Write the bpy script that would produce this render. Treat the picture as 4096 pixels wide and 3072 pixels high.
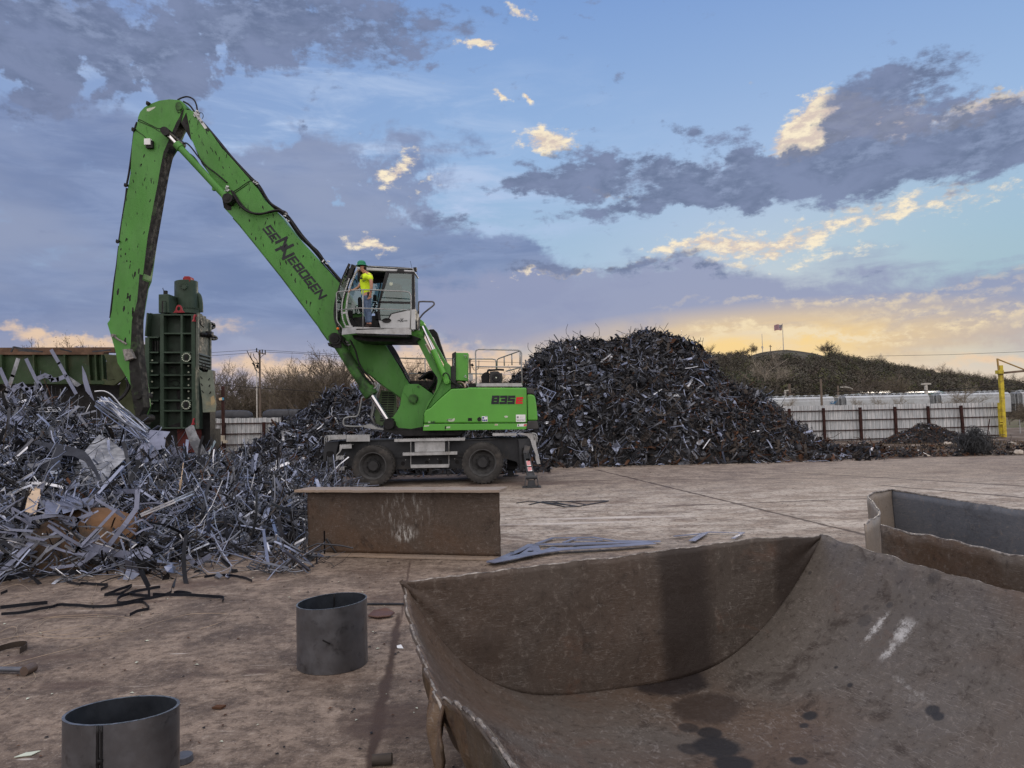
import bpy, math, random
import numpy as np
from mathutils import Vector, Matrix, Euler, noise as mnoise
for o in list(bpy.data.objects): bpy.data.objects.remove(o)
SC = bpy.context.scene; COL = SC.collection
R = math.radians
# ------------------------------------------------------------------ camera
FPX = 2841.0; CAMH = 1.75; PITCH = math.atan(144/FPX); ROLL = 0.025
cf = Vector((0, math.cos(PITCH), math.sin(PITCH))); cu0 = Vector((0, -math.sin(PITCH), math.cos(PITCH))); cx0 = Vector((1, 0, 0))
cr = cx0*math.cos(ROLL) - cu0*math.sin(ROLL); cu = cu0*math.cos(ROLL) + cx0*math.sin(ROLL)
cam_d = bpy.data.cameras.new('camera'); cam = bpy.data.objects.new('camera', cam_d); COL.objects.link(cam)
cam_d.sensor_width = 36; cam_d.lens = 36*FPX/4096; cam_d.clip_start = 0.05; cam_d.clip_end = 6000
M = Matrix(((cr.x, cu.x, -cf.x, 0), (cr.y, cu.y, -cf.y, 0), (cr.z, cu.z, -cf.z, CAMH), (0, 0, 0, 1)))
cam.matrix_world = M; SC.camera = cam
def P(px, py, Y):
    d = cf + cr*((px-2048)/FPX) + cu*((1536-py)/FPX)
    return Vector((0, 0, CAMH)) + d*(Y/d.y)
def G(px, py, z=0.0):
    d = cf + cr*((px-2048)/FPX) + cu*((1536-py)/FPX)
    return Vector((0, 0, CAMH)) + d*((z-CAMH)/d.z)
S = 1024/2212
def zA(x, y): return (400+x*S, 350+y*S)
def zB(x, y): return (1200+x*S, 950+y*S)
def zC(x, y): return (1200+x*S, 1350+y*S)
def zD(x, y): return (x*S, 1050+y*S)
def zE(x, y): return (x*S, 1700+y*S)
def zK(x, y): return (1300+x*S/2, 1000+y*S/2)
def zF(x, y): return (2796+x*1300/2212, 1200+y*1300/2212)
def zO(x, y): return (x*4096/2212, y*4096/2212)
def pts(z, l, Y): return [P(*z(*p), Y) for p in l]
# ------------------------------------------------------------------ node helpers
def srgb(r, g=None, b=None):
    if g is None: g = b = r
    f = lambda c: (c/255/12.92) if c/255 <= .04045 else ((c/255+.055)/1.055)**2.4
    return (f(r), f(g), f(b), 1)
class NT:
    def __init__(s, tree): s.t = tree; s.n = tree.nodes; s.l = tree.links
    def new(s, ty, **k):
        n = s.n.new(ty)
        for a, b in k.items(): setattr(n, a, b)
        return n
    def put(s, sock, v):
        if v is None: return
        if isinstance(v, bpy.types.NodeSocket): s.l.new(v, sock)
        else:
            if sock.type == 'RGBA' and not hasattr(v, '__len__'): v = (v, v, v, 1)
            if sock.type == 'RGBA' and len(v) == 3: v = (*v, 1)
            if sock.type == 'VECTOR' and not hasattr(v, '__len__'): v = (v, v, v)
            sock.default_value = v
    def math(s, op, a, b=None, c=None, clamp=False):
        n = s.new('ShaderNodeMath', operation=op); n.use_clamp = clamp
        s.put(n.inputs[0], a); s.put(n.inputs[1], b); s.put(n.inputs[2], c); return n.outputs[0]
    def vm(s, op, a, b=None, c=None, out=0):
        n = s.new('ShaderNodeVectorMath', operation=op)
        s.put(n.inputs[0], a); s.put(n.inputs[1], b)
        if c is not None: s.put(n.inputs[2], c)
        return n.outputs[out]
    def mix(s, f, a, b, bt='MIX'):
        n = s.new('ShaderNodeMix', data_type='RGBA', blend_type=bt); n.clamp_factor = True
        s.put(n.inputs[0], f); s.put(n.inputs[6], a); s.put(n.inputs[7], b); return n.outputs[2]
    def noise(s, vec, scale, detail=4, rough=.55, dist=0, out=0):
        n = s.new('ShaderNodeTexNoise'); s.put(n.inputs['Vector'], vec); s.put(n.inputs['Scale'], scale)
        n.inputs['Detail'].default_value = detail; n.inputs['Roughness'].default_value = rough; n.inputs['Distortion'].default_value = dist
        return n.outputs[out]
    def ramp(s, f, stops, interp='LINEAR'):
        n = s.new('ShaderNodeValToRGB'); e = n.color_ramp; e.interpolation = interp
        while len(e.elements) < len(stops): e.elements.new(.5)
        for el, (p, c) in zip(e.elements, stops):
            el.position = p; el.color = c if hasattr(c, '__len__') else (c, c, c, 1)
        s.put(n.inputs[0], f); return n.outputs[0]
    def sstep(s, v, a, b, o0=0.0, o1=1.0):
        n = s.new('ShaderNodeMapRange', interpolation_type='SMOOTHSTEP')
        s.put(n.inputs[0], v); s.put(n.inputs[1], a); s.put(n.inputs[2], b); s.put(n.inputs[3], o0); s.put(n.inputs[4], o1); return n.outputs[0]
    def sep(s, v):
        n = s.new('ShaderNodeSeparateXYZ'); s.put(n.inputs[0], v); return n.outputs
    def comb(s, x, y, z):
        n = s.new('ShaderNodeCombineXYZ'); s.put(n.inputs[0], x); s.put(n.inputs[1], y); s.put(n.inputs[2], z); return n.outputs[0]
    def mapv(s, v, loc=(0, 0, 0), rot=(0, 0, 0), scale=(1, 1, 1)):
        n = s.new('ShaderNodeMapping'); s.put(n.inputs[0], v); n.inputs[1].default_value = loc; n.inputs[2].default_value = rot; n.inputs[3].default_value = scale; return n.outputs[0]
# ------------------------------------------------------------------ world: dusk sky with broken clouds, laid out by compass direction and elevation
SUN_AZ = R(22); SUN_EL = R(7)
wd = bpy.data.worlds.new('World'); SC.world = wd; wd.use_nodes = True
w = NT(wd.node_tree); w.n.clear()
def azel(px, py):
    d = (cf + cr*((px-2048)/FPX) + cu*((1536-py)/FPX)).normalized()
    return math.degrees(math.atan2(d.x, d.y)), math.degrees(math.asin(d.z))
tc = w.new('ShaderNodeTexCoord').outputs['Generated']
dx, dy, dz = w.sep(w.vm('NORMALIZE', tc))
AZ = w.math('MULTIPLY', w.math('ARCTAN2', dx, dy), 57.2958)
EL = w.math('MULTIPLY', w.math('ARCSINE', dz), 57.2958)
PV = w.comb(AZ, EL, 0)
wn1 = w.noise(PV, .09, 1, .5, out=1); wn2 = w.noise(PV, .45, 4, .62, out=1)
warp = w.vm('ADD', w.vm('SCALE', w.vm('SUBTRACT', wn1, (.5, .5, .5)), None), (0, 0, 0))
def scaled(v, k):
    n = w.new('ShaderNodeVectorMath', operation='SCALE'); w.put(n.inputs[0], v); n.inputs[3].default_value = k; return n.outputs[0]
WV = w.vm('ADD', PV, w.vm('ADD', scaled(w.vm('SUBTRACT', wn1, (.5, .5, .5)), 5.0), scaled(w.vm('SUBTRACT', wn2, (.5, .5, .5)), 2.6)))
def blob(ovx, ovy, sx, sy, rot=0, amp=1.0, vec=None):
    """soft ellipse round a direction; sizes in overview px turned to degrees"""
    a, e = azel(ovx*1.8517, ovy*1.8517)
    k = 1.8517/FPX*57.3*2.1
    if abs(rot) < 9:
        v = w.vm('MULTIPLY_ADD', vec or WV, (1/(sx*k), 1/(sy*k), 0), (-a/(sx*k), -e/(sy*k), 0))
    else:
        n = w.new('ShaderNodeMapping', vector_type='TEXTURE'); w.put(n.inputs[0], vec or WV)
        n.inputs[1].default_value = (a, e, 0); n.inputs[2].default_value = (0, 0, R(-rot)); n.inputs[3].default_value = (sx*k, sy*k, 1); v = n.outputs[0]
    g = w.new('ShaderNodeTexGradient', gradient_type='SPHERICAL'); w.put(g.inputs[0], v); g = g.outputs['Fac']
    return (g, amp)
def total(l):
    r = None
    for g, a in l: r = w.math('MULTIPLY_ADD', g, a, 0.0 if r is None else r)
    return r
def one(*a, **k): return total([blob(*a, **k)])
cnv = w.comb(AZ, w.math('MULTIPLY', EL, 2.1), 3.3)
cn = w.noise(cnv, .22, 5, .6, .35); cf_n = w.noise(cnv, .8, 6, .64, 0); wisp = w.noise(w.mapv(PV, rot=(0, 0, R(-24)), scale=(.35, 1.5, 1)), .30, 6, .62, .5)
# clear sky
nish = w.new('ShaderNodeTexSky', sky_type='NISHITA'); nish.sun_disc = False; nish.sun_elevation = SUN_EL; nish.sun_rotation = SUN_AZ
nish.air_density = 1.2; nish.dust_density = 1.5
skyc = w.ramp(w.math('DIVIDE', EL, 40), [(0.0, srgb(214, 196, 176)), (.07, srgb(206, 195, 184)), (.16, srgb(180, 190, 200)), (.3, srgb(158, 190, 218)), (.5, srgb(150, 184, 226)), (.8, srgb(122, 158, 214)), (1, srgb(112, 146, 204))])
skyc = w.mix(.06, skyc, scaled(nish.outputs[0], .1))
# turquoise towards the right horizon, mauve towards the left
skyc = w.mix(w.math('MULTIPLY', total([blob(2150, 600, 260, 120, 0, .8, PV)]), .9), skyc, srgb(154, 190, 204))
lowleft = w.math('MULTIPLY', w.sstep(AZ, 8, -6), w.sstep(EL, 11, 4))
skyc = w.mix(w.math('MULTIPLY', lowleft, .9), skyc, w.mix(w.sstep(EL, 1.5, 7), srgb(196, 178, 170), srgb(158, 162, 188)))
skyc = w.mix(w.sstep(AZ, 2, -32, 0, .5), skyc, srgb(134, 148, 190))
# high thin veil
veil = w.math('MULTIPLY', w.sstep(wisp, .40, .72), total([blob(420, 230, 380, 130, 15, 1.0, PV), blob(950, 330, 330, 130, 10, .8, PV), blob(1000, 450, 200, 60, 10, .6, PV)]))
skyc = w.mix(veil, skyc, srgb(178, 198, 230))
# big soft lavender bank, left and centre
bank = total([blob(200, 480, 420, 150, 0, .9), blob(720, 440, 220, 100, -18, 1.0), blob(900, 610, 330, 70, 0, 1.0), blob(500, 700, 500, 50, 0, .6), blob(1020, 590, 130, 50, -10, .6), blob(60, 250, 160, 70, -10, .6)])
bankm = w.sstep(w.math('ADD', bank, w.math('MULTIPLY', w.math('SUBTRACT', cn, .5), 1.3)), .30, .70)
bankc = w.mix(w.sstep(wisp, .35, .7), srgb(114, 131, 170), srgb(136, 152, 188))
bankc = w.mix(w.sstep(w.noise(w.mapv(PV, rot=(0, 0, R(12)), scale=(.3, 1, 1)), .16, 4, .5), .42, .66), bankc, srgb(144, 155, 184))
bankc = w.mix(w.sstep(EL, 9, 2), bankc, srgb(158, 158, 180))
skyc = w.mix(w.math('MULTIPLY', bankm, .92), skyc, bankc)
# low mauve / cream banks above the horizon
low = total([blob(1450, 640, 360, 46, 3, 1.05), blob(1800, 672, 380, 34, 4, .95), blob(1150, 690, 300, 50, 0, .9), blob(2130, 700, 200, 40, 0, .7)])
lowm = w.sstep(w.math('ADD', low, w.math('MULTIPLY', w.math('SUBTRACT', wisp, .5), 1.3)), .25, .85)
skyc = w.mix(w.math('MULTIPLY', lowm, .9), skyc, w.mix(w.sstep(EL, 3, 9), srgb(176, 168, 176), srgb(148, 156, 186)))
# yellow glow round the set sun, peach left of it
skyc = w.mix(w.math('MULTIPLY', one(1650, 740, 260, 42, 2, 1.3, PV), w.sstep(wisp, .25, .6, .35, .95)), skyc, srgb(248, 214, 150))
peach = total([blob(960, 770, 170, 34, 0, .9), blob(480, 705, 80, 18, 0, .6), blob(130, 700, 100, 9, 0, 1.1), blob(600, 800, 130, 22, 0, 1.0), blob(1000, 800, 100, 20, 0, .7), blob(2130, 768, 120, 12, 0, .8)])
skyc = w.mix(w.math('MULTIPLY', w.sstep(w.math('ADD', peach, w.math('MULTIPLY', w.math('SUBTRACT', cf_n, .5), 1.0)), .25, .95), .85), skyc, srgb(238, 206, 172))
skyc = w.mix(w.math('MULTIPLY', total([blob(1880, 700, 330, 8, 7, .9), blob(1700, 722, 240, 8, 6, .9), blob(1990, 655, 130, 6, 4, .7), blob(1850, 640, 200, 6, 5, .7)]), w.sstep(cf_n, .4, .6)), skyc, srgb(240, 220, 184))
# sun-touched cream clouds
cream = total([blob(1690, 510, 170, 24, 0, .95), blob(1500, 548, 120, 9, 4, .65), blob(1780, 560, 160, 9, 0, .55), blob(1440, 575, 120, 9, 0, .7), blob(2140, 425, 150, 34, -4, .6), blob(1175, 305, 42, 20, 8, 1.3), blob(1032, 121, 36, 10, 4, 1.2), blob(1130, 14, 34, 15, 25, 1.0),
               blob(1130, 220, 12, 7, 30, 1.1), blob(1075, 234, 16, 7, 20, 1.0), blob(830, 368, 55, 18, -25, 1.1), blob(900, 400, 60, 16, -25, .7), blob(785, 548, 50, 14, 8, 1.0), blob(868, 524, 20, 9, 40, 1.0), blob(1765, 235, 60, 34, 0, 1.2), blob(1810, 275, 80, 34, -8, 1.35), blob(1900, 280, 60, 22, 20, 1.15), blob(2120, 252, 80, 14, 0, 1.3),
               blob(1330, 415, 80, 9, 18, 1.0), blob(1100, 618, 50, 10, -12, .85), blob(1230, 598, 70, 8, 0, .75)])
creamm = w.sstep(w.math('ADD', cream, w.math('MULTIPLY', w.math('SUBTRACT', cf_n, .5), 2.0)), .40, .98)
skyc = w.mix(creamm, skyc, w.mix(w.sstep(cf_n, .40, .64), srgb(214, 198, 188), srgb(250, 236, 208)))
# slate-grey broken cumulus
dark = total([blob(330, 70, 260, 62, -14, 1.35), blob(480, 130, 110, 44, -20, 1.0), blob(60, 160, 130, 60, -12, 1.0), blob(120, 20, 180, 46, 0, .8), blob(830, 40, 270, 56, -4, .8), blob(830, 110, 60, 26, 0, .4),
              blob(1260, 360, 110, 32, -6, 1.0), blob(1440, 400, 170, 36, -6, 1.0), blob(1640, 330, 110, 56, 10, 1.05), blob(1800, 360, 220, 44, 4, 1.05), blob(2040, 350, 160, 46, -6, 1.05), blob(1960, 195, 110, 32, 4, 1.05), blob(1870, 225, 45, 34, -35, .8), blob(2140, 300, 80, 34, 0, .8), blob(1390, 450, 120, 14, 0, .7),
              blob(1455, 258, 50, 16, 30, .8), blob(700, 180, 36, 16, -20, .7), blob(660, 265, 12, 22, 10, .7), blob(610, 110, 18, 9, -20, .7), blob(925, 176, 22, 9, -10, .7), blob(1330, 185, 24, 16, 0, .6), blob(1650, 125, 60, 20, -15, .7), blob(1120, 395, 90, 10, 0, .7), blob(1330, 585, 150, 12, 3, .95), blob(980, 480, 130, 20, -6, .85), blob(1010, 570, 120, 18, -12, .6), blob(1130, 590, 50, 12, 0, .7), blob(1530, 590, 60, 7, 0, .6)])
dn = w.math('ADD', w.math('MULTIPLY', cn, .55), w.math('MULTIPLY', cf_n, .45))
darkm = w.sstep(w.math('ADD', dark, w.math('MULTIPLY', w.math('SUBTRACT', dn, .5), 3.4)), .34, .92)
darkc = w.mix(w.sstep(cn, .35, .65), srgb(100, 113, 143), srgb(124, 136, 168)); darkc = w.mix(w.sstep(dn, .52, .36), darkc, srgb(134, 147, 178))
skyc = w.mix(w.math('MULTIPLY', darkm, .93), skyc, darkc)
# unseen sky overhead and behind the viewer, brightened as added fill light
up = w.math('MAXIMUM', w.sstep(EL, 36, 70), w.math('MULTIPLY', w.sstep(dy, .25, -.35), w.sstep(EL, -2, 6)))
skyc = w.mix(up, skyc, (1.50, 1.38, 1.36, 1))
skyc = w.mix(w.sstep(EL, -.2, -3), skyc, srgb(90, 80, 70))
wd.cycles.sampling_method = 'MANUAL'; wd.cycles.sample_map_resolution = 256
SC.cycles.max_bounces = 5; SC.cycles.diffuse_bounces = 2; SC.cycles.glossy_bounces = 2; SC.cycles.transmission_bounces = 4; SC.cycles.caustics_reflective = False; SC.cycles.caustics_refractive = False
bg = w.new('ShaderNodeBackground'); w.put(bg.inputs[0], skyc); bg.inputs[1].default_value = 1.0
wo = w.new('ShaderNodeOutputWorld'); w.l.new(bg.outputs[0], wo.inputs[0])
# ------------------------------------------------------------------ sun (veiled, low behind the hill side)
sd = bpy.data.lights.new('sun', 'SUN'); sd.energy = .6; sd.angle = R(18); sd.color = (1, .86, .68)
so = bpy.data.objects.new('sun', sd); COL.objects.link(so)
sv = Vector((math.sin(SUN_AZ)*math.cos(SUN_EL), math.cos(SUN_AZ)*math.cos(SUN_EL), math.sin(SUN_EL)))
so.rotation_euler = sv.to_track_quat('Z', 'Y').to_euler()
SC.render.use_persistent_data = False
SC.view_settings.view_transform = 'Standard'; SC.view_settings.look = 'None'; SC.view_settings.gamma = 1; SC.view_settings.exposure = 0.0
# ------------------------------------------------------------------ mesh helpers
class MB:
    def __init__(s): s.v = []; s.f = []; s.m = []; s.cm = 0
    def add(s, vs, fs, m=None):
        b = len(s.v); s.v.extend(tuple(p) for p in vs); s.f.extend([tuple(b+i for i in f) for f in fs]); s.m.extend([s.cm if m is None else m]*len(fs)); return s
    def box(s, c, sz, rot=None, m=None):
        c = Vector(c); h = Vector(sz)/2
        Rm = rot if isinstance(rot, Matrix) else (Euler(rot).to_matrix() if rot else Matrix.Identity(3))
        vs = [c + Rm @ Vector((x*h.x, y*h.y, z*h.z)) for x in (-1, 1) for y in (-1, 1) for z in (-1, 1)]
        return s.add(vs, [(0, 1, 3, 2), (4, 6, 7, 5), (0, 4, 5, 1), (2, 3, 7, 6), (0, 2, 6, 4), (1, 5, 7, 3)], m)
    def bar(s, a, b, wd, th, up=(0, 0, 1), m=None):
        """rectangular bar from a to b; wd along side, th along up"""
        a = Vector(a); b = Vector(b); d = (b-a); L = d.length
        if L < 1e-6: return s
        d /= L; u = Vector(up); sd = d.cross(u)
        if sd.length < 1e-4: sd = d.cross(Vector((1, 0, 0)))
        sd.normalize(); u = sd.cross(d).normalized()
        Rm = Matrix((d, sd, u)).transposed()
        return s.box((a+b)/2, (L, wd, th), Rm, m)
    def ext(s, poly, dv, m=None):
        """prism of a planar polygon along dv"""
        dv = Vector(dv); n = len(poly); P0 = [Vector(p) for p in poly]
        vs = P0 + [p+dv for p in P0]
        fs = [tuple(range(n))[::-1], tuple(range(n, 2*n))] + [(i, (i+1) % n, n+(i+1) % n, n+i) for i in range(n)]
        return s.add(vs, fs, m)
    def cyl(s, a, b, r, r2=None, n=16, m=None, cap=True):
        a = Vector(a); b = Vector(b); r2 = r if r2 is None else r2; d = (b-a)
        if d.length < 1e-7: return s
        d.normalize()
        x = d.cross(Vector((0, 0, 1)));
        if x.length < 1e-3: x = d.cross(Vector((1, 0, 0)))
        x.normalize(); y = d.cross(x)
        vs = []
        for c, rr in ((a, r), (b, r2)):
            for i in range(n):
                t = 2*math.pi*i/n; vs.append(c + x*(rr*math.cos(t)) + y*(rr*math.sin(t)))
        fs = [(i, (i+1) % n, n+(i+1) % n, n+i) for i in range(n)]
        if cap: fs += [tuple(range(n))[::-1], tuple(range(n, 2*n))]
        return s.add(vs, fs, m)
    def tube(s, ps, r, n=8, m=None, closed=False, r2=None):
        ps = [Vector(p) for p in ps]; N = len(ps)
        if N < 2: return s
        vs = []; px = None
        for i, p in enumerate(ps):
            if closed: d = ps[(i+1) % N]-ps[i-1]
            else: d = ps[min(i+1, N-1)]-ps[max(i-1, 0)]
            if d.length < 1e-9: d = Vector((0, 0, 1))
            d.normalize()
            if px is None:
                px = d.cross(Vector((0, 0, 1)))
                if px.length < 1e-3: px = d.cross(Vector((1, 0, 0)))
            px = (px - d*px.dot(d))
            if px.length < 1e-6: px = d.orthogonal()
            px.normalize(); y = d.cross(px)
            rr = r if r2 is None else r+(r2-r)*i/(N-1)
            for k in range(n):
                t = 2*math.pi*k/n; vs.append(p+px*(rr*math.cos(t))+y*(rr*math.sin(t)))
        fs = []
        for i in range(N if closed else N-1):
            j = (i+1) % N
            for k in range(n): fs.append((i*n+k, i*n+(k+1) % n, j*n+(k+1) % n, j*n+k))
        if not closed: fs += [tuple(range(n))[::-1], tuple(range((N-1)*n, N*n))]
        return s.add(vs, fs, m)
    def lathe(s, c, ax, prof, n=32, m=None):
        """prof: (radius, distance along ax)"""
        c = Vector(c); ax = Vector(ax).normalized(); x = ax.orthogonal().normalized(); y = ax.cross(x)
        vs = [c+ax*h+x*(r*math.cos(2*math.pi*i/n))+y*(r*math.sin(2*math.pi*i/n)) for r, h in prof for i in range(n)]
        fs = [(j*n+i, j*n+(i+1) % n, (j+1)*n+(i+1) % n, (j+1)*n+i) for j in range(len(prof)-1) for i in range(n)]
        return s.add(vs, fs, m)
    def grid(s, fn, nu, nv, m=None, wrap=False):
        vs = [fn(i/(nu-1), j/(nv-1)) for i in range(nu) for j in range(nv)]
        return s.add(vs, [(i*nv+j, (i+1)*nv+j, (i+1)*nv+j+1, i*nv+j+1) for i in range(nu-1) for j in range(nv-1)], m)
def smooth(ps, k=6, closed=False):
    ps = [Vector(p) for p in ps]; N = len(ps); out = []
    for i in range(N if closed else N-1):
        p0 = ps[i-1] if (i > 0 or closed) else ps[0]; p1 = ps[i]; p2 = ps[(i+1) % N]; p3 = ps[(i+2) % N] if (closed or i+2 < N) else ps[-1]
        for j in range(k):
            t = j/k; t2 = t*t; t3 = t2*t
            out.append(.5*((2*p1)+(-p0+p2)*t+(2*p0-5*p1+4*p2-p3)*t2+(-p0+3*p1-3*p2+p3)*t3))
    if not closed: out.append(ps[-1])
    return out
ROOTLOC = {}
def rootloc(o):
    while o.parent: o = o.parent
    return ROOTLOC.get(o, Vector((0, 0, 0)))
SPLIT = {'tread_step', 'hydraulic_hose', 'grab_handle', 'outrigger_housing', 'housing_opening', 'access_hole', 'boom_bracket', 'hose_clamp', 'link_pin', 'side_cheek', 'cylinder_pin', 'roof_guard', 'rear_lamp', 'stiffener_rib', 'dark_lug', 'weld_rib', 'slope_frame', 'end_plate', 'ladder', 'bolted_cover', 'side_rib', 'end_bracket', 'driver_seat', 'rear_leg_bracket', 'frame_flange', 'window', 'grease_stain', 'pin_plate', 'box', 'cover_slot', 'axle', 'opening', 'slot', 'front_rail', 'port_cover', 'deck_bulkhead', 'warning_label', 'cab_glazing', 'cab_floor', 'underbody', 'motor_body', 'belly_flange', 'grapple_yoke', 'sleeve', 'brace', 'hose_coupling', 'rail_camera', 'rim_beam', 'side_pipe', 'sensor', 'face_detail', 'hair', 'line_hardware', 'hose_and_stain', 'cabinet_door', 'lamp_guard', 'guard_rail', 'grease_nipple', 'cage_slot', 'bolt', 'hinge', 'warning_stripes', 'cut_edge'}
def clusters(mb, gap=.012):
    n = len(mb.v); par = list(range(n))
    def fd(a):
        while par[a] != a: par[a] = par[par[a]]; a = par[a]
        return a
    for f in mb.f:
        r = fd(f[0])
        for i in f[1:]:
            q = fd(i)
            if q != r: par[q] = r
    comp = {}
    for i, f in enumerate(mb.f): comp.setdefault(fd(f[0]), []).append(i)
    boxes = []
    for k, fl in comp.items():
        vs = np.array([mb.v[i] for fi in fl for i in mb.f[fi]]); boxes.append([vs.min(0)-gap/2, vs.max(0)+gap/2, fl])
    merged = True
    while merged:
        merged = False; out = []
        for b in boxes:
            for o in out:
                if (b[0] <= o[1]).all() and (o[0] <= b[1]).all(): o[0] = np.minimum(o[0], b[0]); o[1] = np.maximum(o[1], b[1]); o[2] = o[2]+b[2]; merged = True; break
            else: out.append(b)
        boxes = out
    return [b[2] for b in sorted(boxes, key=lambda b: -len(b[2]))]
def obj(name, mb, mat, parent=None, *a, **k):
    if parent is not None and name in SPLIT and len(mb.f) < 20000:
        cl = clusters(mb)
        if 1 < len(cl) <= 60:
            first = None
            for fl in cl:
                m2 = MB(); idx = {}
                for fi in fl:
                    f = []
                    for i in mb.f[fi]:
                        if i not in idx: idx[i] = len(m2.v); m2.v.append(mb.v[i])
                        f.append(idx[i])
                    m2.f.append(tuple(f)); m2.m.append(mb.m[fi])
                o = obj1(name, m2, mat, parent, *a, **k); first = first or o
            return first
    return obj1(name, mb, mat, parent, *a, **k)
def obj1(name, mb, mat, parent=None, sm=False, bevel=0, solid=0, loc=None):
    """one mesh object; mb vertices are in world space"""
    off = rootloc(parent) if parent else (Vector(loc) if loc is not None else Vector((0, 0, 0)))
    me = bpy.data.meshes.new(name)
    v = np.array(mb.v, dtype=np.float64).reshape(-1, 3) - np.array(off)
    me.from_pydata(v.tolist(), [], mb.f)
    mats = mat if isinstance(mat, (list, tuple)) else [mat]
    for q in mats: me.materials.append(q)
    if len(mats) > 1: me.polygons.foreach_set('material_index', np.array(mb.m, dtype=np.int32))
    if sm: me.polygons.foreach_set('use_smooth', [True]*len(me.polygons))
    me.update()
    o = bpy.data.objects.new(name, me); COL.objects.link(o)
    if parent: o.parent = parent
    else:
        o.location = off; ROOTLOC[o] = off
    if solid:
        md = o.modifiers.new('s', 'SOLIDIFY'); md.thickness = solid; md.offset = 0
    if bevel:
        md = o.modifiers.new('b', 'BEVEL'); md.width = bevel; md.segments = 2; md.limit_method = 'ANGLE'
    if sm == 2:
        try: me.set_sharp_from_angle(angle=R(35))
        except Exception: pass
    return o
def tag(o, label=None, cat=None, group=None, kind=None):
    if label: o['label'] = label
    if cat: o['category'] = cat
    if group: o['group'] = group
    if kind: o['kind'] = kind
    return o
def thing(name, label, cat, loc, group=None):
    o = bpy.data.objects.new(name, None); COL.objects.link(o); o.location = loc; ROOTLOC[o] = Vector(loc); o.empty_display_size = .2
    return tag(o, label, cat, group)
def copy_tree(o, parent=None):
    c = o.copy(); COL.objects.link(c); c.parent = parent
    for ch in list(o.children): copy_tree(ch, c)
    return c
# ------------------------------------------------------------------ materials
MATS = {}
def mat(name, col, rough=.6, metal=0, var=.25, vscale=3, dirt=None, dirt_amt=.4, dirt_scale=1.2, scratch=0, bump=.0, bscale=30, spec=.22, streak=0, col2=None, c2scale=.8, c2lo=.45, c2hi=.6, stretch=(1, 1, 1), rvar=.15, vec='pos'):
    m = bpy.data.materials.new(name); m.use_nodes = True; t = NT(m.node_tree); b = t.n['Principled BSDF']
    ps = t.new('ShaderNodeNewGeometry').outputs['Position'] if vec == 'pos' else t.new('ShaderNodeTexCoord').outputs['Object']
    ps = t.mapv(ps, scale=stretch)
    c = col if len(col) == 4 else (*col, 1)
    n1 = t.noise(ps, vscale, 6, .6)
    cc = t.mix(t.sstep(n1, .3, .7), tuple(x*(1-var) for x in c[:3])+(1,), tuple(min(1, x*(1+var)) for x in c[:3])+(1,))
    if col2: cc = t.mix(t.sstep(t.noise(ps, c2scale, 7, .65, .4), c2lo, c2hi), cc, col2 if len(col2) == 4 else (*col2, 1))
    if dirt:
        dm = t.sstep(t.noise(t.mapv(ps, loc=(3, 1, 7)), dirt_scale, 8, .7, .3), .62-dirt_amt*.35, .78-dirt_amt*.2)
        cc = t.mix(t.math('MULTIPLY', dm, .85), cc, dirt if len(dirt) == 4 else (*dirt, 1))
    if streak:
        sm_ = t.sstep(t.noise(t.mapv(ps, scale=(4, 4, .35)), 2.2, 6, .65), .52, .75)
        cc = t.mix(t.math('MULTIPLY', sm_, streak), cc, tuple(x*.35 for x in c[:3])+(1,))
    if scratch:
        w1 = t.noise(t.mapv(ps, rot=(.4, .7, .2), scale=(1, 1, 14)), 6, 4, .7, 1.5)
        w2 = t.noise(t.mapv(ps, rot=(1.2, -.5, .9), scale=(12, 1, 1)), 5, 4, .7, 1.5)
        sc = t.math('MAXIMUM', t.sstep(w1, .66, .72), t.sstep(w2, .67, .73))
        cc = t.mix(t.math('MULTIPLY', sc, scratch), cc, (.45, .45, .46, 1))
    t.put(b.inputs['Base Color'], cc)
    b.inputs['Metallic'].default_value = metal
    t.put(b.inputs['Roughness'], t.sstep(t.noise(ps, vscale*2.3, 5, .6), .3, .7, max(.04, rough-rvar), min(1, rough+rvar)))
    b.inputs['Specular IOR Level'].default_value = spec
    if bump:
        bn = t.new('ShaderNodeBump'); bn.inputs['Strength'].default_value = bump; bn.inputs['Distance'].default_value = .02
        t.put(bn.inputs['Height'], t.noise(ps, bscale, 6, .65)); t.put(b.inputs['Normal'], bn.outputs[0])
    MATS[name] = m; return m
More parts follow.
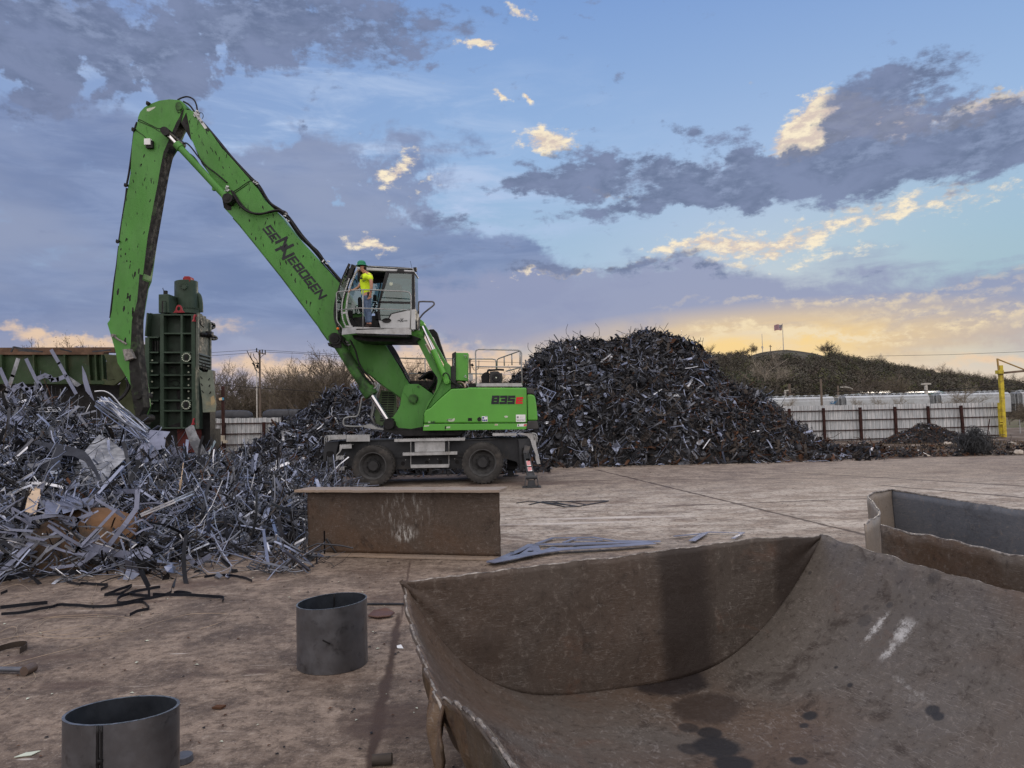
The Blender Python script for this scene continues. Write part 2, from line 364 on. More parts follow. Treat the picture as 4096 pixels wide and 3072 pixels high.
# ------------------------------------------------------------------ ground: one concrete yard sheet reaching the horizon, dirt strip beyond the pad
def ground_material():
    m = bpy.data.materials.new('yard_concrete'); m.use_nodes = True; t = NT(m.node_tree); b = t.n['Principled BSDF']
    ps = t.new('ShaderNodeNewGeometry').outputs['Position']; x, y, z = t.sep(ps)
    big = t.noise(ps, .22, 5, .6, .4); mid = t.noise(ps, 1.5, 9, .72, .25); fine = t.noise(ps, 11, 6, .8); grit = t.noise(ps, 48, 4, .8)
    c = t.mix(t.sstep(mid, .36, .64), (.096, .070, .053, 1), (.268, .210, .165, 1))
    c = t.mix(t.math('MULTIPLY', t.sstep(big, .46, .66), .6), c, (.125, .085, .060, 1))
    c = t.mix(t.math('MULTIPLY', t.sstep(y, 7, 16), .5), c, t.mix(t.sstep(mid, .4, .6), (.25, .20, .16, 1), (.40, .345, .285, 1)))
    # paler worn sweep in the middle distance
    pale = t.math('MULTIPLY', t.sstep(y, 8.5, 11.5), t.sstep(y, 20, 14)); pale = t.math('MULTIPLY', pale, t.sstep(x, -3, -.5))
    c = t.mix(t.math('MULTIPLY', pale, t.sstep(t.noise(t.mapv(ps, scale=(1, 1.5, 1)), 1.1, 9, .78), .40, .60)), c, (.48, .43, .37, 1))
    sc1 = t.noise(t.mapv(ps, rot=(0, 0, .5), scale=(.8, 7, 1)), 2.3, 6, .75, .3); sc2 = t.noise(t.mapv(ps, rot=(0, 0, -.35), scale=(.8, 8, 1)), 1.7, 6, .75, .3)
    c = t.mix(t.math('MULTIPLY', t.math('MAXIMUM', t.sstep(sc1, .60, .68), t.sstep(sc2, .62, .70)), .55), c, (.42, .37, .32, 1))
    c = t.mix(t.math('MULTIPLY', t.sstep(fine, .52, .40), .62), c, (.050, .034, .026, 1))
    c = t.mix(t.math('MULTIPLY', t.sstep(fine, .54, .68), .5), c, (.42, .36, .30, 1))
    c = t.mix(t.math('MULTIPLY', t.sstep(grit, .56, .68), .45), c, (.50, .44, .38, 1))
    c = t.mix(t.math('MULTIPLY', t.sstep(grit, .44, .34), .55), c, (.04, .028, .022, 1))
    # dark damp blotches and oil
    sp = t.sstep(t.noise(t.mapv(ps, loc=(7, 3, 0), scale=(1, 1.6, 1)), .55, 7, .7, .5), .56, .66)
    c = t.mix(t.math('MULTIPLY', sp, .55), c, (.10, .062, .045, 1))
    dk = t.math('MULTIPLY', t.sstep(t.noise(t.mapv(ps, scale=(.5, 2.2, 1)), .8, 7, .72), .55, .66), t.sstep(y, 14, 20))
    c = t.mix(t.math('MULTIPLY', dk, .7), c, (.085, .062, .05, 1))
    # expansion joints (wobbling lines between ground points)
    wob = t.noise(ps, 2.5, 6, .7)
    def joint(pa, pb, wd, col=(.045, .028, .022, 1), k=.9, lim=True, wb=.15):
        nonlocal c
        a = G(*zO(*pa)); b_ = G(*zO(*pb)); d = (b_-a); L = d.length; d.normalize()
        v = t.vm('SUBTRACT', ps, tuple(a)); al = t.vm('DOT_PRODUCT', v, tuple(d), out=1)
        ac = t.math('ABSOLUTE', t.math('ADD', t.vm('DOT_PRODUCT', v, (-d.y, d.x, 0), out=1), t.math('MULTIPLY', t.math('SUBTRACT', wob, .5), wb)))
        mk = t.sstep(t.math('ADD', ac, t.math('MULTIPLY', t.math('SUBTRACT', mid, .5), wd*1.6)), wd, wd*.25)
        if lim: mk = t.math('MULTIPLY', mk, t.math('MULTIPLY', t.sstep(al, -.3, .1), t.sstep(al, L+.3, L-.1)))
        c = t.mix(t.math('MULTIPLY', mk, k), c, col)
    joint((862, 1330), (790, 1700), .05, (.05, .03, .022, 1), .95, True, .09)
    joint((868, 1330), (885, 1215), .02, (.07, .045, .035, 1), .8, True, .04)
    joint((1290, 1015), (1880, 1158), .07, k=.95)
    joint((1450, 1093), (1930, 1075), .08, k=.9)
    joint((1900, 1048), (2212, 1075), .11, k=.9)
    joint((1150, 1040), (1990, 1030), .10, k=.7)
    joint((1700, 1020), (2212, 1050), .14, k=.75)
    # dark patches near the torn shell and under the machine, and skid marks
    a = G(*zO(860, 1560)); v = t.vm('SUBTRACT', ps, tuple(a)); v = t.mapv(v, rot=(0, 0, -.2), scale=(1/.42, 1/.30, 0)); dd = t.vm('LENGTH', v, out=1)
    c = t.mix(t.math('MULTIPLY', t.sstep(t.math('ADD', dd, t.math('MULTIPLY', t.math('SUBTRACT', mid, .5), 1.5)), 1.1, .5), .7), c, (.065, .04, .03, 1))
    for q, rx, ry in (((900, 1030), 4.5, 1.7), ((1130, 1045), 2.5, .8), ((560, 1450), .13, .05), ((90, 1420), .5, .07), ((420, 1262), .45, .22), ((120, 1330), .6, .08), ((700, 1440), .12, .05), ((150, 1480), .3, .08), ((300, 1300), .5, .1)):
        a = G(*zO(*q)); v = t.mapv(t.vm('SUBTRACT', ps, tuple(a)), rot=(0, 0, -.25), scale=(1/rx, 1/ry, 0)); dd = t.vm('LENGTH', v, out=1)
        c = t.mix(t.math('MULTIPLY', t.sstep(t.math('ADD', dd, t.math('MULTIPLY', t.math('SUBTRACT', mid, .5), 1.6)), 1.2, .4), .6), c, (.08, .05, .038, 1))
    for q, rx, ry in (((385, 1412), .09, .012), ((55, 1640), .05, .012), ((310, 1265), .3, .01), ((1230, 1130), 1.2, .12), ((1320, 1118), 1.5, .12), ((560, 1232), .6, .02)):
        a = G(*zO(*q)); v = t.mapv(t.vm('SUBTRACT', ps, tuple(a)), rot=(0, 0, -.6 if rx < .1 else 0), scale=(1/rx, 1/ry, 0)); dd = t.vm('LENGTH', v, out=1)
        c = t.mix(t.math('MULTIPLY', t.sstep(t.math('ADD', dd, t.math('MULTIPLY', t.math('SUBTRACT', mid, .5), 1.2)), 1.2, .4), .6), c, (.62, .58, .54, 1))
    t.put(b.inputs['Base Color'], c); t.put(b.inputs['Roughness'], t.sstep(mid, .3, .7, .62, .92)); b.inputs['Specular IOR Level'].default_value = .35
    bn = t.new('ShaderNodeBump'); bn.inputs['Strength'].default_value = .55; bn.inputs['Distance'].default_value = .02
    t.put(bn.inputs['Height'], t.math('ADD', t.math('MULTIPLY', fine, 1.2), t.math('MULTIPLY', grit, .6))); t.put(b.inputs['Normal'], bn.outputs[0])
    return m
mb = MB(); xs = [-3000, -60, -12, -6, -3, 0, 3, 6, 12, 60, 3000]; ys = [-400, -5, 0, 3, 6, 10, 20, 40, 80, 5000]
mb.add([(x, y, 0) for x in xs for y in ys], [(i*10+j, (i+1)*10+j, (i+1)*10+j+1, i*10+j+1) for i in range(10) for j in range(9)])
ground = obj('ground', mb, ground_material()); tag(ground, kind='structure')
DIRT = mat('yard_dirt', (.085, .062, .048), .95, var=.5, vscale=1.5, col2=(.24, .20, .165), c2scale=.5, c2lo=.5, c2hi=.62, bump=.6, bscale=6)
GRASS = mat('verge_ground', (.10, .10, .05), .95, var=.4, vscale=.3, col2=(.14, .11, .08), c2scale=.1, bump=.4, bscale=2)
mb = MB(); random.seed(4)
front = [(-200, 37)] + [(-8+i*2.5, 31.8+random.uniform(-.5, .5)) for i in range(20)] + [(200, 31.5)]
# dirt strip beyond the pad: undulating low bank
def dz_(x, y):
    return .012 + .10*max(0, min(1, (y-26.5)/2))*(.5+.8*mnoise.noise(Vector((x*.35, y*.5, 0)))+.3*mnoise.noise(Vector((x*1.3, y*1.3, 3))))
nx, ny = 140, 18
vs = []; fs = []
for i in range(nx):
    x = -60+i*120/(nx-1)
    for j in range(ny):
        y = (26.0 if x > 4 else 31.8) + .5*mnoise.noise(Vector((x*.4, 0, 5))) + (j/(ny-1))**1.0*33
        vs.append((x, y, .004 if j == 0 else max(.006, dz_(x, y))))
for i in range(nx-1):
    for j in range(ny-1): a = i*ny+j; fs.append((a, a+ny, a+ny+1, a+1))
mb.add(vs, fs); dirt = obj('dirt_ground', mb, DIRT, sm=True); tag(dirt, kind='structure')
mb = MB(); mb.add([(-1500, 60, .03), (1500, 60, .03), (1500, 4000, .03), (-1500, 4000, .03)], [(0, 1, 2, 3)])
g2 = obj('verge_ground', mb, GRASS); tag(g2, kind='structure')
# ------------------------------------------------------------------ converters for the enlarged views of the photograph
def mkz(x0, y0, k): return lambda x, y: (x0+x*k, y0+y*k)
zG = mkz(1640, 1280, 520/2212); zH = mkz(1280, 1650, 440/2212); zI = mkz(1800, 1650, 400/2212); zJ = mkz(1260, 1300, 420/2212)
zL = mkz(550, 1080, 350/2208); zM = mkz(550, 1400, 350/1452); zN = mkz(820, 1350, 540/1991); zQ = mkz(3100, 1480, 996/2212)
SOOT = (.012, .012, .013, 1)
LIME = mat('lime_paint', (.080, .315, .034), .42, var=.07, vscale=1.2, spec=.5, rvar=.1)
GRN = mat('boom_green_paint', (.068, .225, .044), .5, var=.12, vscale=.8, dirt=(.03, .09, .022), dirt_amt=.22, dirt_scale=5, scratch=.06, stretch=(1.8, 1, .75), spec=.3)
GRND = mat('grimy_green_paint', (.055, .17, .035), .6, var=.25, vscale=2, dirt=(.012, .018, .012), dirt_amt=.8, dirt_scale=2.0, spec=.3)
BLK = mat('black_rubber', (.014, .014, .015), .6, var=.4, vscale=6)
BLKP = mat('black_grease_and_hole_shade', (.011, .011, .012), .45, var=.5, vscale=4)  # also on black plates that stand in for shade inside holes and slots
GREY = mat('chassis_grey_paint', (.040, .043, .048), .6, var=.25, vscale=1.3, dirt=(.10, .09, .08), dirt_amt=.22, dirt_scale=1.4, bump=.1)
DGREY = mat('dusty_dark_paint', (.035, .036, .038), .7, var=.3, vscale=2)
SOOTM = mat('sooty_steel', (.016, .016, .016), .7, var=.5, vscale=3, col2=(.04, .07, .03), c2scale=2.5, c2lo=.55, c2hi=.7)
GALV = mat('galvanised_steel', (.37, .38, .385), .5, .25, var=.18, vscale=5, dirt=(.2, .19, .17), dirt_amt=.35, dirt_scale=3)
PIPE = mat('galvanised_pipe', (.30, .31, .31), .45, .4, var=.15, vscale=6)
CHROME = mat('chromed_rod', (.62, .62, .63), .18, 1, var=.1, rvar=.06)
CABW = mat('light_grey_cab_paint', (.46, .48, .49), .4, var=.07, vscale=3, dirt=(.3, .29, .27), dirt_amt=.15)
CABD = mat('anthracite_cab_trim', (.022, .023, .025), .5, var=.2)
TYRE = mat('dusty_tyre_rubber', (.040, .039, .038), .85, var=.3, vscale=5, col2=(.10, .09, .08), c2scale=3, c2lo=.5, c2hi=.75, bump=.3, bscale=25)
RIM = mat('dusty_rim_paint', (.062, .063, .064), .75, var=.3, vscale=4)
DECAL = mat('dark_decal', (.02, .022, .028), .45, var=.1)
RED = mat('red_decal', (.55, .02, .03), .45, var=.1)
WHT = mat('white_sticker', (.72, .74, .75), .5, var=.08)
WHT2 = mat('faded_sticker', (.5, .55, .46), .6, var=.15)
ORNG = mat('orange_lens', (.8, .2, .04), .3, var=.1)
BLUE = mat('blue_decal', (.03, .06, .22), .5, var=.1)
SEAT = mat('seat_fabric', (.015, .016, .018), .8)
def glassmat(name, tint, rough=.03, a=.5):
    m = bpy.data.materials.new(name); m.use_nodes = True; t = NT(m.node_tree); t.n.clear()
    tr = t.new('ShaderNodeBsdfTransparent'); tr.inputs[0].default_value = tint; gl = t.new('ShaderNodeBsdfGlossy'); gl.inputs['Roughness'].default_value = rough; gl.inputs[0].default_value = (.8, .85, .85, 1)
    df = t.new('ShaderNodeBsdfDiffuse'); df.inputs[0].default_value = (.10, .16, .15, 1)
    fr = t.new('ShaderNodeFresnel'); fr.inputs[0].default_value = 1.5
    m1 = t.new('ShaderNodeMixShader'); m1.inputs[0].default_value = a; t.l.new(tr.outputs[0], m1.inputs[1]); t.l.new(df.outputs[0], m1.inputs[2])
    m2 = t.new('ShaderNodeMixShader'); t.l.new(t.math('ADD', fr.outputs[0], .06), m2.inputs[0]); t.l.new(m1.outputs[0], m2.inputs[1]); t.l.new(gl.outputs[0], m2.inputs[2])
    o = t.new('ShaderNodeOutputMaterial'); t.l.new(m2.outputs[0], o.inputs[0]); return m
GLASS = glassmat('tinted_cab_glass', (.50, .66, .64, 1), a=.22)
def facelet(s, name, pl, pr, Y, hpx, material, parent, bold=.0, shear=0.0, dy=0.0, label=None, thick=.0015):
    """lettering laid on a plate facing -Y: baseline from pl to pr (photo px), cap height hpx photo px"""
    cu_ = bpy.data.curves.new('t', 'FONT'); cu_.body = s; cu_.offset = bold; cu_.shear = shear; cu_.extrude = 0
    to = bpy.data.objects.new('t', cu_); COL.objects.link(to)
    dg = bpy.context.evaluated_depsgraph_get(); me = bpy.data.meshes.new_from_object(to.evaluated_get(dg))
    bpy.data.objects.remove(to)
    v = np.zeros(len(me.vertices)*3); me.vertices.foreach_get('co', v); v = v.reshape(-1, 3)
    x0, x1 = v[:, 0].min(), v[:, 0].max(); y0, y1 = v[:, 1].min(), v[:, 1].max()
    A = P(*pl, Y); B = P(*pr, Y); u = (B-A); Wd = u.length; u.normalize(); vv = Vector((-u.z, 0, u.x)); h = hpx*Y/FPX
    mb = MB()
    pts_ = [A + u*((p[0]-x0)/(x1-x0)*Wd) + vv*((p[1]-y0)/(y1-y0)*h + dy*h) for p in v]
    mb.add(pts_, [tuple(p.vertices) for p in me.polygons]); bpy.data.meshes.remove(me)
    o = obj(name, mb, material, parent)
    if thick:
        md = o.modifiers.new('s', 'SOLIDIFY'); md.thickness = thick
    if label: o['label'] = label
    return o
GLY = {'S': [[(1, 1), (0, 1), (0, .5), (1, .5), (1, 0), (0, 0)]], '5': [[(1, 1), (0, 1), (0, .5), (1, .5), (1, 0), (0, 0)]], 'E': [[(1, 1), (0, 1), (0, 0), (1, 0)], [(0, .5), (.9, .5)]], 'N': [[(0, 0), (0, 1), (1, 0), (1, 1)]],
       'B': [[(0, 0), (0, 1), (.92, 1), (.92, .5), (0, .5)], [(.92, .5), (1, .45), (1, 0), (0, 0)]], 'O': [[(0, .1), (0, .9), (.1, 1), (.9, 1), (1, .9), (1, .1), (.9, 0), (.1, 0), (0, .1)]], 'G': [[(1, 1), (0, 1), (0, 0), (1, 0), (1, .42), (.62, .42)]],
       '8': [[(0, 0), (0, 1), (1, 1), (1, 0), (0, 0)], [(0, .5), (1, .5)]], '3': [[(0, 1), (1, 1), (1, 0), (0, 0)], [(.25, .5), (1, .5)]]}
def blockletter(ch, name, pl, pr, Y, hpx, material, parent, t=.20, shear=.22, dy=0.0):
    """square-cut stencil style letter built from thick strokes"""
    A = P(*pl, Y); B = P(*pr, Y); u = (B-A); Wd = u.length; u.normalize(); vv = Vector((-u.z, 0, u.x)); h = hpx*Y/FPX; tt = t*h; mb = MB(); k = 0
    def q(x, y): xx = tt/2+x*(Wd-tt); yy = tt/2+y*(h-tt)+dy*h; return A+u*(xx+shear*(yy-h/2))+vv*yy
    for st in GLY[ch]:
        for a, b in zip(st[:-1], st[1:]):
            a3 = q(*a); b3 = q(*b); d = (b3-a3).normalized(); e = Vector((-d.z, 0, d.x)); ex = d*tt*.5
            if abs(a[0]-b[0]) > .3 and abs(a[1]-b[1]) > .3: ex = d*0
            o_ = Vector((0, -.0006*k, 0)); k += 1
            mb.ext([a3-ex-e*tt/2+o_, b3+ex-e*tt/2+o_, b3+ex+e*tt/2+o_, a3-ex+e*tt/2+o_], (0, .004, 0))
    return obj(name, mb, material, parent)
def plate(z, poly, Y, th, name, material, parent, bevel=0, **k):
    mb = MB(); mb.ext(pts(z, poly, Y), (0, th, 0)); return obj(name, mb, material, parent, bevel=bevel, **k)
YB = 20.95   # near face of the boom
mh = thing('material_handler', 'lime green wheeled material handler with raised cab and long lettered boom, parked on the concrete', 'material handler', (-2.5, 21.2, 0))
# ---- undercarriage
mb = MB()
ch = [zH(75, 745), zH(110, 590), zH(385, 575), zH(1490, 545), zC(1430, 885), zI(860, 570), zI(1490, 575), zI(1760, 560), zI(1800, 720), zI(1780, 790), zI(1600, 1240), zI(1540, 1260), zI(1470, 1090), zI(1210, 1015), zI(300, 1240), zC(800, 1140), zH(1465, 1150), zH(640, 1100), zH(330, 900), zH(60, 900)]
mb.ext([P(*p, 20.3) for p in ch], (0, 2.0, 0)); und = obj('undercarriage', mb, GREY, mh, bevel=.02)
mb = MB()
mb.ext(pts(zH, [(1465, 870), (2212, 860), (2212, 900), (1465, 908)], 20.26), (0, .04, 0)); mb.ext([P(*zC(1210, 1000), 20.26), P(*zC(1400, 1020), 20.26), P(*zC(1400, 1036), 20.26), P(*zC(1210, 1018), 20.26)], (0, .04, 0))
mb.ext([P(*q, 20.255) for q in (zH(385, 562), zH(1490, 545), zH(1490, 556), zH(385, 580))], (0, .045, 0))
mb.ext([P(*q, 20.255) for q in (zC(1430, 880), zI(1490, 572), zI(1490, 582), zC(1430, 890))], (0, .045, 0))
for q in ((980, 600), (1180, 590)): mb.bar(P(*zH(*q), 20.28), P(*zH(q[0], 670), 20.28), .05, .03, (0, 1, 0))
obj('frame_flange', mb, GREY, und)
mb = MB(); 
for q in (zH(1668, 1025), zC(1097, 1080), zC(1213, 1077), zC(1358, 1075)): c = P(*q, 20.30); mb.cyl(c-Vector((0, .004, 0)), c, .06, n=20)
obj('access_hole', mb, BLKP, und)
mb = MB()
for q in (zC(913, 1057), zC(1118, 1052), zC(1190, 1051), zC(1337, 1048)): c = P(*q, 20.30); mb.cyl(c-Vector((0, .02, 0)), c, .014, n=8)
obj('grease_nipple', mb, GALV, und)
# outrigger boxes at both ends
mb = MB(); mb.ext([P(*q, 20.12) for q in (zI(1500, 590), zI(1740, 580), zI(1800, 720), zI(1830, 900), zI(1560, 1290), zI(1540, 1280), zI(1525, 700))], (0, .2, 0))
mb.ext(pts(zH, [(95, 590), (385, 575), (345, 740), (300, 960), (60, 1000), (75, 740)], 20.12), (0, .2, 0)); obj('outrigger_housing', mb, GREY, und, bevel=.02)
mb = MB(); mb.ext([P(*q, 20.11) for q in (zI(1600, 790), zI(1640, 765), zI(1700, 765), zI(1745, 800), zI(1790, 1120), zI(1610, 1160), zI(1585, 950))], (0, .009, 0))
mb.ext(pts(zH, [(130, 800), (160, 778), (250, 778), (275, 800), (285, 930), (240, 990), (120, 990)], 20.11), (0, .009, 0)); obj('housing_opening', mb, BLKP, und)
# outriggers: hinged leg with foot pad
def outrigger(top, ytop, bot, ybot, w0, w1, name='outrigger'):
    A = P(*top, ytop); B = P(*bot, ybot)
    mb = MB(); d = (B-A); side = Vector((1, 0, 0))
    def q(t, w, off=0): c = A+d*t; return [c-side*w, c+side*w]
    n = Vector((0, d.z, -d.y)).normalized()
    if n.y > 0: n = -n
    prof = [(0, .13), (.25, .17), (.55, .15), (.85, .10), (1, .09)]
    for k in range(len(prof)-1):
        t0, a0 = prof[k]; t1, a1 = prof[k+1]; c0 = A+d*t0; c1 = A+d*t1
        ww0 = w0+(w1-w0)*t0; ww1 = w0+(w1-w0)*t1
        for sx in (-1, 1):
            vs = [c0+side*ww0*sx-n*a0, c0+side*ww0*sx+n*a0*.3, c1+side*ww1*sx+n*a1*.3, c1+side*ww1*sx-n*a1]
            mb.ext(vs, side*(-.025*sx))
        mb.ext([c0-side*ww0, c0+side*ww0, c1+side*ww1, c1-side*ww1] if k != 1 else [c1-side*ww1*.1, c1+side*ww1*.1, c1+side*ww1*.1+d*.01, c1-side*ww1*.1+d*.01], -n*.03)
    mb.cyl(B-side*(w1+.05), B+side*(w1+.05), .05, n=14)
    o = obj(name, mb, GREY, mh, bevel=.006)
    pb = MB(); g0 = Vector((B.x, B.y, .0))
    for sx in (-1, 1):
        x = sx*(w1+.035)
        pb.ext([B+Vector((x, 0, .06)), B+Vector((x, .07, 0)), g0+Vector((x*1.25, .17, .03)), g0+Vector((x*1.25, -.17, .03)), B+Vector((x, -.07, 0))], (.018*sx, 0, 0))
    pb.ext([g0+Vector((-.24, -.2, .005)), g0+Vector((.24, -.2, .005)), g0+Vector((.24, .2, .005)), g0+Vector((-.24, .2, .005))], (0, 0, .025))
    pb.ext([g0+Vector((-.11, -.06, .03)), g0+Vector((.11, -.06, .03)), g0+Vector((.08, -.03, .18)), g0+Vector((-.08, -.03, .18))], (0, .1, 0))
    obj('foot_pad', pb, GREY, o, bevel=.005)
    return o, A, B, d, n
o1, A, B, d, n = outrigger(zI(1680, 880), 19.95, zI(1800, 1435), 18.45, .075, .10)
mb = MB()
for k, (t0, t1) in enumerate(((.42, .60), (.66, .80))):
    for i in range(5):
        a = t0+(t1-t0)*i/5; b = a+(t1-t0)*.1
        c0 = A+d*a; c1 = A+d*b; up = d.normalized()*.02
        mb.ext([c0+n*.037-Vector((.05, 0, 0))+up, c1+n*.037-Vector((.05, 0, 0))+up, c1+n*.037+Vector((.05, 0, 0))-up, c0+n*.037+Vector((.05, 0, 0))-up], n*.002)
st = obj('warning_stripes', mb, RED, o1)
mb = MB()
for (t0, t1) in ((.41, .61), (.65, .81)):
    c0 = A+d*t0+n*.033; c1 = A+d*t1+n*.033; mb.ext([c0-Vector((.055, 0, 0)), c0+Vector((.055, 0, 0)), c1+Vector((.055, 0, 0)), c1-Vector((.055, 0, 0))], n*.002)
obj('warning_label', mb, WHT, o1)
mb = MB(); mb.box(P(*zI(1690, 840), 19.95), (.16, .16, .24), (-.35, .25, 0)); obj('leg_cap', mb, GALV if 0 else GREY, o1, bevel=.01)
outrigger(zI(1380, 1080), 22.1, zI(1340, 1250), 22.3, .09, .09)
outrigger(zH(200, 900), 19.95, zH(240, 1330), 18.9, .075, .10)
mb = MB(); mb.box(P(*zI(1380, 1130), 22.0), (.32, .25, .32)); mb.box(P(*zH(200, 870), 22.0), (.3, .25, .3)); obj('rear_leg_bracket', mb, GREY, und, bevel=.02)
# wheels
def wheel(cp, Y, R_, yaw=0):
    c = P(*cp, Y); c.z = max(c.z, R_+.002); ax = Vector((math.sin(yaw), math.cos(yaw), 0))
    T = MB(); prof = [(R_*.66, .0), (R_*.70, -.015), (R_*.86, -.03), (R_*.955, -.012), (R_*.975, .04), (R_*.975, .24), (R_*.95, .27), (R_*.66, .27)]
    T.lathe(c, ax, prof, 72)
    x = ax.orthogonal().normalized(); y = ax.cross(x)
    for k in range(34):
        for s_ in (0, 1):
            t = 2*math.pi*(k+.5*s_)/34; r0 = x*math.cos(t)+y*math.sin(t); tg = -x*math.sin(t)+y*math.cos(t)
            T.box(c+r0*(R_*.975)+ax*(.06+.13*s_), (R_*.05, R_*.085, .145), Matrix((r0, tg, ax)).transposed())
    ty = obj('tyre', T, TYRE, mh, sm=2)
    # dual: inner tyre
    T2 = MB(); T2.lathe(c+ax*.33, ax, prof, 40); obj('inner_tyre', T2, TYRE, ty, sm=2)
    Rm = MB(); Rm.lathe(c, ax, [(R_*.67, -.005), (R_*.64, -.012), (R_*.62, .01), (R_*.60, .03), (R_*.585, .06), (R_*.55, .10), (R_*.52, .20), (R_*.30, .235), (R_*.255, .235)], 48)
    Rm.lathe(c, ax, [(R_*.655, -.004), (R_*.65, -.016), (R_*.625, -.014), (R_*.62, .004)], 48)
    rm = obj('rim', Rm, RIM, ty, sm=2)
    Hb = MB(); Hb.lathe(c, ax, [(R_*.31, .23), (R_*.30, .15), (R_*.255, .145), (R_*.25, .07), (R_*.22, .05), (0.001, .05)], 28)
    for k in range(10):
        t = 2*math.pi*k/10; p = c+ax*.17+(x*math.cos(t)+y*math.sin(t))*R_*.36; Hb.cyl(p, p+ax*.06, .013, n=6)
    obj('hub', Hb, DGREY, ty, sm=2)
    return ty
w1 = wheel(zH(1058, 1085), 19.65, .575); w2 = wheel(zI(720, 1115), 19.68, .575, .02)
for cp, Y in ((zH(1058, 1085), 22.55), (zI(720, 1115), 22.58)): wheel(cp, Y, .575)
mb = MB()
for cp in (zH(1058, 1085), zI(720, 1115)): c = P(*cp, 19.9); c.z = .577; mb.cyl(c, c+Vector((0, 2.7, 0)), .13, n=16); mb.box(c+Vector((0, 1.3, 0)), (.45, .7, .4))
obj('axle', mb, DGREY, mh, bevel=.02)
# steps, toolbox, ladder
mb = MB()
def tread(z, a, b, h, Y, dp=.28):
    A = P(*z(*a), Y); B = P(*z(*b), Y); hh = Vector((0, 0, -h))
    mb.ext([A, B, B+hh, A+hh], (0, .012, 0)); mb.ext([A+Vector((0, .012, 0)), B+Vector((0, .012, 0)), B+Vector((0, .012, -.02)), A+Vector((0, .012, -.02))], (0, dp, 0))
    n = int((B-A).length/.045)
    for i in range(n): c = A+(B-A)*((i+.5)/n); mb.box(c+Vector((0, .006, .008)), (.022, .012, .018))
tread(zC, (815, 880), (1425, 868), .07, 19.92); tread(zC, (887, 998), (1358, 988), .075, 19.88); tread(zC, (957, 1103), (1283, 1098), .08, 19.9)
tread(zC, (1665, 830), (1870, 828), .065, 19.9); tread(zH, (395, 655), (635, 640), .11, 19.95); tread(zH, (318, 880), (480, 868), .1, 19.95); tread(zH, (370, 1092), (490, 1092), .1, 19.95); tread(zH, (530, 458), (1000, 450), .18, 19.95); tread(zH, (205, 462), (520, 450), .12, 19.95)
for x in (958, 1287):
    a = P(*zC(x, 885), 19.95); b = P(*zC(x, 1120), 19.93); mb.bar(a, b, .012, .03, (0, 1, 0))
for poly in ([(1870, 828), (2010, 828), (2040, 850), (2040, 930), (2060, 1010), (2078, 1090), (2050, 1095), (2035, 1050), (2035, 1010), (2010, 950), (1990, 880), (1960, 850)],):
    mb.ext(pts(zC, poly, 19.92), (0, .02, 0))
mb.ext(pts(zH, [(165, 470), (210, 465), (205, 560), (160, 575)], 19.93), (0, .02, 0)); mb.ext(pts(zH, [(395, 690), (460, 700), (400, 800), (330, 870), (318, 860), (390, 780)], 19.93), (0, .02, 0))
obj('tread_step', mb, GALV, mh)
mb = MB(); mb.ext(pts(zC, [(990, 896), (1252, 892), (1252, 986), (990, 992)], 20.0), (0, .28, 0)); tb = obj('toolbox', mb, GALV, mh, bevel=.015)
mb = MB(); mb.ext(pts(zC, [(968, 890), (985, 890), (985, 994), (968, 994)], 20.1), (0, .1, 0)); mb.ext(pts(zC, [(1260, 890), (1280, 890), (1280, 990), (1260, 990)], 20.1), (0, .1, 0)); obj('side_cheek', mb, GREY, tb)
mb = MB(); r = .018
mb.tube(smooth(pts(zI, [(1810, 460), (1860, 462), (1905, 485), (1922, 540), (1922, 650)], 19.9), 4), r); mb.tube(pts(zI, [(1860, 480), (1870, 600)], 19.9), r*.7)
mb.tube(smooth(pts(zH, [(205, 465), (130, 475), (100, 520), (95, 640)], 19.95), 4), r*.8); mb.tube(smooth(pts(zH, [(210, 485), (150, 495), (135, 530), (132, 600)], 19.95), 4), r*.8)
obj('grab_handle', mb, PIPE, mh, sm=True)
# slewing ring
mb = MB(); c = P(*zC(1130, 855), 21.3); c.y = 21.3
zr0 = P(*zC(1130, 868), 20.5).z; zr1 = P(*zC(1130, 812), 20.5).z
mb.cyl((c.x, 21.3, zr0-.03), (c.x, 21.3, zr0+.09), .80, n=48); mb.cyl((c.x, 21.3, zr0+.11), (c.x, 21.3, zr1+.02), .88, n=48)
for k in range(90):
    t = 2*math.pi*k/90; mb.box((c.x+.81*math.cos(t), 21.3+.81*math.sin(t), zr0+.045), (.05, .022, .09), (0, 0, t))
obj('slewing_ring', mb, BLKP, mh)
mb = MB(); mb.ext(pts(zC, [(720, 805), (1395, 805), (1390, 835), (1370, 845), (905, 850), (730, 812)], 20.35), (0, 1.9, 0)); obj('turntable_deck', mb, BLKP, mh)
# ---- superstructure
YS = 19.98
body_up = [zC(1072, 740), zC(1070, 660), zC(1085, 628), zG(340, 1500), zG(500, 1345), zG(700, 1172), zG(960, 1162), zG(1000, 1147), zG(1984, 1152), zC(1963, 737)]
mb = MB(); mb.ext([P(*p, YS) for p in body_up], (0, 2.65, 0)); bod = obj('engine_housing', mb, LIME, mh, bevel=.035)
mb = MB(); mb.ext(pts(zC, [(1070, 746), (1963, 742), (1955, 794), (1062, 806)], YS+.01), (0, 2.63, 0)); obj('lower_skirt', mb, LIME, mh, bevel=.012)
mb = MB(); mb.ext([P(*p, YS+.02) for p in (zG(1990, 1262), zG(2080, 1262), zG(2125, 1290), zG(2150, 1420), zI(1935, 60), zI(1940, 180), zI(1718, 182), zI(1714, 0))], (0, 2.6, 0)); cw = obj('counterweight', mb, LIME, mh, bevel=.05)
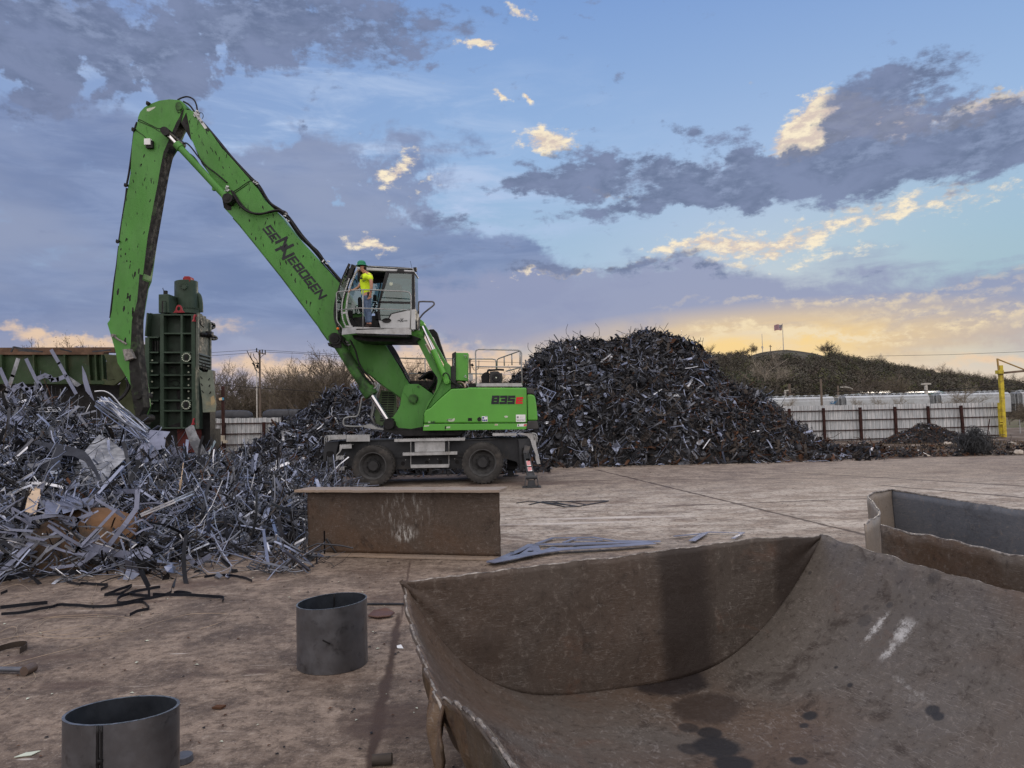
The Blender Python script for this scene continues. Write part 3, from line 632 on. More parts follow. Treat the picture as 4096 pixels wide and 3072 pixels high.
mb = MB(); mb.ext([P(*p, YS+.02) for p in (zG(1988, 1152), zG(2075, 1155), zG(2110, 1180), zG(2128, 1285), zG(2085, 1258), zG(1992, 1256))], (0, 2.6, 0))
mb.ext([P(*p, YS+.0) for p in (zI(1718, 186), zI(1935, 182), zI(1965, 340), zI(1940, 372), zI(1690, 372))], (0, 2.64, 0)); obj('rear_bumper', mb, mat('bumper_plastic', (.05, .05, .052), .6, var=.2), cw, bevel=.03)
mb = MB(); mb.ext(pts(zG, [(1984, 1152), (1990, 1152), (1996, 1659), (1990, 1659)], YS+.03), (0, .4, 0)); obj('panel_gap', mb, BLKP, bod)
YT = YS-.004
for ch_, xa, xb in (('8', 1657, 1722), ('3', 1727, 1791), ('5', 1796, 1858)): blockletter(ch_, 'model_lettering', zC(xa, 576), zC(xb, 575), YT-.004, 74*S, DECAL, bod, t=.27, shear=.14)
blockletter('E', 'model_lettering', zC(1867, 574), zC(1928, 572), YT-.004, 58*S, RED, bod, t=.28, shear=.16)
def sticker(z, poly, m, parent, Y=YT, th=.003, name='sticker'):
    mb = MB(); mb.ext(pts(z, poly, Y), (0, th, 0)); return obj(name, mb, m, parent)
sticker(zI, [(1458, 48), (1668, 45), (1670, 203), (1460, 205)], WHT, bod)
sticker(zI, [(1478, 85), (1518, 84), (1518, 122), (1478, 123)], DECAL, bod, YT-.003)
mb = MB(); c = P(*zI(1498, 103), YT-.0045); mb.lathe(c, (0, 1, 0), [(.017, 0), (.017, .001), (.011, .001), (.011, 0)], 8); obj('sticker_mark', mb, WHT, bod)
for a, b, y, h in ((1545, 1580, 105, 9), (1590, 1648, 104, 6)): facelet('VLP' if a == 1545 else 'Equipment', 'sticker_text', zI(a, y), zI(b, y), YT-.004, h*.18, DECAL, bod, bold=.02)
facelet('(800) 837 0437', 'sticker_text', zI(1478, 182), zI(1650, 178), YT-.004, 16*.18, DECAL, bod, bold=.03)
sticker(zI, [(1460, 144), (1668, 142), (1668, 147), (1460, 149)], mat('sticker_line', (.3, .3, .4), .5), bod, YT-.003, .002)
sticker(zI, [(705, 83), (830, 81), (832, 198), (707, 200)], WHT, bod)
mb = MB()
for x, y, rr in ((735, 118, 22), (728, 170, 18), (767, 170, 18), (806, 169, 18)): c = P(*zI(x, y), YT-.003); mb.cyl(c, c-Vector((0, .002, 0)), rr*.18083*20/FPX, n=14)
mb.ext(pts(zI, [(770, 90), (828, 88), (828, 96), (770, 98)], YT-.004), (0, .003, 0)); obj('pictogram', mb, BLUE, bod)
sticker(zI, [(398, 122), (485, 120), (487, 185), (397, 187)], BLKP, bod); mb = MB(); c = P(*zI(648, 150), YT-.01)
mb.lathe(c, (0, 1, 0), [(.001, 0), (.055, 0), (.06, .02)], 16); mb.ext(pts(zI, [(615, 120), (648, 95), (683, 120)], YT-.008), (0, .01, 0)); obj('latch', mb, BLKP, bod)
sticker(zC, [(1264, 712), (1290, 702), (1318, 705), (1335, 695), (1338, 712), (1325, 726), (1290, 726)], WHT2, bod); facelet('green', 'sticker_text', zC(1268, 719), zC(1316, 718), YT-.004, 5, DECAL, bod, bold=.02)
facelet('H', 'unit_number', zC(1111, 741), zC(1124, 740), YT, 18*S, WHT2, bod, bold=.02); facelet('141', 'unit_number', zC(1133, 740), zC(1167, 739), YT, 20*S, DECAL, bod, bold=.03); facelet('M', 'unit_number', zC(1088, 741), zC(1105, 740), YT, 18*S, mat('worn_decal', (.14, .36, .09), .5), bod, bold=.01)
sticker(zC, [(1762, 680), (1780, 675), (1798, 680), (1795, 690), (1775, 695)], WHT2, bod)
YT2 = YS+.006
sticker(zI, [(1492, 255), (1698, 248), (1690, 305), (1480, 312)], WHT, bod, YT2)
mb = MB()
for i in range(4): mb.ext(pts(zI, [(1628+i*16, 300), (1640+i*16, 300), (1652+i*14, 258), (1640+i*14, 258)], YT2-.003), (0, .003, 0))
obj('warning_stripes', mb, RED, bod); mb = MB(); mb.ext(pts(zI, [(1500, 285), (1515, 262), (1530, 270), (1520, 285), (1535, 300), (1515, 300)], YT2-.003), (0, .003, 0)); obj('pictogram', mb, DECAL, bod)
sticker(zI, [(990, 255), (1062, 252), (1060, 285), (988, 288)], WHT2, bod, YT2); facelet('ISO', 'sticker_text', zI(995, 278), zI(1050, 277), YT2-.003, 3, RED, bod)
sticker(zC, [(1268, 770), (1298, 768), (1297, 783), (1265, 785)], WHT2, bod, YT2); sticker(zC, [(1073, 760), (1117, 757), (1115, 768), (1072, 771)], WHT2, bod, YT2)
sticker(zC, [(1253, 764), (1262, 764), (1260, 793), (1250, 793)], BLKP, bod, YT2)
# boom foot brackets
br = [(722, 720), (800, 690), (838, 640), (862, 590), (875, 520), (893, 432), (905, 415), (940, 402), (1018, 402), (1050, 420), (1152, 496), (1140, 560), (1100, 620), (1075, 640), (1068, 740), (1066, 806), (850, 808), (722, 806)]
mb = MB(); mb.ext(pts(zC, br, 20.62), (0, .1, 0)); mb.ext([p+Vector((0, 1.2, 0)) for p in pts(zC, br, 20.62)], (0, .1, 0)); bk = obj('boom_bracket', mb, GRN, mh, bevel=.012)
mb = MB(); c = P(*zC(980, 530), 20.62); mb.cyl(c-Vector((0, .06, 0)), c+Vector((0, 1.4, 0)), .14, n=24); mb.cyl(c-Vector((0, .10, 0)), c, .11, n=20); mb.cyl(c+Vector((.05, -.12, -.07)), c+Vector((.05, 0, -.07)), .05, n=12)
c = P(*zC(1022, 425), 20.61); mb.cyl(c, c+Vector((0, .02, 0)), .035, n=16); obj('boom_pin', mb, GRND, bk, sm=2)
mb = MB(); mb.ext(pts(zC, [(890, 470), (900, 430), (935, 418), (970, 440), (975, 480), (1010, 520), (1015, 560), (990, 580), (950, 570), (930, 520)], 20.60), (0, .02, 0)); obj('pin_plate', mb, GRN, bk, bevel=.01)
# soot under the bracket (real soot coat, its own stained plate)
SOOTM_ = mat('sooty_steel_b', (.016, .016, .016), .7, var=.5, vscale=3, col2=(.04, .07, .03), c2scale=2.5, c2lo=.55, c2hi=.7)
mb = MB(); mb.ext(pts(zC, [(722, 730), (760, 690), (812, 700), (818, 745), (850, 780), (960, 790), (1060, 770), (1062, 809), (722, 809)], 20.59), (0, .03, 0)); obj('sooty_foot_plate', mb, SOOTM, bk, bevel=.01)
mb = MB(); c = P(*zC(785, 745), 20.5); mb.cyl(c, c+Vector((0, 1.5, 0)), .13, n=24); obj('cylinder_pin', mb, BLKP, bk)
# ---- boom
boomA = [zA(735, 190), zA(800, 200), zA(905, 330), zA(955, 385), zA(1040, 510), zA(1160, 640), zA(1285, 785), zA(1365, 880), zA(1430, 985), zA(1530, 1075), zA(1590, 1150), zA(1700, 1290), zA(1890, 1495), zA(2060, 1680),
         zB(420, 500), zB(560, 690), zB(690, 860), zB(720, 900), zB(850, 1105), zB(920, 1230), zB(960, 1290), zC(1040, 500), zC(1060, 560), zC(1020, 620), zC(950, 630), zC(890, 580), zC(862, 512), zC(700, 400), zC(560, 290), zC(455, 185), zB(400, 970), zB(330, 935), zB(262, 912), zB(235, 880), zB(180, 800), zB(160, 765), zB(0, 555), zA(1570, 1640), zA(1350, 1365), zA(1200, 1180), zA(1150, 1125), zA(1075, 1045), zA(1060, 990), zA(1040, 885), zA(920, 715), zA(860, 605), zA(800, 470), zA(740, 370), zA(700, 300)]
# gouges in the paint
random.seed(11); mb = MB(); mb.ext([P(*p, YB) for p in boomA], (0, .62, 0)); mb.cm = 1
def gouge(p, L, wd, Y, ang=None):
    a = ang if ang is not None else random.uniform(-.3, .3); c = P(*p, Y); u = Vector((math.sin(a), 0, math.cos(a))); v = Vector((u.z, 0, -u.x))
    n = 8; mb.add([c+u*(L*math.cos(2*math.pi*k/n)*random.uniform(.7, 1.1))+v*(wd*math.sin(2*math.pi*k/n)*random.uniform(.5, 1.2)) for k in range(n)], [tuple(range(n))])
for i in range(62):
    t = random.random(); s_ = random.uniform(.08, .92); a = (780, 260) if t < .0 else None
    x = 760+t*1150; yu = (200+(x-800)*1.18); yl = (330+(x-700)*1.39 if x < 1150 else 1125+(x-1150)*1.23)
    gouge(zA(x, yu+(yl-yu)*s_), random.uniform(.02, .10), random.uniform(.006, .022), YB-.003, random.uniform(-.5, .3))
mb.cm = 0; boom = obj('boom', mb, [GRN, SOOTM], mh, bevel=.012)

mb = MB()   # flange strips along the belly
fl = [zA(1150, 1130), zA(1200, 1185), zA(1350, 1370), zA(1570, 1645), zB(0, 560), zB(160, 772), zB(180, 806), zB(240, 890)]
mb.tube([P(*p, YB-.005) for p in fl], .016, 6); fl = [zC(460, 192), zC(560, 290), zC(700, 402), zC(862, 516)]; mb.tube([P(*p, YB-.005) for p in fl], .02, 6); obj('belly_flange', mb, GRND, boom)
mb = MB(); poly = [zA(700, 305), zA(745, 215), zA(770, 330), zA(790, 460), zA(860, 600), zA(925, 720), zA(880, 660), zA(800, 480)]
mb.ext([P(*p, YB-.004) for p in poly], (0, .004, 0))
for q in ((zA(1060, 985), zA(1100, 960), zA(1140, 990), zA(1135, 1060), zA(1100, 1060), zA(1070, 1040)),): mb.ext([P(*p, YB-.004) for p in q], (0, .004, 0))
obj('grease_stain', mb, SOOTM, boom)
# lettering on the boom
L0 = zA(1405, 1228); L1 = zA(1898, 1841)
def along(t): return (L0[0]+(L1[0]-L0[0])*t, L0[1]+(L1[1]-L0[1])*t)
for ch_, a, b, k, dyy in (('S', 0, .095, 1, 0), ('E', .105, .185, 1, 0), ('N', .20, .335, 1.45, .18), ('N', .275, .425, 1.45, -.36), ('E', .435, .515, 1, 0), ('B', .53, .615, 1, 0), ('O', .625, .71, 1, 0), ('G', .72, .805, 1, 0), ('E', .82, .895, 1, 0), ('N', .905, 1.0, 1, 0)):
    blockletter(ch_, 'lettering', along(a), along(b), YB-.006, 80*S*k, DECAL, boom, dy=dyy/k)
# ---- stick (upper arm hanging to the grapple joint)
YK = 21.02
stk = [zA(600, 100), zA(690, 108), zA(728, 135), zA(742, 175), zA(722, 230), zA(705, 275), zA(665, 350), zA(615, 470), zA(560, 560), zA(528, 700), zA(500, 850), zA(470, 1020), zA(420, 1320), zA(372, 1650), zD(1210, 200), zD(1185, 350), zD(1165, 480), zD(1160, 620), zD(1165, 760), zD(1185, 900), zD(1215, 1100), zD(1230, 1240), zD(1200, 1320), zD(1160, 1240), zD(1140, 1090), zD(1100, 1010), zD(1060, 940), zD(1015, 870), zD(1000, 780), zD(960, 640), zD(925, 525), zD(945, 500), zD(965, 420), zD(975, 320), zD(985, 200), zD(1008, 20), zA(150, 1450), zA(190, 1150), zA(240, 870), zA(262, 740), zA(275, 500), zA(288, 400), zA(318, 330), zA(328, 255), zA(345, 210), zA(382, 170), zA(430, 142), zA(510, 112)]
mb = MB(); mb.ext([P(*p, YK) for p in stk], (0, .52, 0)); mb.cm = 1
for i in range(40):
    x = random.uniform(0, 1); y = random.uniform(560, 2500)
    ya = y; xl = 275-(ya-500)*.125 if ya < 1700 else 190; xr = xl+ (250 if ya < 1700 else 190)
    gouge(zA(xl+(xr-xl)*x*.9+10, ya), random.uniform(.02, .09), random.uniform(.007, .025), YK-.003, random.uniform(-.3, .4))
for p in ((1020, 250), (1103, 290), (1123, 305), (1070, 400), (1148, 410), (1148, 445), (1083, 672), (1198, 75), (1165, 100)): gouge(zD(*p), .11, .035, YK-.003, .1)
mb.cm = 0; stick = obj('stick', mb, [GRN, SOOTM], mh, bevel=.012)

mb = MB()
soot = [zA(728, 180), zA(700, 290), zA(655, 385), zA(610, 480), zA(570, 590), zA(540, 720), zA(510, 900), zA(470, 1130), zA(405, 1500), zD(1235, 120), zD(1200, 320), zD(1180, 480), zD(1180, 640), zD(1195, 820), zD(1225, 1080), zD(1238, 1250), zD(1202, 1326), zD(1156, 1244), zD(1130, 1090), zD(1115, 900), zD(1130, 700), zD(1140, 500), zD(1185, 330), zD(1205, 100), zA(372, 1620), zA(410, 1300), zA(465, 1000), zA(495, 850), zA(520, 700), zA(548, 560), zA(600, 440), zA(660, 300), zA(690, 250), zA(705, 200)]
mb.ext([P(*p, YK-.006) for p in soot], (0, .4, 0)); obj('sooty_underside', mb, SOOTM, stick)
mb = MB(); mb.tube([P(*p, YK+.30) for p in (zA(560, 640), zA(490, 1000), zA(430, 1340), zA(380, 1640), zD(1230, 230), zD(1195, 480), zD(1190, 640), zD(1215, 900), zD(1240, 1150))], .02, 6); obj('edge_bead', mb, mat('worn_bare_edge', (.12, .13, .11), .5, var=.3), stick)
mb = MB(); c = P(*zA(680, 165), YK-.05); mb.cyl(c, c+Vector((0, .7, 0)), .10, n=24); mb.ext([P(*zA(*p), YK-.03) for p in ((655, 130), (690, 125), (705, 150), (690, 215), (668, 215), (650, 165))], (0, .03, 0)); obj('pivot_pin', mb, GRND, stick, sm=2)
mb = MB(); mb.ext(pts(zA, [(402, 185), (430, 175), (480, 165), (470, 180), (425, 206), (405, 205)], YK-.004), (0, .003, 0)); obj('sticker', mb, WHT2, stick)
mb = MB(); mb.box(P(*zA(415, 473), YK-.08), (.19, .12, .19)); wl = obj('work_lamp', mb, WHT, stick, bevel=.01); mb = MB(); mb.box(P(*zA(432, 495), YK-.05), (.2, .1, .22)); obj('lamp_housing', mb, BLKP, stick)
mb = MB(); mb.ext(pts(zD, [(1058, 750), (1120, 745), (1155, 825), (1080, 850)], YK-.18), (0, .16, 0)); mb.tube(pts(zD, [(975, 632), (1030, 670), (1095, 705)], YK-.1), .03, 8); c = P(*zD(978, 632), YK-.1); mb.cyl(c-Vector((0, .05, 0)), c+Vector((0, .1, 0)), .05)
obj('lamp_guard', mb, mat('battered_steel', (.22, .21, .2), .6, .3, var=.4, vscale=12), stick)
# grapple joint
mb = MB(); c = P(*zD(1188, 1148), YK-.06); mb.cyl(c, c+Vector((0, .66, 0)), .12, n=20)
mb.ext(pts(zD, [(1150, 1150), (1235, 1150), (1240, 1260), (1215, 1270), (1215, 1320), (1250, 1335), (1250, 1400), (1170, 1410), (1165, 1290), (1150, 1250)], YK+.05), (0, .35, 0)); c = P(*zD(1245, 1345), YK+.0); mb.cyl(c, c+Vector((0, .45, 0)), .11, n=20); obj('grapple_yoke', mb, SOOTM, mh, bevel=.01)
# stick cylinders
def hcyl(pin0, pin1, Yc, r, rr, frac, mB, head=.16):
    a = P(*pin0, Yc); b = P(*pin1, Yc); d = b-a; m_ = a+d*frac; u = d.normalized()
    mb = MB(); mb.cyl(a+u*.05, m_, r, n=24); mb.cyl(m_-u*head, m_+u*.02, r*1.22, n=24); mb.cyl(a-Vector((0, r*1.1, 0)), a+Vector((0, r*1.1, 0)), r*1.05, n=20)
    mb.box(a+u*.45+u.cross(Vector((0, 1, 0)))*r, (.08, .08, .08))
    o = obj('hydraulic_cylinder', mb, mB, mh, sm=2)
    rb = MB(); rb.cyl(m_, b-u*.05, rr, n=16); obj('piston_rod', rb, CHROME, o, sm=2)
    eb = MB(); eb.cyl(b-Vector((0, r*1.0, 0)), b+Vector((0, r*1.0, 0)), r*.95, n=20); obj('rod_eye', eb, BLKP, o, sm=2); return o
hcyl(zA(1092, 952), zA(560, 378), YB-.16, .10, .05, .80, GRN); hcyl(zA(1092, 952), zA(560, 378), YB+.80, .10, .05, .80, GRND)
mb = MB(); c = P(*zA(1098, 955), YB-.3); mb.cyl(c, c+Vector((0, 1.25, 0)), .15, n=24); c = P(*zA(1098, 955), YB-.31); mb.cyl(c, c+Vector((0, .02, 0)), .08, n=16); obj('cylinder_bracket', mb, BLKP, boom, sm=2)
mb = MB(); c = P(*zA(562, 378), YB-.28); mb.cyl(c, c+Vector((0, 1.1, 0)), .12, n=24); obj('rod_bracket', mb, BLKP, stick, sm=2)
# boom cylinders
hcyl(zJ(432, 300), zC(775, 745), 20.55, .165, .075, .66, GRND, .36); hcyl(zJ(432, 300), zC(775, 745), 21.95, .165, .075, .66, GRND, .36)
mb = MB(); c = P(*zJ(425, 290), 20.33); mb.cyl(c, c+Vector((0, 1.85, 0)), .17, n=28); mb.cyl(c-Vector((0, .04, 0)), c, .11, n=24); mb.ext(pts(zJ, [(262, 375), (320, 370), (340, 430), (285, 440)], 20.8), (0, .9, 0)); obj('cylinder_pin', mb, BLKP, boom, sm=2)
mb = MB(); mb.ext(pts(zJ, [(330, 300), (350, 240), (430, 215), (520, 260), (545, 340), (560, 470), (520, 480), (420, 480), (345, 420)], 20.36), (0, .03, 0)); obj('sooty_eye_plate', mb, SOOTM, boom)
# ---- hoses along boom and stick
mb = MB()
def hose(z, l, Y, r=.022, k=5): mb.tube(smooth([P(*(z(*p) if z else p), Y) for p in l], k), r, 7)
top = [zA(880, 300), zA(960, 385), zA(1050, 500), zA(1150, 620), zA(1290, 770), zA(1370, 850), zA(1460, 990), zA(1560, 1060), zA(1630, 1130), zA(1740, 1280), zA(1830, 1370), zA(1910, 1460), zA(1960, 1530), zA(2080, 1670), zB(420, 470)]
for off, Y in ((0, YB+.05), (6, YB+.12), (12, YB+.2), (-4, YB+.3)): hose(None, [(p[0]-off*.6+random.uniform(-2, 2), p[1]+off*.5+random.uniform(-2, 2)) for p in top], Y, .026)
hose(zA, [(1640, 1130), (1700, 1230), (1800, 1340), (1880, 1410), (1930, 1480)], YB+.1, .022)
hose(zA, [(670, 108), (710, 88), (760, 80), (810, 105), (835, 160), (840, 220)], YK+.2, .024); hose(zA, [(720, 120), (770, 150), (810, 200), (835, 240)], YK+.1, .026); hose(zA, [(740, 180), (790, 205), (830, 240), (880, 300)], YK+.1, .02)
hose(zA, [(845, 218), (880, 220), (892, 245), (885, 270)], YK+.1, .010)
hose(zA, [(1135, 890), (1170, 960), (1220, 1030), (1300, 1080), (1400, 1090), (1480, 1070), (1550, 1060), (1590, 1085)], YB-.12, .034); hose(zA, [(1150, 900), (1200, 980), (1260, 1050), (1350, 1095), (1440, 1085), (1530, 1068), (1580, 1100)], YB-.08, .03)
hose(zA, [(715, 490), (745, 480), (790, 520), (850, 600), (920, 680), (1000, 740), (1100, 825)], YB-.06, .022); hose(zA, [(780, 575), (820, 610), (870, 680), (920, 730)], YB-.06, .018)
hose(zA, [(320, 300), (300, 360), (285, 480), (270, 600), (250, 740), (228, 850)], YK+.05, .03); hose(zA, [(232, 870), (222, 960), (200, 1100), (180, 1230), (165, 1330)], YK+.05, .032); hose(zA, [(165, 1370), (150, 1500), (138, 1640)], YK+.05, .03); hose(zD, [(1012, 0), (1000, 80), (985, 180), (972, 300), (960, 400), (952, 480)], YK+.05, .026)
hose(zA, [(325, 285), (345, 278), (400, 305), (460, 335), (510, 355), (550, 340), (580, 350)], YK-.01, .010, 4); hose(zA, [(330, 290), (400, 318), (465, 348), (520, 385)], YK-.01, .008, 4); hose(zA, [(305, 360), (340, 390), (370, 410), (395, 435)], YK-.01, .008, 4)
hose(zA, [(1150, 900), (1200, 870), (1270, 820), (1320, 800)], YB-.012, .009, 3); hose(zA, [(1160, 912), (1210, 880), (1280, 830)], YB-.012, .009, 3)
hose(zD, [(1095, 1010), (1120, 1060), (1090, 1130), (1040, 1180), (980, 1210)], YK+.1, .04); hose(zD, [(1110, 1020), (1125, 1070), (1070, 1150), (1010, 1190)], YK+.2, .03); hose(zD, [(1090, 1000), (1100, 1080), (1060, 1150), (985, 1200)], YK+.25, .03)
hose(zJ, [(740, 320), (800, 430), (860, 560), (900, 720), (950, 850), (1040, 990), (1150, 1100), (1240, 1210)], 20.42, .026); hose(zJ, [(900, 880), (960, 960), (1040, 1070), (1120, 1160), (1190, 1250)], 20.4, .026)
hose(zJ, [(550, 250), (570, 330), (620, 380), (680, 440)], 20.38, .02); hose(zJ, [(540, 150), (560, 250), (600, 320)], 20.38, .02)
for off in range(5): hose(zJ, [(1440+off*26, 350), (1540+off*30, 500), (1650+off*26, 660), (1760+off*16, 820), (1850+off*12, 950), (1920+off*14, 1100), (1990+off*6, 1230)], YB+.1+.06*off, .026)
for off in range(7): hose(zG, [(150+off*12, 1010-off*8), (300+off*10, 900+off*16), (380+off*12, 890+off*24), (430+off*3, 950+off*22), (380-off*6, 1080+off*20), (290+off*14, 1200)], 21.0+.08*off, .045)
hose(zG, [(560, 960), (570, 920), (610, 900), (660, 940), (680, 1000), (730, 1060), (800, 1100), (850, 1150)], 20.0, .018); hose(zG, [(700, 1060), (760, 1080), (800, 1130), (830, 1150)], 20.2, .022); hose(zG, [(780, 1060), (830, 1110), (900, 1150)], 20.25, .026)
hs = obj('hydraulic_hose', mb, BLK, mh, sm=True)
# small fittings: clamps and couplings
mb = MB()
for z, p, sz in ((zA, (835, 225), .16), (zA, (870, 290), .10), (zA, (1085, 880), .17), (zA, (1110, 870), .11), (zA, (1340, 830), .13), (zA, (1590, 1100), .13), (zA, (1620, 1145), .12), (zA, (1950, 1500), .16), (zJ, (700, 400), .14), (zJ, (640, 350), .12), (zJ, (1235, 1345), .1), (zG, (945, 615), .08), (zG, (940, 968), .08)):
    c = P(*z(*p), YB-.05 if z is not zG else 20.25)
    for k in range(4): mb.box(c+Vector((random.uniform(-.5, .5)*sz, random.uniform(-.05, .05), random.uniform(-.5, .5)*sz)), (sz*.5, .05, sz*.22), (0, random.uniform(-1, 1), 0))
mb.tube(smooth(pts(zJ, [(1245, 1220), (1280, 1270), (1285, 1310), (1240, 1340)], 20.4), 4), .02, 6); mb.ext(pts(zA, [(805, 215), (830, 205), (925, 350), (905, 358)], YB-.02), (0, .06, 0)); obj('hose_coupling', mb, mat('zinc_fitting', (.38, .39, .40), .45, .6, var=.3), mh)
mb = MB()
for p in ((300, 365), (235, 845), (165, 1330), (425, 140), (940, 380), (1350, 820), (1600, 1080)): c = P(*zA(*p), YK+.02); mb.box(c, (.09, .2, .06), (0, .4, 0)); mb.cyl(c+Vector((-.03, -.05, -.02)), c+Vector((-.03, -.02, -.02)), .05, n=10)
obj('hose_clamp', mb, BLKP, mh)
# ---- riser carrying the cab
mb = MB(); mb.ext([P(*zG(*p), 20.2) for p in ((110, 345), (175, 300), (215, 290), (330, 520), (450, 760), (545, 960), (545, 1010), (470, 1180), (380, 1330), (240, 1590), (225, 1640), (300, 1400), (395, 1285), (440, 1180), (470, 1060), (470, 985), (340, 800))], (0, .5, 0)); ris = obj('cab_riser', mb, GRN, mh, bevel=.012)
mb = MB(); mb.ext([P(*zG(*p), 20.32) for p in ((165, -20), (215, 15), (335, 215), (480, 480), (600, 690), (655, 745), (665, 800), (640, 818), (600, 800), (560, 730), (440, 500), (300, 250), (160, 60))], (0, .3, 0))
mb.ext([P(*zG(*p), 20.25) for p in ((470, 1180), (540, 990), (570, 860), (575, 760), (610, 745), (650, 738), (690, 790), (696, 1168), (500, 1340), (245, 1590), (330, 1430))], (0, .42, 0)); obj('riser_link', mb, GRN, ris, bevel=.012)
mb = MB(); mb.ext([P(*zG(*p), 20.21) for p in ((-80, 168), (160, 176), (165, 0), (205, 0), (218, 210), (210, 285), (165, 305), (-80, 300))], (0, .5, 0)); obj('cab_mount', mb, LIME, ris, bevel=.012)
mb = MB()
for q, Y, r_ in (((165, 232), 20.2, .05), ((628, 775), 20.3, .055), ((625, 1040), 20.0, .06), ((195, 60), 20.1, .06)): c = P(*zG(*q), Y); mb.cyl(c-Vector((0, .03, 0)), c+Vector((0, .4, 0)), r_*1.3, n=20); mb.cyl(c-Vector((0, .05, 0)), c, r_*.6, n=12)
obj('link_pin', mb, LIME, ris, sm=2)
a = P(*zG(630, 1045), 20.12); b = P(*zG(195, 70), 20.12); d = b-a; mb = MB(); mb.cyl(a, a+d*.55, .085, n=20); rc = obj('riser_cylinder', mb, LIME, mh, sm=2); mb = MB(); mb.cyl(a+d*.55, b, .035, n=12); obj('piston_rod', mb, CHROME, rc, sm=2)
mb = MB(); mb.ext(pts(zG, [(252, 410), (295, 402), (375, 550), (335, 572)], 20.195), (0, .003, 0)); obj('warning_label', mb, WHT2, ris); mb = MB()
for i in range(8): x = 262+i*12; y = 425+i*18; mb.ext(pts(zG, [(x, y-8), (x+42, y+8), (x+44, y+16), (x+4, y)], 20.191), (0, .003, 0))
obj('warning_stripes', mb, mat('faded_red', (.3, .05, .04), .5), ris)
mb = MB(); mb.ext(pts(zG, [(305, 175), (340, 158), (405, 156), (460, 210), (540, 470), (600, 640), (635, 735), (560, 650), (450, 410), (400, 300), (335, 235)], 21.0), (0, .25, 0)); obj('cable_chain', mb, BLK, mh, bevel=.01)
for i in range(10):
    pass
mb = MB(); pl = smooth(pts(zK, [(1600, 1380), (1625, 1330), (1630, 1200), (1650, 1160), (1720, 1080), (1870, 960), (1885, 920), (1860, 895), (1800, 892), (1650, 892), (1620, 920), (1615, 1100)], 20.05), 3); mb.tube(pl, .024, 8); obj('grab_handle', mb, mat('dark_steel_pipe', (.10, .10, .11), .4, .6), mh, sm=True)
# ---- platform under the cab
YP = 19.3
mb = MB(); fas = pts(zK, [(300, 1345), (540, 1328), (1485, 1362), (1490, 1462), (535, 1438), (288, 1466)], YP)
mb.ext([fas[1], fas[2], fas[3], fas[4]], (0, .03, 0)); l0 = P(*zK(298, 1350), YP+.38); l1 = P(*zK(288, 1466), YP+.38); mb.ext([l0, fas[1], fas[4], l1], (0, .03, 0))
zt = P(*zK(900, 1341), YP).z; 
dk_ = [fas[1], fas[2], fas[2]+Vector((0, .62, 0)), Vector((l0.x, YP+.62, l0.z)), l0]
mb.ext([Vector((p.x, p.y, zt-.02)) for p in dk_], (0, 0, -.03)); plat = obj('cab_platform', mb, GALV, mh)
mb = MB(); mb.ext(pts(zK, [(540, 1442), (1485, 1466), (1420, 1500), (560, 1470)], YP+.05), (0, .5, 0)); mb.ext(pts(zK, [(470, 1470), (1495, 1470), (1640, 1520), (1560, 1580), (760, 1580), (500, 1540)], 19.9), (0, 1.0, 0)); obj('underbody', mb, BLKP, plat)
mb = MB(); c0 = P(*zK(220, 722), YP+.35)
mb.tube([P(*zK(300, 1350), YP+.3), P(*zK(215, 1240), YP+.36), P(*zK(203, 1190), YP+.36), P(*zK(200, 745), YP+.36), P(*zK(222, 722), YP+.36), P(*zK(620, 686), YP), P(*zK(860, 690), YP), P(*zK(1420, 720), YP), P(*zK(1462, 738), YP), P(*zK(1485, 790), YP), P(*zK(1487, 1000), YP), P(*zK(1473, 1370), YP)], .017, 8)
mb.tube([P(*zK(203, 1040), YP+.36), P(*zK(600, 1003), YP), P(*zK(1482, 1040), YP)], .014, 8); mb.tube(pts(zK, [(657, 692), (655, 1335)], YP), .016, 8); obj('guard_rail', mb, PIPE, plat, sm=True)
# ---- cab
Yc0 = 19.92; Yc1 = 20.88
def cabbar(l, w_, Y, m_, name, parent, th=.05, k=4, sm_=True):
    mb = MB(); ps_ = smooth([P(*zK(*p), Y) for p in l], k) if sm_ else [P(*zK(*p), Y) for p in l]
    for i in range(len(ps_)-1): mb.bar(ps_[i], ps_[i+1]+(ps_[i+1]-ps_[i])*.15, th, w_, (0, 1, 0) if 0 else (ps_[i+1]-ps_[i]).cross(Vector((0, 1, 0))))
    return obj(name, mb, m_, parent)
mb = MB(); mb.ext(pts(zK, [(540, 290), (720, 300), (1290, 335), (1540, 352), (1548, 380), (1060, 366), (560, 345)], Yc0), (0, Yc1-Yc0, 0)); cab = obj('cab', mb, CABW, mh, bevel=.015)
mb = MB(); mb.ext(pts(zK, [(560, 280), (720, 268), (1250, 290), (1500, 312), (1505, 330), (1240, 318), (720, 296), (560, 300)], Yc0+.1), (0, .8, 0)); mb.ext(pts(zK, [(1235, 370), (1260, 320), (1350, 322), (1370, 380)], Yc0-.05), (0, .1, 0)); obj('roof_guard', mb, CABD, cab)
mb = MB(); mb.tube(smooth(pts(zK, [(720, 275), (1240, 312), (1480, 318), (1520, 330), (1532, 365)], Yc0+.02), 3), .014, 8); obj('roof_rail', mb, PIPE, cab, sm=True)
mb = MB(); mb.ext(pts(zK, [(700, 348), (1050, 372), (1030, 400), (1038, 430), (1000, 560), (840, 575), (560, 540), (560, 350)], Yc1-.06), (0, .05, 0)); mb.ext(pts(zK, [(560, 348), (1500, 385), (1500, 400), (560, 362)], Yc0+.05), (0, Yc1-Yc0-.1, 0)); obj('headliner', mb, CABD, cab)
fp = [(585, 318), (530, 400), (480, 520), (435, 640), (405, 780), (382, 920), (372, 1040), (385, 1150), (415, 1250), (455, 1330)]
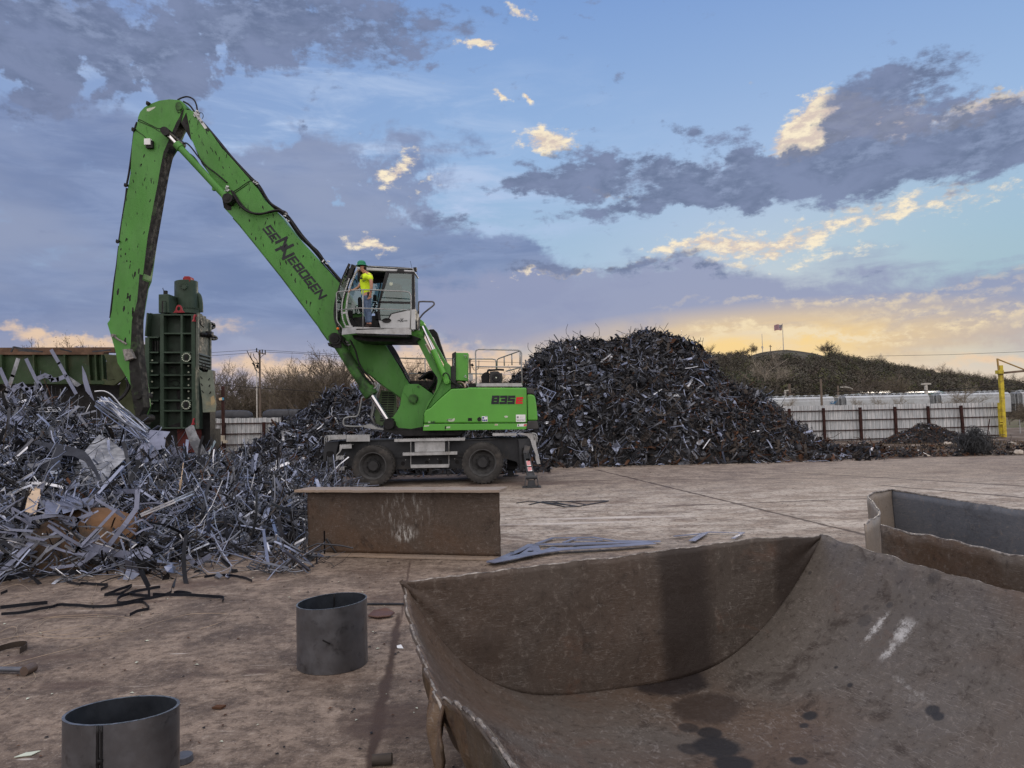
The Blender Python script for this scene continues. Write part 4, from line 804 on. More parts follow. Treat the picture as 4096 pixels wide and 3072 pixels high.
cabbar(fp, .045, Yc0, CABW, 'front_pillar', cab, .07); cabbar([(420, 490), (370, 640), (320, 800), (295, 930), (290, 1060), (310, 1200), (360, 1320)], .03, Yc0-.02, CABW, 'grab_bar', cab, .03)
cabbar([(425, 240), (360, 380), (300, 520), (240, 700), (195, 860), (170, 1040), (180, 1200), (245, 1400)], .05, Yc0+.2, CABD, 'front_guard', cab, .10); cabbar([(500, 265), (460, 380), (430, 480)], .10, Yc0+.1, CABD, 'sun_visor', cab, .2)
cabbar([(425, 240), (360, 380), (300, 520), (240, 700), (195, 860), (170, 1040), (180, 1200), (245, 1400)], .04, Yc1-.1, CABD, 'front_guard', cab, .06)
cabbar([(300, 1090), (380, 1080)], .05, Yc0-.01, CABW, 'grab_bar_foot', cab, .03, sm_=False); cabbar([(350, 1320), (460, 1325)], .05, Yc0-.01, CABW, 'grab_bar_foot', cab, .03, sm_=False)
for Y in (Yc1-.03,): cabbar(fp, .05, Y, CABD, 'front_pillar', cab, .05); cabbar([(1000, 400), (960, 600), (930, 760), (905, 900)], .03, Y, CABD, 'rear_strut', cab, .03)
cabbar([(1520, 385), (1535, 1020)], .085, Yc0+.02, CABD, 'rear_pillar', cab, .06, sm_=False); cabbar([(1520, 385), (1535, 1370)], .06, Yc1-.04, CABD, 'rear_pillar', cab, .06, sm_=False)
# door
mb = MB(); W_ = Yc0-.03
for poly in ([(1055, 360), (1545, 375), (1548, 410), (1105, 398), (1085, 398)], [(1055, 362), (1105, 398), (1040, 620), (960, 880), (925, 900), (1000, 560)], [(925, 880), (1515, 895), (1515, 932), (915, 915)], [(925, 900), (960, 900), (945, 1010), (950, 1130), (965, 1215), (925, 1215), (905, 1100), (905, 980)], [(1500, 405), (1548, 408), (1556, 1018), (1498, 1030)], [(1490, 1028), (1150, 1105), (1110, 1175), (1095, 1222), (1075, 1220), (1090, 1170), (1135, 1095), (1490, 1015)]):
    mb.ext(pts(zK, poly, W_), (0, .04, 0))
door = obj('door', mb, CABD, cab)
mb = MB(); mb.ext(pts(zK, [(1105, 398), (1500, 407), (1508, 897), (955, 883)], W_+.018), (0, .006, 0)); mb.ext(pts(zK, [(942, 912), (1500, 930), (1492, 1020), (1140, 1100), (1090, 1215), (962, 1212), (945, 1100)], W_+.018), (0, .006, 0)); obj('window', mb, GLASS, door)
mb = MB(); mb.ext(pts(zK, [(1495, 1032), (1558, 1015), (1562, 1372), (960, 1342), (925, 1218), (1100, 1224), (1112, 1178), (1152, 1108)], W_+.003), (0, .045, 0)); dp = obj('door_panel', mb, CABW, door, bevel=.006)
c = P(*zK(1065, 1218), W_-.008); mb = MB(); mb.add([c]+[c+Vector((.128*math.cos(t*math.pi/12), -.012, .066*math.sin(t*math.pi/12))) for t in range(24)], [(0, 1+i, 1+(i+1) % 24) for i in range(24)]); mb.add([c+Vector((.128*math.cos(t*math.pi/12), dy, .066*math.sin(t*math.pi/12))) for dy in (-.012, .012) for t in range(24)], [(i, (i+1) % 24, 24+(i+1) % 24, 24+i) for i in range(24)]); hd = obj('door_handle', mb, BLKP, door)
facelet('max', 'cab_lettering', zK(1252, 1232), zK(1305, 1232), W_, 5.5, DECAL, door, bold=.02, shear=.2); facelet('X', 'cab_lettering', zK(1300, 1236), zK(1352, 1236), W_-.002, 10, DECAL, door, bold=.05); facelet('cab', 'cab_lettering', zK(1352, 1232), zK(1425, 1232), W_, 5.5, DECAL, door, bold=.02, shear=.2)
mb = MB(); mb.ext(pts(zK, [(1115, 560), (1168, 562), (1168, 612), (1115, 610)], W_+.014), (0, .003, 0)); obj('sticker', mb, WHT2, door)
mb = MB(); mb.ext(pts(zK, [(1296, 1184), (1362, 1184), (1362, 1188), (1296, 1188)], W_), (0, .003, 0)); mb.ext(pts(zK, [(1290, 1240), (1356, 1240), (1356, 1244), (1290, 1244)], W_), (0, .003, 0)); obj('lettering_rule', mb, DECAL, door)
# windows of the far side, front, rear
mb = MB(); mb.ext(pts(zK, [(560, 400), (1510, 410), (1530, 1020), (1200, 1100), (400, 1100), (390, 900), (450, 620)], Yc1-.03), (0, .006, 0))
fr = [(405, 300), (330, 450), (270, 620), (215, 860), (190, 1040), (200, 1200), (265, 1400)]
for i in range(len(fr)-1): a = P(*zK(*fr[i]), Yc0+.12); b = P(*zK(*fr[i+1]), Yc0+.12); mb.ext([a, b, b+Vector((.006, 0, 0)), a+Vector((.006, 0, 0))], (0, Yc1-Yc0-.2, 0))
mb.ext(pts(zK, [(1530, 400), (1540, 400), (1552, 1000), (1545, 1000)], Yc0+.08), (0, Yc1-Yc0-.16, 0)); obj('cab_glazing', mb, GLASS, cab)
mb = MB(); mb.ext(pts(zK, [(1530, 1020), (1556, 1015), (1562, 1370), (1530, 1370)], Yc0+.05), (0, Yc1-Yc0-.1, 0)); mb.ext(pts(zK, [(960, 1100), (1540, 1060), (1555, 1365), (960, 1340)], Yc1-.05), (0, .04, 0)); mb.ext(pts(zK, [(420, 1320), (1555, 1345), (1555, 1372), (430, 1345)], Yc0+.05), (0, Yc1-Yc0-.1, 0)); mb.ext(pts(zK, [(440, 1170), (900, 1130), (960, 1330), (440, 1320), (420, 1250)], Yc1-.05), (0, .04, 0)); obj('cab_floor', mb, CABD, cab)
mb = MB()   # seat, console, joystick
mb.ext(pts(zK, [(565, 830), (600, 805), (625, 830), (640, 1060), (600, 1070), (570, 1000)], 20.5), (0, .1, 0)); mb.ext(pts(zK, [(830, 775), (880, 775), (885, 880), (830, 875)], 20.45), (0, .12, 0)); mb.ext(pts(zK, [(1030, 560), (1290, 590), (1300, 840), (1040, 830)], 20.3), (0, .45, 0)); mb.ext(pts(zK, [(860, 1060), (1320, 1050), (1330, 1180), (870, 1200)], 20.15), (0, .5, 0)); mb.ext(pts(zK, [(900, 1200), (1280, 1180), (1250, 1330), (930, 1330)], 20.2), (0, .4, 0))
for i in range(6): c = P(*zK(850+(i % 2)*25, 900+i*35), 20.4); mb.cyl(c, c+Vector((0, 0, -.03)), .055, n=12)
c = P(*zK(480, 540), 20.5); mb.tube(smooth([c+Vector((0, 0, -.15)), c, c+Vector((.08, 0, .05)), c+Vector((.12, 0, -.05))], 3), .018); mb.tube(pts(zK, [(660, 1330), (760, 1180), (830, 1050), (880, 900)], 20.3), .02); mb.tube(smooth(pts(zK, [(1350, 1180), (1355, 900), (1330, 850), (1230, 850)], 20.6), 3), .012)
mb.ext(pts(zK, [(395, 1040), (470, 1035), (470, 1160), (400, 1165)], 20.5), (0, .1, 0)); mb.ext(pts(zK, [(450, 1180), (520, 1260), (600, 1330), (440, 1330)], 20.2), (0, .3, 0)); obj('driver_seat', mb, SEAT, cab, bevel=.01)
mb = MB(); c = P(*zK(1560, 338), Yc0+.15); mb.box(c, (.09, .12, .11)); mb.tube(smooth(pts(zK, [(1580, 375), (1598, 400), (1580, 440), (1555, 445)], Yc0+.15), 4), .004, 5); obj('rear_lamp', mb, CABD, cab, bevel=.008)
mb = MB(); mb.tube(pts(zK, [(1510, 340), (1490, 260), (1474, 190)], Yc0+.2), .005, 5); obj('antenna', mb, BLK, cab)
mb = MB(); mb.ext(pts(zK, [(365, 460), (430, 400), (440, 440), (400, 520), (365, 510)], Yc0-.02), (0, .1, 0)); obj('mirror', mb, CABD, cab, bevel=.01)
mb = MB(); c = P(*zK(224, 1360), Yc0+.1); mb.lathe(c+Vector((0, -.05, 0)), (0, 1, 0), [(.001, 0), (.03, .005), (.037, .03), (.037, .07)], 12); obj('indicator_lamp', mb, ORNG, cab, sm=True); mb = MB(); mb.ext(pts(zK, [(220, 1385), (265, 1370), (275, 1440), (230, 1440)], Yc0+.1), (0, .15, 0)); obj('lamp_bracket', mb, CABD, cab)
# ---- deck equipment behind the riser
mb = MB(); mb.ext(pts(zG, [(778, 556), (988, 560), (972, 1032), (776, 1026)], 20.35), (0, .5, 0)); eb = obj('control_cabinet', mb, LIME, mh, bevel=.012)
mb = MB(); mb.ext(pts(zG, [(714, 572), (778, 535), (776, 1024), (714, 790)], 20.3), (0, .4, 0)); mb.ext(pts(zG, [(697, 792), (735, 772), (778, 800), (776, 1160), (697, 1160)], 20.25), (0, .45, 0)); obj('cabinet_door', mb, CABD, eb, bevel=.008)
mb = MB(); mb.ext(pts(zG, [(735, 655), (755, 640), (752, 780), (732, 790)], 20.29), (0, .02, 0)); obj('cabinet_window', mb, GLASS, eb)
mb = MB(); mb.tube(smooth(pts(zG, [(800, 1060), (870, 1055), (920, 1090), (945, 1160)], 20.6), 4), .075, 12); obj('exhaust_pipe', mb, mat('stained_exhaust', (.3, .24, .2), .35, .9, var=.4, vscale=3), mh, sm=True)
mb = MB(); mb.ext(pts(zG, [(0, 1035), (460, 1040), (440, 1180), (300, 1180), (180, 1090), (0, 1090)], 21.2), (0, .9, 0)); mb.ext(pts(zG, [(990, 1080), (1120, 1075), (1120, 1140), (1000, 1146)], 20.4), (0, 1.2, 0)); obj('deck_bulkhead', mb, BLKP, mh)
mb = MB(); mb.ext(pts(zG, [(1128, 1078), (1912, 1074), (1914, 1130), (1128, 1130)], 20.05), (0, .03, 0)); z_ = P(*zG(1500, 1078), 20.05).z; a = P(*zG(1128, 1078), 20.05); b = P(*zG(1912, 1078), 20.05); mb.ext([Vector((a.x, 20.09, z_-.01)), Vector((b.x, 20.09, z_-.01)), Vector((b.x, 20.7, z_-.01)), Vector((a.x, 20.7, z_-.01))], (0, 0, -.03)); wk = obj('maintenance_walkway', mb, GALV, mh)
mb = MB(); r = .019
mb.tube([*pts(zG, [(1128, 1100), (1122, 780), (1114, 560), (1122, 520), (1160, 500)], 20.06), *pts(zG, [(1840, 512), (1885, 530), (1900, 570), (1895, 760), (1910, 1100)], 20.06)], r, 8)
mb.tube([P(*zG(1125, 795), 20.06), P(*zG(1900, 802), 20.06)], r, 8)
mb.tube([P(*zG(1860, 530), 20.08), P(*zG(1720, 580), 20.9), P(*zG(1510, 655), 22.3), P(*zG(1482, 680), 22.35), P(*zG(1480, 840), 22.35)], r, 8); mb.tube([P(*zG(1890, 805), 20.08), P(*zG(1640, 870), 22.0)], r, 8); mb.tube([P(*zG(1732, 575), 20.9), P(*zG(1735, 770), 20.9)], r, 8); mb.tube([P(*zG(1602, 625), 21.7), P(*zG(1605, 780), 21.7)], r, 8); mb.tube(pts(zG, [(1875, 540), (1870, 760)], 20.2), r, 8)
mb.tube(pts(zG, [(-180, 648), (0, 650), (700, 660), (1400, 664), (1450, 675), (1465, 710), (1468, 840)], 22.4), r, 8); mb.tube(pts(zG, [(-20, 912), (300, 912)], 22.4), r, 8); mb.tube(pts(zG, [(980, 912), (1240, 918)], 22.4), r, 8); mb.tube(pts(zG, [(256, 655), (258, 1040)], 22.4), r, 8)
obj('guard_rail', mb, PIPE, wk, sm=True)
mb = MB(); mb.ext(pts(zG, [(1358, 880), (1430, 870), (1500, 870), (1530, 900), (1565, 905), (1572, 1000), (1545, 1045), (1540, 1072), (1400, 1074), (1358, 1060)], 20.7), (0, .35, 0)); mo = obj('cooling_fan_motor', mb, DGREY, mh, bevel=.012)
mb = MB(); c = P(*zG(1468, 982), 20.7); mb.lathe(c-Vector((0, .03, 0)), (0, 1, 0), [(.001, 0), (.11, 0), (.125, .03)], 28); mb.lathe(c-Vector((0, .04, 0)), (0, 1, 0), [(.075, 0), (.08, .01)], 24); obj('fan_cover', mb, CABD, mo, sm=2); mb = MB(); mb.cyl(c-Vector((0, .05, 0)), c, .022, n=12); obj('shaft_end', mb, WHT2, mo)
mb = MB(); mb.ext(pts(zG, [(1210, 960), (1240, 910), (1290, 885), (1350, 900), (1350, 1065), (1215, 1065)], 20.85), (0, .3, 0)); mb.tube(smooth(pts(zG, [(1320, 900), (1330, 860), (1380, 855), (1500, 845), (1600, 850)], 20.8), 4), .03); mb.ext(pts(zG, [(1180, 1062), (1560, 1062), (1560, 1080), (1180, 1080)], 20.6), (0, .8, 0)); obj('motor_body', mb, BLKP, mo, bevel=.01)
mb = MB(); mb.ext(pts(zG, [(135, 875), (190, 875), (190, 905), (130, 908)], 22.35), (0, .1, 0)); mb.tube(smooth(pts(zG, [(190, 905), (240, 905), (255, 950), (230, 1020)], 22.3), 4), .02); obj('rail_camera', mb, BLKP, wk)
# ---- far-side guard cage and front bent rails
mb = MB(); mb.ext(pts(zC, [(700, 455), (832, 462), (835, 640), (790, 740), (700, 762), (655, 740), (642, 660)], 22.0), (0, .06, 0)); cg = obj('guard_cage', mb, mat('dull_green_guard', (.10, .15, .08), .6, var=.2), mh)
mb = MB()
for i in range(14):
    y = 474+i*20; xs_ = [(712-i*1.5, 52), (770-i*1.5, 52)]
    for x, L in xs_:
        if y > 720: continue
        mb.ext(pts(zC, [(x, y), (x+L*.9, y), (x+L, y+5), (x+L*.9, y+11), (x, y+11), (x-5, y+5)], 21.995), (0, .005, 0))
obj('cage_slot', mb, BLKP, cg)  # thin black plates on the face paint the darkness of the slots
mb = MB(); mb.tube(smooth(pts(zC, [(575, 515), (540, 520), (528, 560), (512, 640), (490, 680), (430, 686), (385, 700), (375, 740), (400, 765), (540, 768), (640, 765)], 21.6), 4), .025, 8); mb.tube(pts(zC, [(688, 390), (650, 560), (620, 690), (660, 770)], 21.9), .03, 8); mb.tube(pts(zC, [(672, 400), (632, 560), (610, 700)], 22.1), .025, 8); obj('front_rail', mb, PIPE, mh, sm=True)
mb = MB(); mb.ext(pts(zC, [(540, 762), (600, 745), (660, 775), (720, 785), (722, 800), (560, 782)], 21.5), (0, .3, 0)); obj('front_step', mb, GALV, mh)
# ------------------------------------------------------------------ foreground steel: torn shell, tub, girder, pipe rings
RUST = mat('brown_rusty_plate', (.100, .074, .058), .62, .15, var=.3, vscale=1.6, col2=(.055, .038, .030), c2scale=1.1, c2lo=.48, c2hi=.7, scratch=.22, bump=.12, bscale=18, spec=.4)
EDGE = mat('torch_cut_edge', (.26, .24, .22), .5, .3, var=.5, vscale=25, dirt=(.05, .035, .03), dirt_amt=.6, dirt_scale=14, bump=.5, bscale=60)
def shell_mat(name, warm=(.098, .070, .052), grey=(.098, .086, .075), dark=(.026, .018, .014), spots=(), scrapes=(), band=None, burn=None):
    m = bpy.data.materials.new(name); m.use_nodes = True; t = NT(m.node_tree); b = t.n['Principled BSDF']
    ps = t.new('ShaderNodeNewGeometry').outputs['Position']
    n0 = t.noise(ps, .7, 6, .6, .5); n1 = t.noise(ps, 3.5, 8, .72, .4); n2 = t.noise(ps, 22, 7, .75); n3 = t.noise(t.mapv(ps, scale=(1, 1, .25)), 9, 6, .7)
    c = t.mix(t.sstep(n0, .38, .62), (*warm, 1), (*grey, 1))
    c = t.mix(t.math('MULTIPLY', t.sstep(n1, .53, .68), .75), c, (*dark, 1))
    c = t.mix(t.math('MULTIPLY', t.sstep(t.noise(t.mapv(ps, loc=(4, 4, 1)), 1.8, 7, .7, .6), .58, .70), .4), c, (.115, .062, .040, 1))
    c = t.mix(t.math('MULTIPLY', t.sstep(n2, .54, .68), .5), c, (.19, .165, .145, 1)); c = t.mix(t.math('MULTIPLY', t.sstep(n2, .46, .34), .6), c, (*dark, 1))
    c = t.mix(t.math('MULTIPLY', t.sstep(n3, .60, .72), .4), c, (*dark, 1))
    # fine scratches (several directions of thin warped lines)
    for rot, k in (((.3, .9, .2), .26), ((1.1, -.7, .9), .3), ((-.6, 1.1, 1.7), .3), ((.9, 1.3, -.5), .3)):
        w1 = t.noise(t.mapv(ps, rot=rot, scale=(3, 3, 40)), 2.2, 3, .6, 3.5); w2 = t.noise(t.mapv(ps, rot=rot), 2.6, 4, .6)
        c = t.mix(t.math('MULTIPLY', t.math('MULTIPLY', t.sstep(w1, .60, .66), t.sstep(w2, .46, .60)), k), c, (.30, .28, .265, 1))
    vv_ = t.new('ShaderNodeTexVoronoi', feature='DISTANCE_TO_EDGE'); t.put(vv_.inputs['Vector'], t.vm('ADD', ps, t.vm('MULTIPLY', t.noise(ps, 5, 3, .6, out=1), (.25, .25, .25)))); vv_.inputs['Scale'].default_value = 6.5
    c = t.mix(t.math('MULTIPLY', t.math('MULTIPLY', t.sstep(vv_.outputs['Distance'], .012, .004), t.sstep(t.noise(t.mapv(ps, loc=(9, 2, 4)), 2.1, 5, .7), .53, .62)), .26), c, (.30, .28, .26, 1))
    vv2 = t.new('ShaderNodeTexVoronoi', feature='DISTANCE_TO_EDGE'); t.put(vv2.inputs['Vector'], t.vm('ADD', ps, t.vm('MULTIPLY', t.noise(ps, 9, 3, .6, out=1), (.18, .18, .18)))); vv2.inputs['Scale'].default_value = 15
    c = t.mix(t.math('MULTIPLY', t.math('MULTIPLY', t.sstep(vv2.outputs['Distance'], .022, .006), t.sstep(t.noise(t.mapv(ps, loc=(1, 7, 4)), 3.3, 5, .7), .52, .62)), .5), c, (*dark, 1))
    for (cx_, cy_, cz_, r, col, k) in spots:
        dd = t.vm('LENGTH', t.vm('SUBTRACT', ps, (cx_, cy_, cz_)), out=1); mk = t.sstep(t.math('ADD', dd, t.math('MULTIPLY', t.math('SUBTRACT', n1, .5), r*.9)), r*1.1, r*.75)
        c = t.mix(t.math('MULTIPLY', mk, k), c, (*col, 1))
    for (a, b_, wd, k) in scrapes:
        a = Vector(a); b_ = Vector(b_); d = b_-a; L = d.length; d.normalize(); v = t.vm('SUBTRACT', ps, tuple(a)); al = t.vm('DOT_PRODUCT', v, tuple(d), out=1)
        dist = t.vm('LENGTH', t.vm('CROSS_PRODUCT', v, tuple(d)), out=1)
        mk = t.math('MULTIPLY', t.sstep(t.math('ADD', dist, t.math('MULTIPLY', t.math('SUBTRACT', t.noise(ps, 26, 5, .85), .5), wd*5)), wd*1.5, wd*.2), t.math('MULTIPLY', t.sstep(al, -.03, .04), t.sstep(al, L+.03, L-.05)))
        c = t.mix(t.math('MULTIPLY', mk, k), c, (.46, .46, .45, 1))
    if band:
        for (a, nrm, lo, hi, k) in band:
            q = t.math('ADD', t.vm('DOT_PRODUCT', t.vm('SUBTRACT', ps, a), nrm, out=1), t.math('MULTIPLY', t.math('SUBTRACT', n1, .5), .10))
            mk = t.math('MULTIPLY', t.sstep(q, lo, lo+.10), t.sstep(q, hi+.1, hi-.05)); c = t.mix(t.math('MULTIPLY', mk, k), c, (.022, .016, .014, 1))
    t.put(b.inputs['Base Color'], c); b.inputs['Metallic'].default_value = .1; t.put(b.inputs['Roughness'], t.sstep(n1, .3, .7, .34, .68)); b.inputs['Specular IOR Level'].default_value = .3
    bn = t.new('ShaderNodeBump'); bn.inputs['Strength'].default_value = .3; bn.inputs['Distance'].default_value = .01; t.put(bn.inputs['Height'], t.math('ADD', n2, t.math('MULTIPLY', n1, 3))); t.put(b.inputs['Normal'], bn.outputs[0])
    return m
# geometry of the trough: a segment of a cylinder lying on the ground, end plate at the back
EL_ = P(1604, 2330, 4.2); ER_ = P(3287, 2150, 5.1)      # ends of the chord = top of the end plate
ch_ = Vector((ER_.x-EL_.x, ER_.y-EL_.y, 0)); chl = ch_.length; cu_ = ch_.normalized(); ax_ = Vector((cu_.y, -cu_.x, 0))  # towards the camera
zl, zr = EL_.z, ER_.z
RZT = (0, .2, .37, .7, 1.0, 1.06, 1.1, 1.22, 1.5, 1.8, 2.25, 3.3); RZV = (zl, .68, .625, .55, .50, .46, .52, .585, .655, .705, .73, .74)
def cyl_pt(s, t, out=0.0):
    """s: 0..1 across from left rim to right rim, t: metres along the axis towards the camera"""
    u = (s-.5)*2
    zrim = (zl+(zr-zl)*s)*(1-.075*t)
    dep = .012 + zrim*abs(u)**2.7     # cross profile: flat-bottomed curve
    p = Vector((EL_.x, EL_.y, 0)) + ch_*s + ax_*t
    hz = dep
    if u < 0: hz = .012 + float(np.interp(t, RZT, RZV))*abs(u)**3.8
    return Vector((p.x, p.y, hz))
def spot_at(px, py):
    """point of the trough surface seen at a photo pixel"""
    d = cf + cr*((px-2048)/FPX) + cu*((1536-py)/FPX); best = None
    for i in range(400):
        k = 1.5+i*.012; p = Vector((0, 0, CAMH))+d*k; q = p-Vector((EL_.x, EL_.y, 0)); s = q.dot(cu_)/chl; t = q.dot(ax_)
        if -.05 < s < 1.05 and t > 0:
            if p.z <= cyl_pt(max(0, min(1, s)), t).z: return p
    return G(px, py)
K5 = 1396/1976
def z5(x, y): return (2700+x*K5, 1900+y*K5)
DK = (.018, .018, .020)
spots = []
for x, y, r, k in ((770, 1385, .055, .95), (735, 1442, .035, .85), (712, 1385, .03, .5), (922, 1010, .02, .9), (920, 1050, .018, .9), (918, 1100, .02, .9), (935, 1130, .014, .9), (998, 1205, .028, .9), (885, 1205, .02, .8), (965, 1250, .016, .9), (955, 1290, .013, .8), (1115, 1255, .018, .7), (1468, 1350, .04, .9), (1500, 1385, .035, .9), (1560, 1335, .014, .8), (1290, 912, .014, .9), (75, 1440, .06, .7), (90, 1560, .07, .75), (675, 1635, .035, .8), (710, 1650, .05, .9), (240, 1550, .13, .95), (330, 1650, .11, .95), (200, 1470, .07, .9), (330, 1335, .02, .8), (900, 1460, .02, .7), (1090, 760, .03, .4), (1480, 590, .05, .45), (1080, 830, .05, .35), (1225, 745, .03, .5), (770, 560, .02, .6), (585, 1398, .01, .8), (1030, 1475, .02, .7)):
    p = spot_at(*z5(x, y)); spots.append((p.x, p.y, p.z, r, DK, k))
p = spot_at(*z5(190, 1330)); spots.append((p.x, p.y, p.z, .22, (.035, .026, .022), .8))
p = spot_at(*z5(-60, 1180)); spots.append((p.x, p.y, p.z, .30, (.014, .012, .014), .85)); p = spot_at(*z5(-250, 1150)); spots.append((p.x, p.y, p.z, .16, (.014, .012, .014), .8)); p = spot_at(*z5(200, 1080)); spots.append((p.x, p.y, p.z, .2, (.016, .013, .014), .8)); p = spot_at(*z5(400, 900)); spots.append((p.x, p.y, p.z, .12, (.02, .016, .015), .7))
scr = []
for a, b_, wd, k in (((1215, 790), (1065, 975), .022, .85), ((1175, 840), (1130, 900), .03, .8), ((1335, 830), (1260, 960), .045, .9), ((1260, 960), (1180, 1060), .03, .85), ((1410, 760), (1390, 810), .01, .7), ((1180, 1060), (1140, 1130), .012, .7), ((920, 975), (1140, 985), .008, .45), ((1170, 560), (1145, 670), .008, .6), ((1445, 820), (1495, 905), .006, .8), ((1600, 940), (1530, 1080), .012, .5), ((1530, 1080), (1300, 1170), .012, .45), ((1690, 740), (1700, 775), .008, .8), ((640, 1030), (628, 1095), .006, .6), ((1250, 1150), (1450, 1300), .02, .3), ((1320, 1260), (1380, 1290), .03, .3)):
    scr.append((spot_at(*z5(*a)), spot_at(*z5(*b_)), wd*.8, k))
TROUGH = shell_mat('scarred_shell_plate', spots=spots, scrapes=scr)
pb_ = P(2537, 2400, 4.8)
bx0 = None
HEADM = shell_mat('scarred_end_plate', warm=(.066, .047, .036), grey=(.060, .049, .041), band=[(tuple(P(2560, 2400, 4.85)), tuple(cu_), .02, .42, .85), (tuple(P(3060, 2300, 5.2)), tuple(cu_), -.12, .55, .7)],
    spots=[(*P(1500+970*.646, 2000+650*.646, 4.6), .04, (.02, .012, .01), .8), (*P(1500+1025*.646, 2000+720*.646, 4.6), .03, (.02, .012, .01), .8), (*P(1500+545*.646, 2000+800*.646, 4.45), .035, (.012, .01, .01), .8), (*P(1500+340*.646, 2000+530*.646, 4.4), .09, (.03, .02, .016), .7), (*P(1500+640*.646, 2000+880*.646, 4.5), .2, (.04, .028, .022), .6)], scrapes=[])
tr = thing('torn_tank_shell', 'large rusty half of a cut tank shell with ragged torn rim in the foreground', 'tank shell', (1.0, 3.8, 0))
def left_cut(t):
    return .004+.003*math.sin(t*31)+.002*math.sin(t*57)
NT_, NS_ = 150, 120
TL = 3.3
def trp(a, b_):
    t = b_*TL; s0 = left_cut(t); s1 = 1.0 + .0012*math.sin(t*5+1) + .001*math.sin(t*23); s = s0+(s1-s0)*a
    p = cyl_pt(min(max(s, 0), 1.02), t)
    p.z += .018*mnoise.noise(Vector((p.x*1.6, p.y*1.6, 2)))*min(1, 4*a)*(1-a*.3)
    if a > .96: p.z += .012*mnoise.noise(Vector((p.x*9, p.y*9, 1)))
    return p
mb = MB(); mb.grid(trp, NS_, NT_); sh = obj('curved_wall', mb, TROUGH, tr, sm=True, solid=.028)
# end plate
def hdp(a, b_):
    s = a; p0 = cyl_pt(s, .0); top = zl+(zr-zl)*s + .012*mnoise.noise(Vector((s*14, 0, 1)))+.006*mnoise.noise(Vector((s*55, 0, 1))) + .03*math.exp(-((s-.8)/.2)**2)
    q = Vector((p0.x, p0.y, p0.z+(top-p0.z)*b_)); q += ax_*(-.06*math.sin(a*math.pi)*b_ + .012*mnoise.noise(Vector((s*5, b_*3, 0)))); return q
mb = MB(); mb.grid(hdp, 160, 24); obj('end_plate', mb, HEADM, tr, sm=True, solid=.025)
# cut edges: ragged bright bead along all rims
def bead(fn, n, r, name, j=.35):
    mb = MB(); ps_ = [fn(i/(n-1)) for i in range(n)]; k = 7; vs = []
    for i, p in enumerate(ps_):
        d = (ps_[min(i+1, n-1)]-ps_[max(i-1, 0)]).normalized(); x = d.cross(Vector((0, 0, 1))).normalized(); y = x.cross(d)
        rr = r*(1+j*mnoise.noise(p*22)*2+j*mnoise.noise(p*60))
        for q in range(k): a = 2*math.pi*q/k; vs.append(p+x*(rr*math.cos(a))+y*(rr*math.sin(a)*.8))
    mb.add(vs, [(i*k+q, i*k+(q+1) % k, (i+1)*k+(q+1) % k, (i+1)*k+q) for i in range(n-1) for q in range(k)]); return obj(name, mb, EDGE, tr, sm=True)
bead(lambda a: hdp(a, 1.0), 300, .007, 'cut_edge', .3); bead(lambda b_: trp(0, b_)+Vector((0, 0, .004)), 400, .007, 'cut_edge', .3); bead(lambda b_: trp(1, b_), 300, .007, 'cut_edge', .3)
# folded flap hanging outside the torn left edge, and lower skirt of the shell under it
mb = MB()
def flap(a, b_):
    top = trp(0, (.86+.30*a)/TL); q = top + Vector((-.03, -.02, 0))*b_ ; out_ = -cu_
    q = top + out_*(.035*math.sin(b_*2.4)) + ax_*(.07*b_) - Vector((0, 0, 1))*(.30*b_*(1-.65*abs(a-.5)*1.4)); q += out_*.02*mnoise.noise(q*7); return q
mb.grid(flap, 30, 24); obj('bent_flap', mb, shell_mat('rusty_flap', warm=(.13, .085, .05), grey=(.10, .09, .08)), tr, sm=True, solid=.016)
mb = MB()
def skirt(a, b_):
    t = .55+a*2.0; top = trp(0, t/TL); base = Vector((top.x, top.y, 0))+cu_*(.30+.05*math.sin(a*7)); q = top.lerp(base, b_**.8) - cu_*(.10*math.sin(b_*3.1)); q.z = top.z*(1-b_); q += cu_*.03*mnoise.noise(q*6); return q
mb.grid(skirt, 50, 20); obj('crumpled_skirt', mb, shell_mat('crumpled_rust', warm=(.10, .065, .035), grey=(.06, .055, .045)), tr, sm=True, solid=.012)
# ---- second, squarish tub to the right
tub = thing('cut_steel_tub', 'open blue grey lined steel tub with rusty brown near wall, behind the torn shell', 'steel tub', (4.2, 7, 0))
BLUEG = shell_mat('blue_grey_liner', warm=(.085, .095, .115), grey=(.10, .11, .13), dark=(.05, .055, .065))
BRN = shell_mat('flaking_brown_wall', warm=(.075, .048, .030), grey=(.11, .095, .08), dark=(.022, .015, .012))
TAN = shell_mat('tan_end_wall', warm=(.26, .215, .17), grey=(.20, .18, .16), dark=(.10, .08, .065))
fl_ = P(*zO(1927, 1060), 8.6); fr_ = P(4400, 2090, 6.9); nl = P(*zO(1903, 1137), 6.35); nr = P(4400, 2300, 4.75)
lft = P(*zO(1886, 1085), 7.7); l2 = P(*zO(1883, 1100), 7.2)
mb = MB()
def wall(pth, ztops, n=60, nz=10, jag=.012):
    ps_ = smooth(pth, 14); 
    vs = []; m_ = len(ps_)
    for i, p in enumerate(ps_):
        for j in range(nz): vs.append(Vector((p.x, p.y, (p.z+jag*mnoise.noise(p*7)*1.5)*j/(nz-1)+.004)) + Vector((0, .03*mnoise.noise(Vector((p.x*2, j*.3, p.y))), 0)))
    return vs, [(i*nz+j, (i+1)*nz+j, (i+1)*nz+j+1, i*nz+j+1) for i in range(m_-1) for j in range(nz-1)], ps_
vs, fs, far_ps = wall([fl_, fl_.lerp(fr_, .35), fl_.lerp(fr_, .7), fr_], None); mb.add(vs, fs); obj('far_wall', mb, BLUEG, tub, sm=True, solid=.02)
